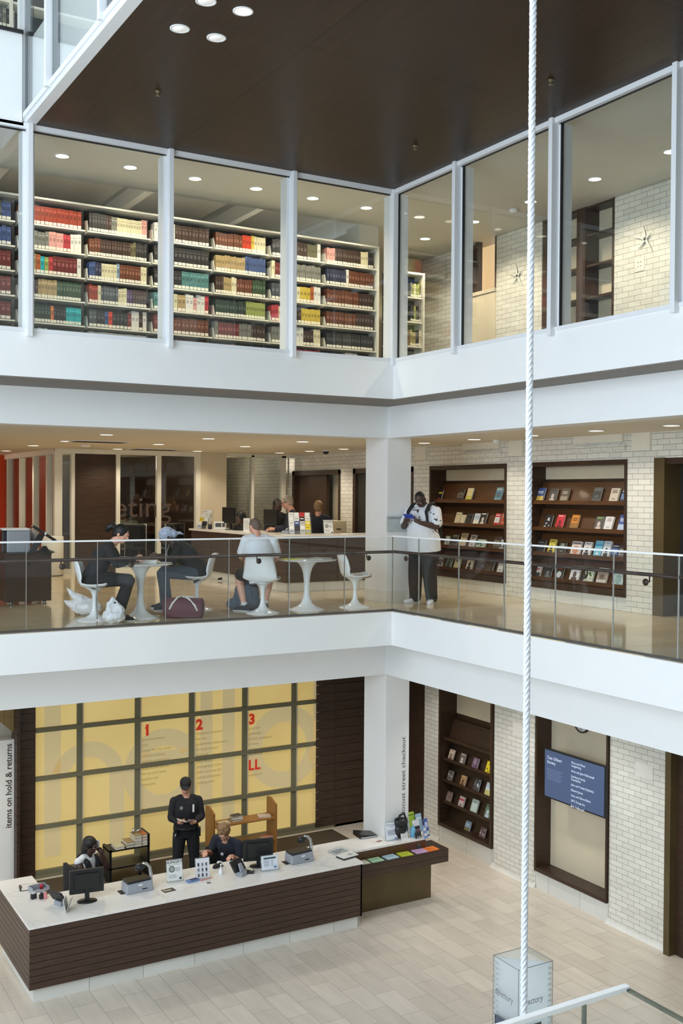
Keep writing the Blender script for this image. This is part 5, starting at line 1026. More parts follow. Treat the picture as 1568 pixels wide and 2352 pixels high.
scan_station('grey scan station with curved arm towards the leaflet end of the desk', 688, 1977, R(2))
x, y = D(402, 2024); sign_stand('desk_sign', 'white HUNGRY? sign in a clear stand on the lobby desk', (x, y, DT), R(-6), .215, .28, 'HUNGRY?', .056)
x, y = D(466, 2018); t = sign_stand('desk_sign', 'white sheet of small device pictures in a stand on the lobby desk', (x, y, DT), R(-10), .19, .27, None, 0, seal=False, face=S(222, 222, 226))
mb = MB(); mb.at(Matrix.Rotation(R(-12), 4, 'X'))
for r_ in range(3):
    for c_ in range(3): mb.box(-.07+.055*c_, -.048+.055*c_, -.0074, -.0068, .21-.07*r_-.04, .21-.07*r_, 'paint', (S(50, 50, 54), S(110, 112, 120), S(80, 82, 90))[(r_+c_) % 3]); mb.box(-.07+.055*c_, -.035+.055*c_, -.0074, -.0068, .21-.07*r_-.05, .21-.07*r_-.046, 'paint', S(160, 160, 166))
mb.build('pictograms', t)
x, y = D(620, 1999); t = sign_stand('desk_sign', 'white notice with a dark green band in front of the desk monitor', (x, y, DT), R(-8), .24, .20, None, 0, seal=False, face=S(222, 228, 236)); mb = MB(); mb.at(Matrix.Rotation(R(-12), 4, 'X')); mb.box(-.09, .09, -.0074, -.0068, .155, .178, 'paint', S(56, 84, 84)); mb.box(.06, .095, -.0074, -.0068, .03, .055, 'paint', S(100, 120, 170))
for k in range(4): mb.box(-.085, -.01, -.0074, -.0068, .13-.022*k, .136-.022*k, 'paint', S(130, 136, 150)); mb.box(.02, .05, -.0074, -.0068, .13-.022*k, .136-.022*k, 'paint', S(130, 136, 150))
mb.build('print', t)
x, y = D(387, 2045); flat_paper('photo_card', 'dark photo postcard lying at the front edge of the desk', 'card', x, y, DT, .17, .12, R(6), S(64, 54, 46), .003, deco=lambda mb, w, d, th: (mb.ell((.0, 0, th), (.05, .02, .0015), m='paint', c=S(200, 190, 160)), mb.ell((-.05, .01, th), (.02, .03, .0015), m='paint', c=S(190, 176, 140))))
x, y = D(442, 2024); flat_paper('blue_card_stack', 'stack of blue and white cards in front of the HUNGRY? sign', 'cards', x, y, DT, .17, .09, R(8), S(110, 140, 190), .022, deco=lambda mb, w, d, th: mb.box(-.03, .08, -.04, .04, th, th+.001, 'paint', S(60, 70, 110)))
x, y = D(474, 2019); flat_paper('orange_strip', 'orange printed strip below the sheet of device pictures', 'paper', x, y, DT, .2, .045, R(12), S(226, 146, 130), .003)
x, y = D(479, 2027); flat_paper('bookmark', 'small grey and black bookmark near the orange strip', 'bookmark', x, y, DT, .06, .1, R(-14), S(206, 190, 190), .003, deco=lambda mb, w, d, th: mb.box(-.025, .025, -.045, .0, th, th+.0008, 'paint', S(70, 66, 66)))
x, y = D(507, 2008); t = thing('sanitizer_bottle', 'small white pump bottle on the desk in front of the young man', 'bottle', (x, y, DT)); MB().lathe([(.028, 0), (.03, .01), (.03, .06), (.014, .08), (.012, .1), (.001, .1)], n=16, m='white_gloss').build('bottle', t); mb = MB(); mb.lathe([(.008, .1), (.008, .125), (.014, .128), (.014, .14), (.001, .14)], n=12, m='white_gloss'); mb.box(-.005, .03, -.005, .005, .13, .138, 'white_gloss'); mb.build('pump', t)
x, y = D(500, 1992); t = thing('tape_dispenser', 'black tape dispenser on the desk by the young man\'s hand', 'tape dispenser', (x, y, DT), R(15)); mb = MB(); mb.prism([(-.08, -.025, 0), (.08, -.025, 0), (.075, -.025, .03), (.02, -.025, .07), (-.06, -.025, .04)], (0, .05, 0), 'black_plastic'); mb.build('body', t); MB().cyl((.02, -.02, .05), (.02, .02, .05), .03, n=16, m='white').build('tape_roll', t)
x, y = D(566, 2004); t = thing('handset', 'cream telephone handset lying by the desk monitor', 'telephone', (x, y, DT), R(-30)); MB().tube([(-.09, 0, .03), (-.05, 0, .05), (.05, 0, .05), (.09, 0, .03)], [.026, .018, .018, .026], 10, 'panel_tan').build('grip', t); MB().box(-.1, .1, -.06, .06, 0, .03, 'black_plastic').build('base', t, bevel=.006)
x, y = D(776, 1957); t = thing('cable_tray', 'clear tray of cables and tape on the desk', 'tray', (x, y, DT), R(14)); mb = MB(); mb.box(-.14, .14, -.08, .08, 0, .006, 'acrylic')
for a in ((-.14, -.134, -.08, .08), (.134, .14, -.08, .08), (-.134, .134, -.08, -.074), (-.134, .134, .074, .08)): mb.box(*a, .006, .04, 'acrylic')
mb.build('tray_body', t); MB().tube([(-.1+.2*k/14, .04*math.sin(k*1.3), .02+.01*math.cos(k)) for k in range(15)], .009, 6, 'gray_plastic').build('cable', t)
x, y = D(800, 1968); t = thing('note_pad', 'white pad on a thick black base near the end of the worktop', 'pad', (x, y, DT), R(10)); MB().box(-.16, .13, -.085, .095, 0, .022, 'black_plastic').build('base', t, bevel=.004); MB().box(-.155, .125, -.08, .09, .022, .032, 'paint', S(228, 226, 222)).build('paper', t)
MB().tube([(-.02, .0, .036), (.04, .03, .036), (.06, -.02, .036), (.0, -.03, .036)], .004, 6, 'gray_plastic').build('earphone_wire', t)
x, y = D(858, 1932); flat_paper('paper_slips', 'white slips with a dull red strip lying on the narrow worktop', 'paper', x, y, DT, .2, .2, R(12), S(226, 220, 212), .004, deco=lambda mb, w, d, th: mb.box(.0, .1, -.09, -.04, th, th+.001, 'paint', S(140, 84, 80)))
x, y = D(866, 1913); t = thing('ring_binder', 'black ring binder lying beside the column', 'binder', (min(x, .38), y-.02, DT), R(-6)); mb = MB(); mb.prism([(-.15, -.13, 0), (.15, -.13, 0), (.15, -.13, .02), (-.15, -.13, .07)], (0, .26, 0), 'black_plastic'); mb.build('cover', t); MB().box(-.135, .14, -.134, -.13, .008, .02, 'paint', S(226, 224, 220)).build('pages', t)
# leaflets on the low counter
for i, (px, py, c, lab) in enumerate(((838, 1985, S(206, 206, 190), 'pale grey leaflet pile next to the desk end, in the leaflet tray'), (860, 1973, S(166, 206, 168), 'mint green leaflet pile in the leaflet tray'), (892, 1965, S(172, 200, 214), 'light blue leaflet pile in the leaflet tray'), (922, 1957, S(190, 204, 62), 'lime green leaflet pile in the leaflet tray'), (953, 1949, S(204, 166, 206), 'lilac leaflet pile in the leaflet tray'), (975, 1942, S(240, 130, 46), 'orange leaflet pile at the far end of the leaflet tray'))):
    x, y = D(px, py, -3.79); flat_paper('leaflet_pile', lab, 'leaflets', x, .66, -3.80, .205, .165, R(3*(i % 3)-3), c, .012, 'leaflets on the low counter', lines_deco(tuple(q*.6 for q in c[:3])+(1,), 5))
# brochures at the end of the desk
x, y = D(900, 1930); t = sign_stand('tour_sign', 'white Central Library Tours sign standing at the end of the desk', (x, y, DT), R(-6), .19, .26, None, 0, seal=False, face=S(226, 232, 240)); mb = MB(); mb.at(Matrix.Rotation(R(-12), 4, 'X'))
for s_, z_, b_ in ((.028, .225, 'Central Library'), (.028, .195, 'Tours')): mb.text(b_, s_, (0, -.0074, z_), (1, 0, 0), (0, 0, 1), 'paint', S(70, 84, 130), 'CENTER')
for k in range(6): mb.box(-.07+.006*(k % 2), .07-.006*(k % 3), -.0076, -.007, .15-.014*k, .155-.014*k, 'paint', S(120, 130, 160))
mb.box(.05, .085, -.0076, -.007, .015, .035, 'paint', S(90, 110, 160)); mb.build('print', t)
def stand_card(name, lab, px, py, w, h, rz, col, deco=None, z=DT, tilt=-14, th=.012, dy=0, grp='brochures at the desk end'):
    x, y = D(px, py, z); mb = MB(); mb.at(Matrix.Rotation(R(tilt), 4, 'X')); mb.box(-w/2, w/2, -th/2, th/2, 0, h, 'paint', col)
    for a, b_, c, d, cc in (deco or []): mb.box(a*w-w/2, b_*w-w/2, -th/2-.0012, -th/2, c*h, d*h, 'paint', cc)
    return tag(mb.build(name, loc=(x, y+dy, z), rot=(0, 0, rz)), lab, 'brochure', grp)
stand_card('brochure', 'tall white brochure sheet behind the Tours sign', 930, 1926, .19, .34, R(-4), S(214, 216, 222), [(.3, .7, .84, .87, S(120, 124, 140)), (.1, .9, .7, .71, S(160, 164, 176)), (.1, .85, .6, .61, S(160, 164, 176))], dy=.14)
stand_card('brochure', 'bright lime green card standing at the back of the brochures', 963, 1920, .19, .3, R(6), S(178, 214, 74), [(.05, .95, .84, .88, S(50, 60, 50))], dy=.22)
stand_card('brochure', 'white leaflet holder in front of the tall white sheet', 929, 1928, .12, .21, R(4), S(226, 228, 230), [(.1, .9, .1, .5, S(206, 206, 206)), (.1, .9, .55, .9, S(216, 218, 222))])
stand_card('brochure', 'white and blue leaflet beside the pump bottle', 941, 1918, .1, .26, R(0), S(214, 224, 236), [(.1, .9, .6, .9, S(120, 150, 190))], dy=.06)
stand_card('brochure', 'leaflet with a black and white photo in the brochure cluster', 962, 1923, .13, .26, R(8), S(196, 190, 196), [(.05, .95, .02, .4, S(110, 84, 92)), (.05, .95, .42, .62, S(50, 48, 50)), (.05, .95, .64, .95, S(216, 222, 228))], dy=.03)
stand_card('brochure', 'pale blue leaflet above the black and white photo leaflet', 975, 1914, .12, .27, R(8), S(150, 186, 206), [(.1, .9, .7, .8, S(220, 230, 236))], dy=.12)
stand_card('brochure', 'deep blue leaflet at the end of the brochure cluster', 985, 1922, .085, .27, R(14), S(70, 96, 164), [(.15, .85, .5, .8, S(190, 206, 230)), (.15, .85, .1, .3, S(220, 226, 236))], dy=.03)
stand_card('brochure', 'blue and white striped leaflet next to the deep blue one', 978, 1926, .07, .2, R(14), S(120, 150, 200), [(.1, .9, .2, .4, WHT), (.1, .9, .6, .8, WHT)], dy=.0)
x, y = D(948, 1922); t = thing('blue_bottle', 'clear blue pump bottle among the brochures', 'bottle', (x, y, DT)); MB().lathe([(.038, 0), (.04, .01), (.04, .13), (.015, .16), (.014, .18), (.001, .18)], n=18, m='paint', c=S(110, 176, 210)).build('bottle', t); mb = MB(); mb.lathe([(.01, .18), (.01, .21), (.018, .214), (.018, .23), (.001, .23)], n=12, m='white_gloss'); mb.build('pump', t)
x, y = D(996, 1966, -3.80); t = thing('date_stand', 'black clear sided stand showing the number 10 on the leaflet counter', 'sign', (x, .75, -3.80), R(10)); mb = MB(); mb.at(Matrix.Rotation(R(-14), 4, 'X')); mb.box(-.06, .06, -.006, .006, 0, .25, 'paint', S(52, 54, 58)); mb.text('10', .085, (0, -.0064, .135), (1, 0, 0), (0, 0, 1), 'paint', S(232, 232, 230), 'CENTER')
for k in range(3): mb.box(-.04, .04-.01*k, -.0068, -.0062, .1-.02*k, .108-.02*k, 'paint', S(150, 150, 150))
mb.build('card', t); MB().box(-.06, .06, -.02, .06, 0, .01, 'acrylic').build('foot', t)
t = thing('black_bag', 'black bag with gathered handles standing against the column at the desk end', 'bag', (.80, .93, DZ))
mb = MB(); mb.ell((0, 0, .13), (.12, .085, .13), m='black_plastic'); mb.lathe([(.105, .18), (.115, .26), (.10, .30), (.085, .29), (.08, .2)], n=20, m='black_plastic', sx=1, sy=.7); o = mb.build('bag_body', t); tx = bpy.data.textures.new('bag_folds', 'CLOUDS'); tx.noise_scale = .05; d = o.modifiers.new('d', 'DISPLACE'); d.texture = tx; d.strength = .03
MB().tube([(-.06, 0, .28), (-.02, 0, .35), (.06, 0, .37), (.09, 0, .29)], [.012, .018, .018, .012], 8, 'black_plastic').build('handle', t)
# carts behind the desk
t = thing('book_cart', 'light oak book cart with two shelves behind the young man', 'book cart'); cx0_, cx1_, cy0_, cy1_ = -1.21, -.03, 3.5, 3.85
for x in (cx0_, cx1_-.03): MB().prism([(x, cy0_, F1+.12), (x, cy1_, F1+.12), (x, cy1_, F1+1.0), (x, cy0_+.22, F1+1.02), (x, cy0_, F1+.94)], (.03, 0, 0), 'wood_light').build('end_panel', t)
for z in (F1+.72, F1+.36): MB().box(cx0_+.03, cx1_-.03, cy0_+.01, cy1_-.01, z-.025, z, 'wood_light').build('shelf', t)
for x in (cx0_+.05, cx1_-.05):
    for y in (cy0_+.05, cy1_-.05): MB().cyl((x-.01, y, F1+.06), (x+.02, y, F1+.06), .06, n=14, m='black_plastic').build('caster', t)
def flat_book(lab, x, y, z, w, d, h, rz, c, grp='books lying on the carts', pale=True):
    t = thing('cart_book', lab, 'book', (x, y, z), rz, grp); MB().box(-w/2, w/2, -d/2, d/2, 0, .004, 'paint', c).build('cover', t); mb = MB(); mb.box(-w/2, w/2, -d/2, d/2, h-.004, h, 'paint', c); mb.build('cover', t); MB().box(-w/2+.004, w/2-.004, -d/2+.004, d/2-.004, .004, h-.004, 'paint', S(222, 216, 200)).build('pages', t)
cz = F1+.72
flat_book('grey book under the pale one on the oak cart', -.72, 3.68, cz, .2, .15, .035, R(4), S(110, 108, 100)); flat_book('pale book on top of the little stack on the oak cart', -.715, 3.68, cz+.036, .19, .15, .04, R(-4), S(200, 196, 180))
flat_book('dark slim book topping the stack on the oak cart', -.72, 3.68, cz+.077, .17, .13, .02, R(6), S(60, 60, 56)); flat_book('white paperback lying flat at the far end of the oak cart', -.2, 3.66, cz, .22, .16, .02, R(-18), S(206, 190, 176)); flat_book('book with a rosy cover on the lower shelf of the oak cart', -.17, 3.62, F1+.36, .2, .15, .03, R(14), S(196, 130, 116))
flat_book('cream paperback at the near end of the oak cart', -.98, 3.62, cz, .2, .15, .025, R(8), S(206, 196, 160))
t = thing('steel_cart', 'low black steel cart stacked with books behind the seated woman', 'book cart'); sx0, sx1, sy0, sy1 = -2.95, -2.28, 3.6, 3.95
for z in (F1+.58, F1+.3): MB().box(sx0, sx1, sy0, sy1, z-.025, z, 'black_plastic').build('shelf', t)
for x in (sx0+.02, sx1-.02): mb = MB(); mb.box(x-.02, x+.02, sy0, sy1, F1+.08, F1+(.76 if x > -2.6 else .6), 'black_plastic'); mb.build('end_panel', t)
for x in (sx0+.06, sx1-.06):
    for y in (sy0+.05, sy1-.05): MB().cyl((x-.015, y, F1+.045), (x+.015, y, F1+.045), .045, n=12, m='black_plastic').build('caster', t)
bz = F1+.58
for i, (dx, n_, w, cols) in enumerate(((-.17, 1, .24, ('cream',)), (-.0, 2, .22, ('slate', 'tan')), (.13, 4, .2, ('cream', 'tan', 'white', 'tan')), (.245, 4, .15, ('cream', 'white', 'rust', 'orange')))):
    z = bz
    for k in range(n_):
        h = .045; c = PAL[cols[k]]
        flat_book('%s book, %s from the bottom of the %s pile on the black cart' % (WORD[cols[k]], ORD[k], ('outer single', 'low', 'tall', 'end panel')[i]), -2.6+dx, 3.72+.0*i, z, w*.62, .24, h-.001, R(0), c); z += h
t = thing('tape_canister', 'small shiny canisters on top of the book pile on the black cart', 'canister', (-2.47, 3.75, bz+.181)); MB().cyl((-.03, 0, 0), (-.03, 0, .07), .025, n=14, m='chrome').build('can', t); MB().tube([(.02, 0, .02), (.07, 0, .035), (.1, .02, .02)], .02, 8, 'chrome').build('coil', t)
t = thing('desk_chair', 'black office chair under the seated woman on the phone', 'chair', (-3.74, 2.2, F1), R(-70)); mb = MB(); mb.ell((0, 0, .46), (.24, .24, .05), m='cloth_black'); mb.build('seat', t)
mb = MB(); mb.grid(lambda u, v: (.44*(u-.5), -.24-.05*math.cos((u-.5)*3), .55+.42*v), 8, 8, 'cloth_black'); o = mb.build('backrest', t); o.modifiers.new('s', 'SOLIDIFY').thickness = .05
MB().cyl((0, 0, .08), (0, 0, .44), .03, n=12, m='black_plastic').build('gas_lift', t)
for k in range(5): a = k*2*math.pi/5; MB().tube([(0, 0, .1), (.28*math.cos(a), .28*math.sin(a), .06), (.29*math.cos(a), .29*math.sin(a), .03)], [.03, .02, .03], 8, 'black_plastic').build('leg', t)
t = thing('desk_chair', 'black office chair under the young man in the polo shirt', 'chair', (-1.62, 2.1, F1), R(190)); mb = MB(); mb.ell((0, 0, .46), (.24, .24, .05), m='cloth_black'); mb.build('seat', t)
MB().tube([(-.26, -.12, .64), (-.27, .12, .64), (-.25, .2, .6)], .025, 8, 'black_plastic').build('armrest', t); MB().tube([(.26, -.12, .64), (.27, .12, .64), (.25, .2, .6)], .025, 8, 'black_plastic').build('armrest', t)
mb = MB(); mb.grid(lambda u, v: (.42*(u-.5), -.24-.05*math.cos((u-.5)*3), .55+.3*v), 8, 8, 'cloth_black'); o = mb.build('backrest', t); o.modifiers.new('s', 'SOLIDIFY').thickness = .05
MB().cyl((0, 0, .08), (0, 0, .44), .03, n=12, m='black_plastic').build('gas_lift', t)
struct('floor_mat', MB().box(-4.3, 1.6, 1.3, 4.45, F1, F1+.004, 'carpet'), 'dark carpet behind the service desk')
# ---------------------------------------------------------------- lobby display niche and screen niche
LL_ = [-2.70, -3.073, -3.46, -3.846, -4.235]
t = thing('lobby_bookcase', 'tall dark timber display niche with few books in the lobby brick wall', 'bookcase', (WB, 0, 0)); y0, y1 = 1.39, 2.93; f = .05; Dp = .36
mb = MB(); mb.box(-.02, Dp, y1-f, y1, F1+.3, -1.0, 'wood'); mb.box(-.02, Dp, y0, y0+f, F1+.3, -1.0, 'wood'); mb.box(-.02, Dp, y0+f, y1-f, F1+.3, F1+.36, 'wood'); mb.build('case', t)
MB().box(Dp-.01, Dp+.01, y0+f, y1-f, F1+.3, -2.30, 'wood').build('back_panel', t); MB().box(Dp-.01, Dp+.01, y0+f, y1-f, -2.30, -1.0, 'panel_tan').build('top_panel', t)
for zt in LL_:
    mb = MB(); a, b_ = y0+f+.002, y1-f-.002; mb.box(.06, .082, a, b_, zt-.05, zt, 'wood'); mb.box(.082, .18, a, b_, zt-.05, zt-.03, 'wood')
    mb.prism([(.175, a, zt-.035), (.195, a, zt-.035), (.31, a, zt+.30), (.29, a, zt+.30)], (0, b_-a, 0), 'wood'); mb.build('slanted_shelf', t)
lb = [(1, 412, .14, .2, S(206, 190, 170), 'figure', S(120, 84, 76), S(160, 120, 110), 'pale book with a small figure, first on the upper row of the lobby niche'), (1, 548, .14, .2, S(120, 104, 98), 'figure', S(206, 200, 196), WHT, 'brown book with a white figure on the upper row of the lobby niche'), (1, 706, .15, .2, S(120, 96, 120), 'splash', S(170, 150, 160), S(80, 60, 90), 'purple grey book on the upper row of the lobby niche'), (1, 872, .15, .22, S(228, 204, 44), 'splash', S(110, 90, 40), S(170, 140, 40), 'bright yellow book at the rope end of the upper row'),
 (2, 398, .14, .2, S(100, 98, 90), 'splash', S(190, 188, 180), BLK, 'grey patterned book, first on the middle row of the lobby niche'), (2, 558, .14, .2, S(176, 140, 100), 'figure', S(100, 70, 56), S(206, 180, 150), 'tan book on the middle row of the lobby niche'), (2, 722, .155, .235, S(70, 74, 76), 'splash', S(190, 200, 206), S(120, 80, 70), 'tall black and white book on the middle row of the lobby niche'), (2, 868, .155, .24, S(206, 214, 216), 'half', S(196, 190, 120), S(150, 180, 206), 'sky and meadow book at the rope end of the middle row'),
 (3, 386, .14, .2, S(130, 108, 100), 'splash', S(180, 164, 150), S(80, 60, 54), 'dull brown book, first on the lower row of the lobby niche'), (3, 540, .145, .2, S(206, 190, 190), 'band', S(176, 60, 76), S(80, 60, 60), 'pink and red book on the lower row of the lobby niche'), (3, 696, .17, .24, S(196, 214, 208), 'plain', S(84, 110, 110), S(80, 100, 100), 'pale turquoise book on the lower row of the lobby niche'), (3, 864, .15, .245, S(110, 130, 110), 'figure', S(196, 206, 220), S(60, 60, 60), 'green book with white figures at the rope end of the lower row'),
 (4, 617, .14, .2, S(140, 166, 196), 'half', S(130, 120, 84), S(196, 206, 214), 'blue sky book alone on the bottom row of the lobby niche'), (4, 800, .14, .2, S(110, 90, 94), 'splash', S(206, 196, 196), S(60, 50, 54), 'mauve book at the rope end of the bottom row')]
for r_, z_, w, h, base, mo, a, a2, lab in lb:
    y = AX(960+z_/5.346, 1800, WB+.15).y; display_book(lab, y, LL_[r_], w, h, base, mo, a, a2, xoff=.10, grp='books in the lobby niche', name='lobby_book')
t = thing('screen_niche', 'dark timber framed niche with a pale back panel around the wall screen', 'niche', (WB, 0, 0)); y0, y1 = -1.30, .30; zb = F1+.285
mb = MB(); mb.box(-.02, .30, y1-.05, y1, zb, -1.0, 'wood'); mb.box(-.02, .30, y0, y0+.03, zb, -1.0, 'wood'); mb.box(-.02, .30, y0+.03, y1-.05, zb, zb+.06, 'wood'); mb.build('frame', t); MB().box(.28, .30, y0+.03, y1-.05, zb+.06, -1.0, 'panel_tan').build('back_panel', t)
t = thing('donor_screen', 'wide wall screen listing the Cass Gilbert Society donors', 'screen', (WB-.05, -.645, -2.67)); hw_, hh = .668, .385
MB().box(-.02, .03, -hw_, hw_, -hh, hh, 'black_plastic').build('bezel', t, bevel=.004); MB().box(-.0215, -.0195, -hw_+.022, hw_-.022, -hh+.022, hh-.022, 'screen_blue').build('picture', t); MB().box(.03, .32, -.2, .2, -.15, .15, 'black_plastic').build('wall_mount', t)
mb = MB(); xx = -.0222; yd, zd = (0, -1, 0), (0, 0, 1)
for k, l in enumerate(('Cass Gilbert', 'Society')): mb.text(l, .066, (xx, hw_-.075, hh-.155-.07*k), yd, zd, 'screen_text', None)
for k in range(6): mb.box(xx-.0004, xx, hw_-.075-(.34-.03*(k % 2)), hw_-.075, hh-.32-.03*k, hh-.311-.03*k, 'screen_dim')
yy_ = .05; z_ = hh-.115
for l in ('Mary and Oliver', 'Langenberg', '', 'Anne and John McDonnell', '', 'Steinberg Family', 'Foundation', '', 'John and Yvette Dubinsky', '', 'Edward Jones', '', 'Gary and Gloria Bohm', '', 'DFC Group, Inc.', '', 'Bob Goller and'):
    if l: mq = MB(); mq.text(l, .05, (xx, yy_, z_), yd, zd, 'screen_text', None, sx=.92); mq.build('text_line', t)
    z_ -= .047 if l else .034
mb.build('lettering', t); MB().box(-.01, .02, -.06, .04, -hh-.02, -hh, 'black_plastic').build('sensor', t)
p = AX(1336, 1660, WB+.26); t = thing('wall_clock', 'round wall clock with a dark rim above the screen, mostly hidden', 'clock', (WB+.27, p.y, -1.83)); mb = MB(); T = Matrix.Rotation(R(-90), 4, 'Y'); mb.at(T); mb.lathe([(.17, -.01), (.17, .03), (.15, .035), (.15, .015)], n=32, m='wood'); mb.build('rim', t); mb = MB(); mb.at(T); mb.lathe([(.15, .0), (.15, .02), (.001, .021)], n=32, m='white'); mb.build('dial', t)
mb = MB(); mb.box(-.026, -.024, -.004, .004, -.12, .02, 'paint', BLK); mb.box(-.026, -.024, -.0, .08, -.005, .005, 'paint', BLK); mb.build('hands', t)
# ---------------------------------------------------------------- glass directory stand
ka, kb, kz = AZ(1133, 2196, -2.62), AZ(1271, 2208, -2.62), -2.62
x0, y0 = ka.x, kb.y; x1, y1 = x0+.40, y0+.36
t = thing('directory_stand', 'square clear glass directory stand on the lobby floor behind the rope', 'directory stand'); g = .008
for nm, bx_ in (('glass_side', (x0, x1, y0, y0+g)), ('glass_side', (x0, x0+g, y0+g, y1)), ('glass_side', (x1-g, x1, y0+g, y1)), ('glass_side', (x0+g, x1-g, y1-g, y1))): MB().box(*bx_, F1, kz, 'glass_rail').build(nm, t)
MB().box(x0, x1, y0, y1, kz, kz+.008, 'acrylic').build('glass_top', t)
mb = MB(); mb.prism([(x0+.012, y1-.012, F1+.02), (x1-.012, y0+.012, F1+.02), (x1-.012, y0+.012, kz-.01), (x0+.012, y1-.012, kz-.01)], (.004, .005, 0), 'frost'); mb.build('frosted_panel', t)
mb = MB(); e = S(120, 124, 128)
for a in ((x0, y0), (x1, y0), (x0, y1), (x1, y1)): mb.box(a[0]-.002, a[0]+.002, a[1]-.002, a[1]+.002, F1, kz+.009, 'paint', e)
for a in ((x0, x1, y0-.002, y0+.002), (x0, x1, y1-.002, y1+.002), (x0-.002, x0+.002, y0, y1), (x1-.002, x1+.002, y0, y1)): mb.box(*a, kz+.006, kz+.010, 'paint', e)
mb.build('edge', t)
for side in (0, 1):
    o = Vector((x0, y0-.002, 0)) if side == 0 else Vector((x0-.002, y1, 0)); xd = Vector((1, 0, 0)) if side == 0 else Vector((0, -1, 0)); wd = .40 if side == 0 else .36; zd = Vector((0, 0, 1))
    mb = MB(); inkc = S(72, 78, 96) if side else S(56, 56, 60)
    mb.text('directory', .085, o+xd*.03+zd*(kz-.33), xd, zd, 'paint', S(96, 98, 104), sx=.8)
    def rc(a, b_, c, d, cc=inkc): mb.poly([o+xd*a+zd*c, o+xd*b_+zd*c, o+xd*b_+zd*d, o+xd*a+zd*d], 'paint', cc)
    zt = kz-.52
    for a, b_, c, d in ((.03, .27, -.06, 0), (.03, .27, -.42, -.36), (.03, .075, -.36, -.06), (.225, .27, -.36, -.06), (.075, .225, -.14, -.1), (.075, .225, -.32, -.28), (.11, .19, -.28, -.14)): rc(a, b_, zt+c, zt+d)
    mb.poly([o+xd*(.15+.075*math.cos(a))+zd*(zt-.21+.11*math.sin(a))-xd.cross(zd)*-.0006 for a in [2*math.pi*k/18 for k in range(18)]], 'paint', inkc)
    for k in range(8): rc(.03, .26-.02*(k % 3), zt-.52-.05*k, zt-.51-.05*k, S(140, 142, 148))
    pt = S(176, 180, 186)
    for r_ in range(28):
        for c_ in range(2): cxx = (wd-.045+.022*c_) if side == 0 else (.012+.022*c_); cc_ = kz-.05-.05*r_; mb.poly([o+xd*(cxx+.009*math.cos(a))+zd*(cc_+.018*math.sin(a)) for a in (0, 1.57, 3.14, 4.71)], 'paint', pt)
    mb.build('printed_plan', t)
# ================================================================ people
V = Vector
def loft(mb, secs, n=18):
    # secs: (centre, rx, ry, x axis) elliptical rings from bottom to top, capped
    vs = []; k = len(secs)
    for i, (c, rx, ry, xa) in enumerate(secs):
        c = V(c); d = (V(secs[min(i+1, k-1)][0])-V(secs[max(i-1, 0)][0])).normalized(); xa = V(xa); xa = (xa-d*xa.dot(d)).normalized(); ya = d.cross(xa)
        vs += [c+xa*rx*math.cos(2*math.pi*j/n)+ya*ry*math.sin(2*math.pi*j/n) for j in range(n)]
    fs = [(i*n+j, i*n+(j+1) % n, (i+1)*n+(j+1) % n, (i+1)*n+j) for i in range(k-1) for j in range(n)]+[tuple(range(n-1, -1, -1)), tuple(range((k-1)*n, k*n))]
    mb.add(vs, fs, 'white', None, True)
def limb(mb, a, b_, ra, rb, bulge=0, at=.35):
    a, b_ = V(a), V(b_); d = (b_-a).normalized(); pts = [a-d*ra*.5, a]; rs = [ra*.75, ra]
    pts += [a.lerp(b_, at), a.lerp(b_, .75)]; rs += [ra+(rb-ra)*at+bulge, ra+(rb-ra)*.75+bulge*.3]
    pts += [b_, b_+d*rb*.5]; rs += [rb, rb*.75]; mb.tube(pts, rs, 12)
def finish(mb, name, parent, mat, vox, smooth=5):
    o = mb.build(name, parent); o.data.materials.clear(); o.data.materials.append(MATS[mat])
    r = o.modifiers.new('remesh', 'REMESH'); r.mode = 'VOXEL'; r.voxel_size = vox; r.use_smooth_shade = True
    s_ = o.modifiers.new('smooth', 'SMOOTH'); s_.factor = .5; s_.iterations = smooth; return o
def hand(mb, w, d, nrm, side, curl, s=1.0):
    d = V(d).normalized(); nrm = V(nrm); nrm = (nrm-d*nrm.dot(d)).normalized(); x = d.cross(nrm)*side     # x points to the thumb side, nrm out of the palm
    w = V(w); mb.tube([w-d*.02, w+d*.015, w+d*.05, w+d*.09], [.026*s, .028*s, .036*s, .030*s], 10)
    for i, L in enumerate((.070, .079, .073, .056)):
        b0 = w+d*(.085-.004*abs(i-1))+x*(.030-.020*i)*s; L *= s; a1, a2 = curl*.55, curl*1.35
        p1 = b0+(d*math.cos(a1)+nrm*math.sin(a1))*L*.52; p2 = p1+(d*math.cos(a2)+nrm*math.sin(a2))*L*.5
        mb.tube([b0-d*.02, b0, p1, p2], [.0100*s, .0098*s, .0090*s, .0075*s], 8)
    b0 = w+d*.028+x*.026*s; p1 = b0+(d*.62+x*.62+nrm*.25*curl).normalized()*.042*s; p2 = p1+(d*.86+x*.15+nrm*.5*curl).normalized()*.034*s; mb.tube([b0-x*.01, b0, p1, p2], [.012*s, .012*s, .0105*s, .0085*s], 8)
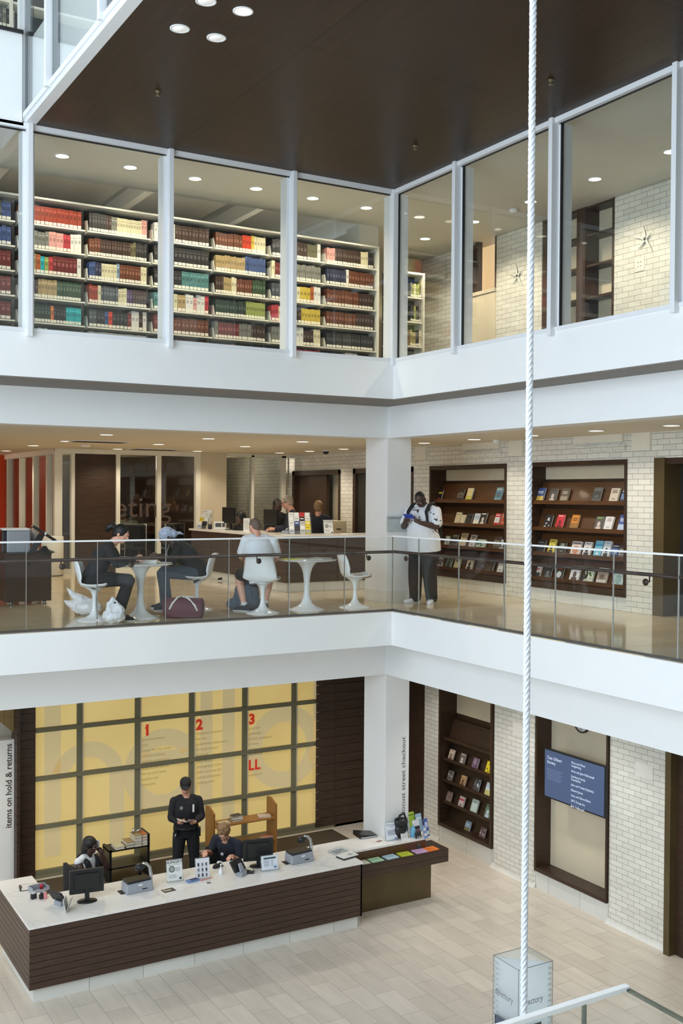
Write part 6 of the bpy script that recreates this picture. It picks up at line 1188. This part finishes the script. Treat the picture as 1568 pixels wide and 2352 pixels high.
def person(name_label, loc, rz, J, skin, shirt, pants, shoe, hair=None, hairc='hair_black', sleeve='long', leg='long', fat=0.0, vox=.0075, group=None, shoe_mat=None, hand_n=None, curl=.7, simple=False, bagg=0.0):
    t = thing('person', name_label, 'person', loc, rz, group); sx = V((1, 0, 0))
    shd = (V(J['shR'])-V(J['shL'])).normalized(); hpd = (V(J['hipR'])-V(J['hipL'])).normalized()
    pel, ch, nk, hd = V(J['pel']), V(J['chest']), V(J['neck']), V(J['head']); waist = pel.lerp(ch, .45)+V(J.get('waist', (0, 0, 0)))
    Rm_ = J['hrot']; H = lambda x, y, z: hd+Rm_ @ V((x, y, z))
    def torso(mb, e, low=0.0):
        f = fat; secs = [(pel-(ch-pel).normalized()*(.08+low), .15+e+f*.7+bagg*.4+low*.45, .115+e+f*.7+low*.35, hpd), (pel, .165+e+f+low*.15, .125+e+f+low*.15, hpd), (waist, .145+e+f*1.15, .112+e+f*1.4, (hpd+shd)), (ch, .17+e+f*.8, .122+e+f*.8, shd), (ch.lerp(nk, .55), .165+e+f*.5, .10+e+f*.4, shd), (ch.lerp(nk, .86), .10+e*.8, .075+e*.6, shd)]
        loft(mb, secs)
    arm = []
    for s_ in 'LR': arm.append((V(J['sh'+s_]), V(J['el'+s_]), V(J['wr'+s_])))
    # ---- body: one continuous skin
    mb = MB(); torso(mb, -.012); mb.tube([ch.lerp(nk, .8), nk, nk.lerp(hd, .55), hd+Rm_ @ V((0, -.012, -.05))], [.075, .060+fat*.2, .054+fat*.2, .055], 12)
    mb.ell(H(0, -.010, .028), (.076+fat*.06, .096, .092), Rm_); mb.ell(H(0, .012, -.028), (.066+fat*.1, .078, .085), Rm_); mb.ell(H(0, .045, -.075), (.040+fat*.1, .040, .032), Rm_)
    mb.tube([H(0, .085, .022), H(0, .108, -.014), H(0, .100, -.022)], [.009, .015, .010], 8); mb.ell(H(0, .086, .036), (.055, .014, .010), Rm_); mb.ell(H(0, .090, -.050), (.024, .012, .010), Rm_)
    for s_ in (-1, 1): mb.ell(H(.078*s_+fat*.06*s_, -.012, -.004), (.010, .020, .031), Rm_)
    for i, (a, e_, w) in enumerate(arm):
        mb.ell(a, (.052, .052, .052)); mb.tube([ch.lerp(nk, .82), ch.lerp(nk, .86).lerp(a, .5), a], [.05, .046, .045], 10); limb(mb, a, e_, .054+fat*.15, .043+fat*.1, .004); limb(mb, e_, w, .044+fat*.1, .030, .006, .25)
        d = (w-e_).normalized(); n_ = (hand_n[i] if hand_n else (0, 0, -1)); hd_ = J.get('hd'+'LR'[i]); hand(mb, w, hd_ if hd_ else d, n_, (1 if i == 0 else -1) if not J.get('thflip') else (-1 if i == 0 else 1), curl if not isinstance(curl, tuple) else curl[i])
    for s_ in 'LR':
        hp, kn, an = V(J['hip'+s_]), V(J['kn'+s_]), V(J['an'+s_]); limb(mb, hp, kn, .082+fat*.25, .056+fat*.1, .006); limb(mb, kn, an, .056+fat*.1, .038, .010, .3); mb.tube([an, an+V(J['toe'+s_])*.5-V((0, 0, .03)), an+V(J['toe'+s_])-V((0, 0, .05))], [.036, .036, .026], 8)
    finish(mb, 'body', t, skin, vox, 3)
    for s_ in (-1, 1):
        mb = MB(); mb.ell(H(.031*s_, .083, .012), (.013, .008, .006), Rm_, 10, 6, 'paint', S(232, 226, 218)); mb.ell(H(.031*s_, .089, .012), (.006, .004, .006), Rm_, 8, 6, 'paint', S(34, 26, 22)); mb.build('eye', t)
    mb = MB(); mb.ell(H(0, .098, -.052), (.021, .006, .004), Rm_, 10, 6, 'paint', S(120, 62, 56)); mb.build('mouth', t)
    # ---- shirt
    mb = MB(); torso(mb, .014+bagg, J.get('hem', .03)); 
    for a, e_, w in arm:
        mb.ell(a, (.060+fat*.1+bagg*.4, .060+fat*.1+bagg*.4, .06)); mb.tube([ch.lerp(nk, .80), ch.lerp(nk, .86).lerp(a, .5)+V((0, 0, .012)), a], [.062, .058+bagg*.4, .055+bagg*.4], 10)
        if sleeve == 'long': limb(mb, a, e_, .063+fat*.15, .054+fat*.1, .003); limb(mb, e_, e_.lerp(w, .93), .053+fat*.1, .041, .004, .25)
        elif sleeve == 'short': q = a.lerp(e_, .80 if bagg else .72); limb(mb, a, q, .074+fat*.15+bagg*.5, .068+fat*.2+bagg, 0)
        else: pass
    finish(mb, 'shirt', t, shirt, vox+.002, 4)
    # ---- trousers
    mb = MB(); loft(mb, [(pel-(ch-pel).normalized()*.11, .15+fat, .12+fat, hpd), (pel, .172+fat, .132+fat, hpd), (pel.lerp(ch, .2), .16+fat*1.1, .125+fat*1.2, hpd)])
    for s_ in 'LR':
        hp, kn, an = V(J['hip'+s_]), V(J['kn'+s_]), V(J['an'+s_])
        if leg == 'long': limb(mb, hp, kn, .100+fat*.3, .074+fat*.3+bagg, .006); limb(mb, kn, an-V((0, 0, .02)), .074+fat*.3+bagg, .062+fat*.2+bagg, .006)
        else: limb(mb, hp, hp.lerp(kn, .9), .102+fat*.3, .086+fat*.3, .006)
    finish(mb, 'trousers', t, pants, vox+.002, 4)
    for s_ in 'LR':
        an, to = V(J['an'+s_]), V(J['toe'+s_]); mb = MB(); g = an.z-.085; td = V((to.x, to.y, 0)).normalized(); b0 = V((an.x, an.y, g)); qx = V((td.y, -td.x, 0))
        loft(mb, [(b0-td*.085+V((0, 0, .045)), .026, .030, qx), (b0-td*.06+V((0, 0, .05)), .040, .048, qx), (b0+td*.03+V((0, 0, .05)), .044, .05, qx), (b0+td*.12+V((0, 0, .034)), .048, .034, qx), (b0+td*.185+V((0, 0, .026)), .036, .024, qx), (b0+td*.20+V((0, 0, .024)), .018, .014, qx)], 14); mb.tube([b0+V((0, 0, .06)), b0+V((0, 0, .11))], [.046, .044], 10)
        o = finish(mb, 'shoe', t, shoe, vox, 2)
        mb = MB(); mb.prism([b0+td*a+qx*b_+V((0, 0, .0)) for a, b_ in ((-.085, -.03), (-.09, 0), (-.085, .03), (.05, .044), (.15, .046), (.2, .02), (.2, -.02), (.15, -.046), (.05, -.044))], (0, 0, .018), 'paint', S(206, 206, 204)); mb.build('sole', o)
        if leg == 'short': mb = MB(); mb.tube([an+V((0, 0, .0)), an+V((0, 0, .05))], [.047, .044], 12, 'paint', S(222, 222, 224)); mb.build('sock', t)
    # ---- hair
    if hair == 'short' or hair == 'wavy' or hair == 'fringe':
        mb = MB(); e = .012 if hair == 'short' else .020; mb.ell(H(0, -.022, .036), (.078+e, .095+e*.6, .090+e), Rm_); mb.ell(H(0, -.06, -.01), (.072+e*.6, .058, .075), Rm_)
        if hair == 'wavy':
            rr = random.Random(5)
            for k in range(26): a = rr.uniform(0, 6.28); b_ = rr.uniform(.2, 1.2); mb.ell(H(.085*math.cos(a)*math.cos(b_), -.01+.10*math.sin(a)*math.cos(b_), .04+.1*math.sin(b_)), (.026, .026, .02))
        finish(mb, 'hair', t, hairc, vox, 2)
    elif hair == 'bob':
        mb = MB(); mb.ell(H(0, -.026, .036), (.094, .108, .10), Rm_); mb.ell(H(0, -.05, -.05), (.092, .075, .11), Rm_); finish(mb, 'hair', t, hairc, vox, 3)
    elif hair == 'ponytail':
        mb = MB(); mb.ell(H(0, -.022, .036), (.088, .102, .098), Rm_); mb.ell(H(0, -.06, .0), (.076, .06, .08), Rm_); mb.tube([H(0, -.10, .045), H(0, -.15, .055), H(0, -.19, .01), H(0, -.20, -.06)], [.024, .045, .05, .02], 10); finish(mb, 'hair', t, hairc, vox, 3)
    elif hair == 'stubble':
        mb = MB(); mb.ell(H(0, -.020, .034), (.0785, .092, .0905), Rm_); mb.ell(H(0, -.055, -.005), (.066, .052, .066), Rm_); finish(mb, 'hair', t, hairc, vox, 2)
    return t, H, Rm_
def facing(dr, df): d = RT*dr+FWD*df; return math.atan2(d.y, d.x)-math.pi/2       # heading whose +y looks along camera right*dr + forward*df
def hr(pitch=0, yaw=0, roll=0): return (Euler((R(-pitch), R(roll), R(yaw)), 'YXZ').to_matrix())
def mirror(d): return d
STAND = dict(pel=(0, 0, .96), chest=(0, .0, 1.28), neck=(0, -.01, 1.50), head=(0, .02, 1.655), hrot=hr(), shL=(-.19, -.01, 1.43), shR=(.19, -.01, 1.43), elL=(-.25, -.02, 1.15), elR=(.25, -.02, 1.15), wrL=(-.24, .08, .93), wrR=(.24, .08, .93), hipL=(-.095, 0, .92), hipR=(.095, 0, .92), knL=(-.11, .02, .50), knR=(.11, .02, .50), anL=(-.12, -.02, .085), anR=(.12, -.02, .085), toeL=(-.03, .13, 0), toeR=(.03, .13, 0))
SIT = dict(pel=(0, -.06, .56), chest=(0, .03, .86), neck=(0, .09, 1.06), head=(0, .16, 1.19), hrot=hr(20), shL=(-.19, .06, 1.0), shR=(.19, .06, 1.0), elL=(-.25, .15, .76), elR=(.25, .15, .76), wrL=(-.16, .36, .78), wrR=(.16, .36, .78), hipL=(-.095, -.03, .53), hipR=(.095, -.03, .53), knL=(-.13, .38, .50), knR=(.13, .38, .50), anL=(-.13, .34, .085), anR=(.13, .34, .085), toeL=(-.02, .13, 0), toeR=(.02, .13, 0))
def P(base, **kw): d = dict(base); d.update(kw); return d
def patch(t, name, pts, col, parent=None): pass
# printed tee: black motifs scattered over chest and shoulders
m, n, b = newmat('cloth_print'); L = n.links.new
tc2 = N(n, 'ShaderNodeTexCoord'); vo = N(n, 'ShaderNodeTexNoise'); vo.inputs['Scale'].default_value = 9; vo.inputs['Detail'].default_value = 3; L(tc2.outputs['Object'], vo.inputs['Vector'])
v2 = N(n, 'ShaderNodeTexNoise'); v2.inputs['Scale'].default_value = 34; v2.inputs['Detail'].default_value = 2; L(tc2.outputs['Object'], v2.inputs['Vector'])
sm = N(n, 'ShaderNodeMath', operation='MULTIPLY'); L(vo.outputs['Fac'], sm.inputs[0]); L(v2.outputs['Fac'], sm.inputs[1])
sp2 = N(n, 'ShaderNodeSeparateXYZ'); L(tc2.outputs['Object'], sp2.inputs[0]); mz = N(n, 'ShaderNodeMapRange'); mz.inputs['From Min'].default_value = 1.16; mz.inputs['From Max'].default_value = 1.26; L(sp2.outputs['Z'], mz.inputs['Value'])
ga = N(n, 'ShaderNodeMath', operation='MULTIPLY'); L(sm.outputs[0], ga.inputs[0]); L(mz.outputs[0], ga.inputs[1]); r2 = N(n, 'ShaderNodeValToRGB'); r2.color_ramp.interpolation = 'CONSTANT'; r2.color_ramp.elements[0].color = S(228, 230, 234); r2.color_ramp.elements[1].position = .318; r2.color_ramp.elements[1].color = S(60, 62, 66); L(ga.outputs[0], r2.inputs[0]); L(r2.outputs[0], b.inputs['Base Color']); b.inputs['Roughness'].default_value = .85
# ---------------------------------------------------------------- the man standing with the phone
mx, my = 1.02, .71; rz = facing(-.62, -.78)
J = P(STAND, pel=(0, -.02, .98), chest=(0, .01, 1.28), neck=(0, .0, 1.50), head=(-.03, .13, 1.585), hrot=hr(54, 16), shL=(-.22, -.01, 1.42), shR=(.22, -.01, 1.42), elL=(-.30, .08, 1.18), elR=(.27, .12, 1.17), wrL=(-.14, .30, 1.24), wrR=(.13, .31, 1.23), hdL=(.75, .25, .45), hdR=(-.62, .35, .55), knL=(-.13, .01, .52), knR=(.12, .03, .52), anL=(-.15, -.03, .085), anR=(.13, .0, .085), hipL=(-.11, 0, .92), hipR=(.11, 0, .92), toeL=(-.05, .13, 0), toeR=(.06, .13, 0), waist=(0, .03, 0), hem=.10)
t, H, Rm_ = person('standing heavy set man in a printed white tee shirt looking at a blue phone', (mx, my, 0), rz, J, 'skin_dark', 'cloth_print', 'cloth_charcoal', 'cloth_white', 'stubble', 'hair_black', 'short', 'long', fat=.056, bagg=.018, hand_n=((.4, -.3, .9), (-.3, -.2, .9)), curl=(1.1, 1.1))
Mw = Matrix.Translation((mx, my, 0)) @ Matrix.Rotation(rz, 4, 'Z')
ph = thing('mobile_phone', 'blue cased phone held in both hands by the standing man', 'phone', Mw @ V((-.005, .385, 1.335)), rz); mb = MB(); mb.at(Matrix.Rotation(R(-50), 4, 'X')); mb.box(-.085, .085, -.006, .006, -.05, .05, 'paint', S(38, 66, 168)); mb.build('case', ph, bevel=.006); mb = MB(); mb.at(Matrix.Rotation(R(-50), 4, 'X')); mb.box(-.075, .075, -.0075, -.006, -.042, .042, 'gasket'); mb.build('screen', ph)
bp_ = thing('backpack', 'black backpack with grey straps worn by the standing man', 'backpack', (mx, my, 0), rz)
mb = MB(); mb.ell((.02, -.30, 1.20), (.17, .11, .25)); mb.ell((.02, -.34, 1.05), (.15, .10, .13)); finish(mb, 'pack', bp_, 'cloth_black', .011, 4)
for s_ in (-1, 1): MB().tube([(s_*.13, -.20, 1.42), (s_*.145, -.06, 1.535), (s_*.155, .07, 1.50), (s_*.165, .165, 1.40), (s_*.19, .16, 1.25), (s_*.24, .02, 1.12), (s_*.2, -.2, 1.02)], [.016, .024, .026, .024, .018, .012, .012], 8, 'cloth_charcoal').build('strap', bp_)
# ---------------------------------------------------------------- cafe tables
J = P(SIT, pel=(0, -.03, .55), chest=(0, .10, .83), neck=(.0, .23, 1.00), head=(0, .335, 1.115), hrot=hr(26, -14), shL=(-.19, .18, .95), shR=(.19, .18, .95), elL=(-.22, .30, .72), elR=(.22, .30, .74), wrL=(-.10, .52, .80), wrR=(.10, .52, .80), knL=(-.13, .44, .52), knR=(.12, .44, .53), anL=(-.13, .24, .085), anR=(.10, .32, .085))
t, H, Rm_ = person('man with a ponytail in black clothes hunched over the pedestal table', (p1.x, p1.y, 0), RZ+.12-math.pi/2, J, 'skin_light', 'cloth_black', 'cloth_black', 'cloth_black', 'ponytail', 'hair_black', vox=.008, hand_n=((.5, 0, -.8), (-.5, 0, -.8)), curl=.9)
J = P(SIT, pel=(0, -.02, .55), chest=(0, .16, .80), neck=(.0, .32, .94), head=(0, .43, 1.035), hrot=hr(34, 10), shL=(-.19, .26, .89), shR=(.19, .26, .89), elL=(-.25, .34, .68), elR=(.25, .36, .68), wrL=(-.10, .56, .76), wrR=(.12, .56, .76), knL=(-.15, .48, .54), knR=(.17, .48, .54), anL=(-.14, .40, .085), anR=(.15, .46, .085), hipL=(-.11, 0, .53), hipR=(.11, 0, .53))
t, H, Rm_ = person('person in a pale blue head scarf and dark clothes bent over the pedestal table', (p2.x, p2.y, 0), RZ+math.pi+.1-math.pi/2, J, 'skin_dark', 'cloth_black', 'cloth_denim', 'cloth_black', None, vox=.008, hand_n=((.5, 0, -.8), (-.5, 0, -.8)), curl=.9, fat=.012, bagg=.006)
mb = MB(); mb.ell(H(0, -.018, .042), (.095, .115, .10), Rm_); mb.ell(H(0, -.10, -.01), (.07, .06, .07), Rm_); mb.tube([H(0, -.13, -.03), H(.02, -.19, -.06), H(.03, -.22, -.11)], [.03, .022, .01], 8); finish(mb, 'head_scarf', t, 'scarf' if 'scarf' in MATS else 'cloth_white', .008, 3)
mb = MB(); mb.tube([H(.075, .0, -.03), H(.09, .03, -.12), V((.12, .44, .78)), V((.13, .30, .64)), V((.15, .20, .50)), V((.16, .12, .34))], .004, 6, 'white_gloss'); mb.build('earphone_wire', t)
J = P(SIT, pel=(0, .04, .55), chest=(-.03, .10, .86), neck=(-.055, .15, 1.07), head=(-.075, .20, 1.185), hrot=hr(28, 18), shL=(-.21, .11, 1.02), shR=(.165, .12, 1.0), elL=(-.26, .24, .78), elR=(.24, .20, .76), wrL=(-.18, .42, .74), wrR=(.20, .40, .66), knL=(-.27, .40, .51), knR=(.20, .42, .51), anL=(-.21, .26, .085), anR=(.12, .40, .085), toeL=(-.09, .10, 0), toeR=(.03, .13, 0), waist=(.01, -.02, 0), hem=.05)
t, H, Rm_ = person('man with shaved head in a white tee shirt seated with his back to the glass', (p3.x, p3.y, 0), R(76)-math.pi/2, J, 'skin_light', 'cloth_white', 'cloth_black', 'cloth_black', 'stubble', 'hair_stubble', 'short', 'short', fat=.006, bagg=.008, vox=.008, curl=.9)
# ---------------------------------------------------------------- behind the gallery counter
p = AY(668, 1165, 4.7); rz = facing(-1, -.15)
J = P(STAND, head=(0, .10, 1.50), neck=(0, .02, 1.36), chest=(0, -.02, 1.14), pel=(0, -.06, .88), hrot=hr(14), shL=(-.2, -.01, 1.29), shR=(.2, -.01, 1.29), elL=(-.25, .1, 1.03), elR=(.25, .1, 1.03), wrL=(-.18, .34, 1.02), wrR=(.18, .34, 1.02), hipL=(-.09, -.05, .86), hipR=(.09, -.05, .86))
t, H, Rm_ = person('grey haired man with glasses in a dark navy shirt behind the gallery counter', (p.x+.03, 4.7, 0), rz, J, 'skin_pink', 'cloth_navy', 'cloth_black', 'cloth_black', 'short', 'hair_gray', fat=.03, vox=.011)
mb = MB()
for s_ in (-1, 1): mb.tube([H(.034*s_+.022*math.cos(a), .106, .012+.018*math.sin(a)) for a in [2*math.pi*k/12 for k in range(13)]], .0028, 5, 'gasket'); mb.tube([H(.056*s_, .104, .014), H(.086*s_, .0, .016)], .0028, 5, 'gasket')
mb.build('glasses', t)
p = AY(637, 1168, 5.6)
person('dark haired woman almost hidden behind the gallery brochure rack', (p.x, 5.6, 0), facing(.3, -1), P(STAND, head=(0, .02, 1.44), neck=(0, -.01, 1.30), chest=(0, 0, 1.08), shL=(-.17, 0, 1.22), shR=(.17, 0, 1.22), pel=(0, 0, .82), elL=(-.22, 0, .98), elR=(.22, 0, .98), wrL=(-.2, .15, .86), wrR=(.2, .15, .86), hipL=(-.09, 0, .8), hipR=(.09, 0, .8)), 'skin_dark', 'cloth_black', 'cloth_black', 'cloth_black', 'bob', 'hair_black', vox=.012)
p = AY(731, 1170, 5.0)
person('fair haired person facing away behind the HUNGRY? sign on the gallery counter', (p.x, 5.0, 0), facing(.2, 1), P(STAND, head=(0, .02, 1.41), neck=(0, -.01, 1.27), chest=(0, 0, 1.05), shL=(-.18, 0, 1.2), shR=(.18, 0, 1.2), pel=(0, 0, .8), elL=(-.23, 0, .96), elR=(.23, 0, .96), wrL=(-.2, .15, .84), wrR=(.2, .15, .84), hipL=(-.09, 0, .78), hipR=(.09, 0, .78)), 'skin_pink', 'cloth_navy', 'cloth_black', 'cloth_black', 'short', 'hair_brown', vox=.012)
p = AY(563, 1192, 5.9)
person('dark haired person seated low between the two gallery counter monitors', (p.x, 5.9, 0), facing(-.6, -.6), P(SIT, head=(0, .12, 1.20), neck=(0, .05, 1.06)), 'skin_dark', 'cloth_black', 'cloth_black', 'cloth_black', 'bob', 'hair_black', vox=.012)
p = AY(290, 1192, 10.1)
person('person in a green shirt seated behind the meeting room glass', (p.x, 10.1, 0), facing(.1, 1), P(SIT, head=(0, .10, 1.17), neck=(0, .03, 1.03)), 'skin_dark', 'cloth_green', 'cloth_black', 'cloth_black', 'short', 'hair_black', vox=.012)
# ---------------------------------------------------------------- lobby desk
gx, gy = -1.96, 2.85; rz = facing(.22, -.97)
J = P(STAND, pel=(0, -.02, .99), chest=(0, .0, 1.31), neck=(0, .01, 1.53), head=(.015, .05, 1.68), hrot=hr(20, -6), shL=(-.19, -.0, 1.45), shR=(.19, -.0, 1.45), elL=(-.245, .03, 1.19), elR=(.24, .04, 1.19), wrL=(-.12, .25, 1.17), wrR=(.13, .25, 1.18), hdL=(.7, .6, .1), hdR=(-.5, .8, .2), hipL=(-.10, 0, .94), hipR=(.10, 0, .94), knL=(-.13, .02, .52), knR=(.13, .02, .52), anL=(-.15, 0, .085), anR=(.15, 0, .085), hem=.0)
t, H, Rm_ = person('security guard in black uniform and cap standing reading behind the desk', (gx, gy, F1), rz, J, 'skin_pink', 'cloth_black', 'cloth_black', 'cloth_black', 'short', 'hair_black', fat=.022, hand_n=((.1, .3, .9), (-.1, .3, .9)), curl=.9)
mb = MB(); mb.ell(H(0, -.014, .066), (.090, .108, .074), Rm_); mb.ell(H(0, -.02, .05), (.091, .108, .05), Rm_); mb.ell(H(0, .115, .052), (.068, .075, .011), Rm_); mb.at(Matrix.Identity(4)); o = finish(mb, 'cap', t, 'cloth_black', .008, 2)
mb = MB(); c0 = V((.085, .158, 1.375))
mb.prism([c0+V((.035*(1 if k % 2 == 0 else .55)*math.sin(k*math.pi/6), 0, .038*(1 if k % 2 == 0 else .55)*math.cos(k*math.pi/6))) for k in range(12)], (0, .008, 0), 'chrome'); mb.build('star_badge', t)
mb = MB(); mb.box(-.115, -.085, .155, .165, 1.30, 1.42, 'paint', S(226, 226, 226)); mb.build('name_tag', t, bevel=.004)
mb = MB(); mb.lathe([(.196, .985), (.2, 1.0), (.2, 1.025), (.196, 1.04)], (0, -.02, 0), 24, 'black_plastic', None, 1, .82); mb.build('belt', t)
mb = MB(); mb.box(.14, .19, .10, .15, .93, 1.02, 'black_plastic'); mb.tube([(.165, .155, .98), (.18, .165, .94), (.16, .165, .91)], .009, 6, 'chrome'); mb.build('key_pouch', t)
mb = MB(); mb.box(-.22, -.17, .02, .1, .90, 1.03, 'black_plastic'); mb.build('radio', t)
Mg = Matrix.Translation((gx, gy, F1)) @ Matrix.Rotation(rz, 4, 'Z')
bk = thing('open_book', 'open booklet with pale pages held by the security guard', 'book', Mg @ V((.035, .37, 1.205)), rz); 
mb = MB(); mb.prism([(-.13, -.09, .02), (0, -.09, 0), (0, .09, .03), (-.13, .09, .05)], (0, 0, .006), 'paint', S(96, 92, 86)); mb.prism([(0, -.09, 0), (.13, -.09, .045), (.13, .09, .075), (0, .09, .03)], (0, 0, .006), 'paint', S(222, 216, 200)); mb.build('pages', bk)
yx, yy2 = -1.57, 1.94; rz = facing(-.42, -.9)
J = P(SIT, pel=(0, -.04, .56), chest=(.0, .11, .90), neck=(-.01, .22, 1.10), head=(-.03, .31, 1.225), hrot=hr(40, 8), shL=(-.20, .17, 1.04), shR=(.20, .15, 1.06), elL=(-.27, .25, .80), elR=(.26, .22, .84), wrL=(-.26, .46, .95), wrR=(.16, .50, .965), hdL=(-.05, .9, .05), hdR=(-.4, .9, .0))
t, H, Rm_ = person('young man with wavy fair hair in a navy polo shirt bending over the desk', (yx, yy2, F1), rz, J, 'skin_light', 'cloth_navy', 'cloth_black', 'cloth_black', 'wavy', 'hair_brown', 'short', vox=.0075, curl=.5)
mb = MB(); mb.lathe([(.072, .0), (.082, .03), (.078, .032), (.068, .004)], (-.008, .20, 1.08), 20, 'paint', S(70, 72, 84)); o = mb.build('collar', t)
mb = MB(); mb.box(-.02, .04, .335, .341, .70, .80, 'paint', S(206, 210, 214)); mb.build('id_card', t); mb = MB(); mb.tube([(.06, .29, 1.0), (.03, .325, .88), (.01, .338, .80)], .004, 6, 'gasket'); mb.tube([(-.07, .29, 1.0), (-.02, .325, .88), (.01, .338, .80)], .004, 6, 'gasket'); mb.build('lanyard', t)
mb = MB(); mb.cyl((-.01, .322, .90), (-.01, .332, .90), .024, n=16, m='paint', c=S(196, 200, 206)); mb.build('round_badge', t)
wx, wy = -3.74, 2.22; rz = facing(.92, -.38)
J = P(SIT, pel=(0, -.06, .56), chest=(0, -.01, .88), neck=(0, .03, 1.08), head=(0, .07, 1.205), hrot=hr(16, 0), shL=(-.18, .0, 1.02), shR=(.18, .0, 1.02), elL=(-.2, .22, .84), elR=(.22, .10, .78), wrL=(-.10, .20, 1.06), wrR=(.18, .34, .78), hdL=(.15, -.35, .9))
t, H, Rm_ = person('woman in black and white holding a phone to her ear at the desk', (wx, wy, F1), rz, J, 'skin_dark', 'cloth_white', 'cloth_black', 'cloth_black', 'bob', 'hair_black', 'none', vox=.008, hand_n=((.8, .3, 0), (0, 0, -1)), curl=(1.0, .6))
mb = MB(); mb.tube([V((-.10, -.02, 1.06)), V((-.11, .10, 1.0)), V((-.09, .145, .85)), V((-.08, .13, .70))], [.035, .045, .05, .05], 10); mb.tube([V((.10, -.02, 1.06)), V((.11, .10, 1.0)), V((.09, .145, .85)), V((.08, .13, .70))], [.035, .045, .05, .05], 10); mb.tube([V((-.1, -.05, 1.05)), V((0, -.09, 1.04)), V((.1, -.05, 1.05))], .04, 10); finish(mb, 'waistcoat', t, 'cloth_black', .009, 3)
Mw = Matrix.Translation((wx, wy, F1)) @ Matrix.Rotation(rz, 4, 'Z'); q = Mw @ V((-.105, .115, 1.19))
hs = thing('mobile_phone', 'white phone held to the ear of the seated woman', 'phone', q, rz); MB().box(-.008, .008, -.035, .035, -.075, .075, 'white').build('case', hs, bevel=.006)
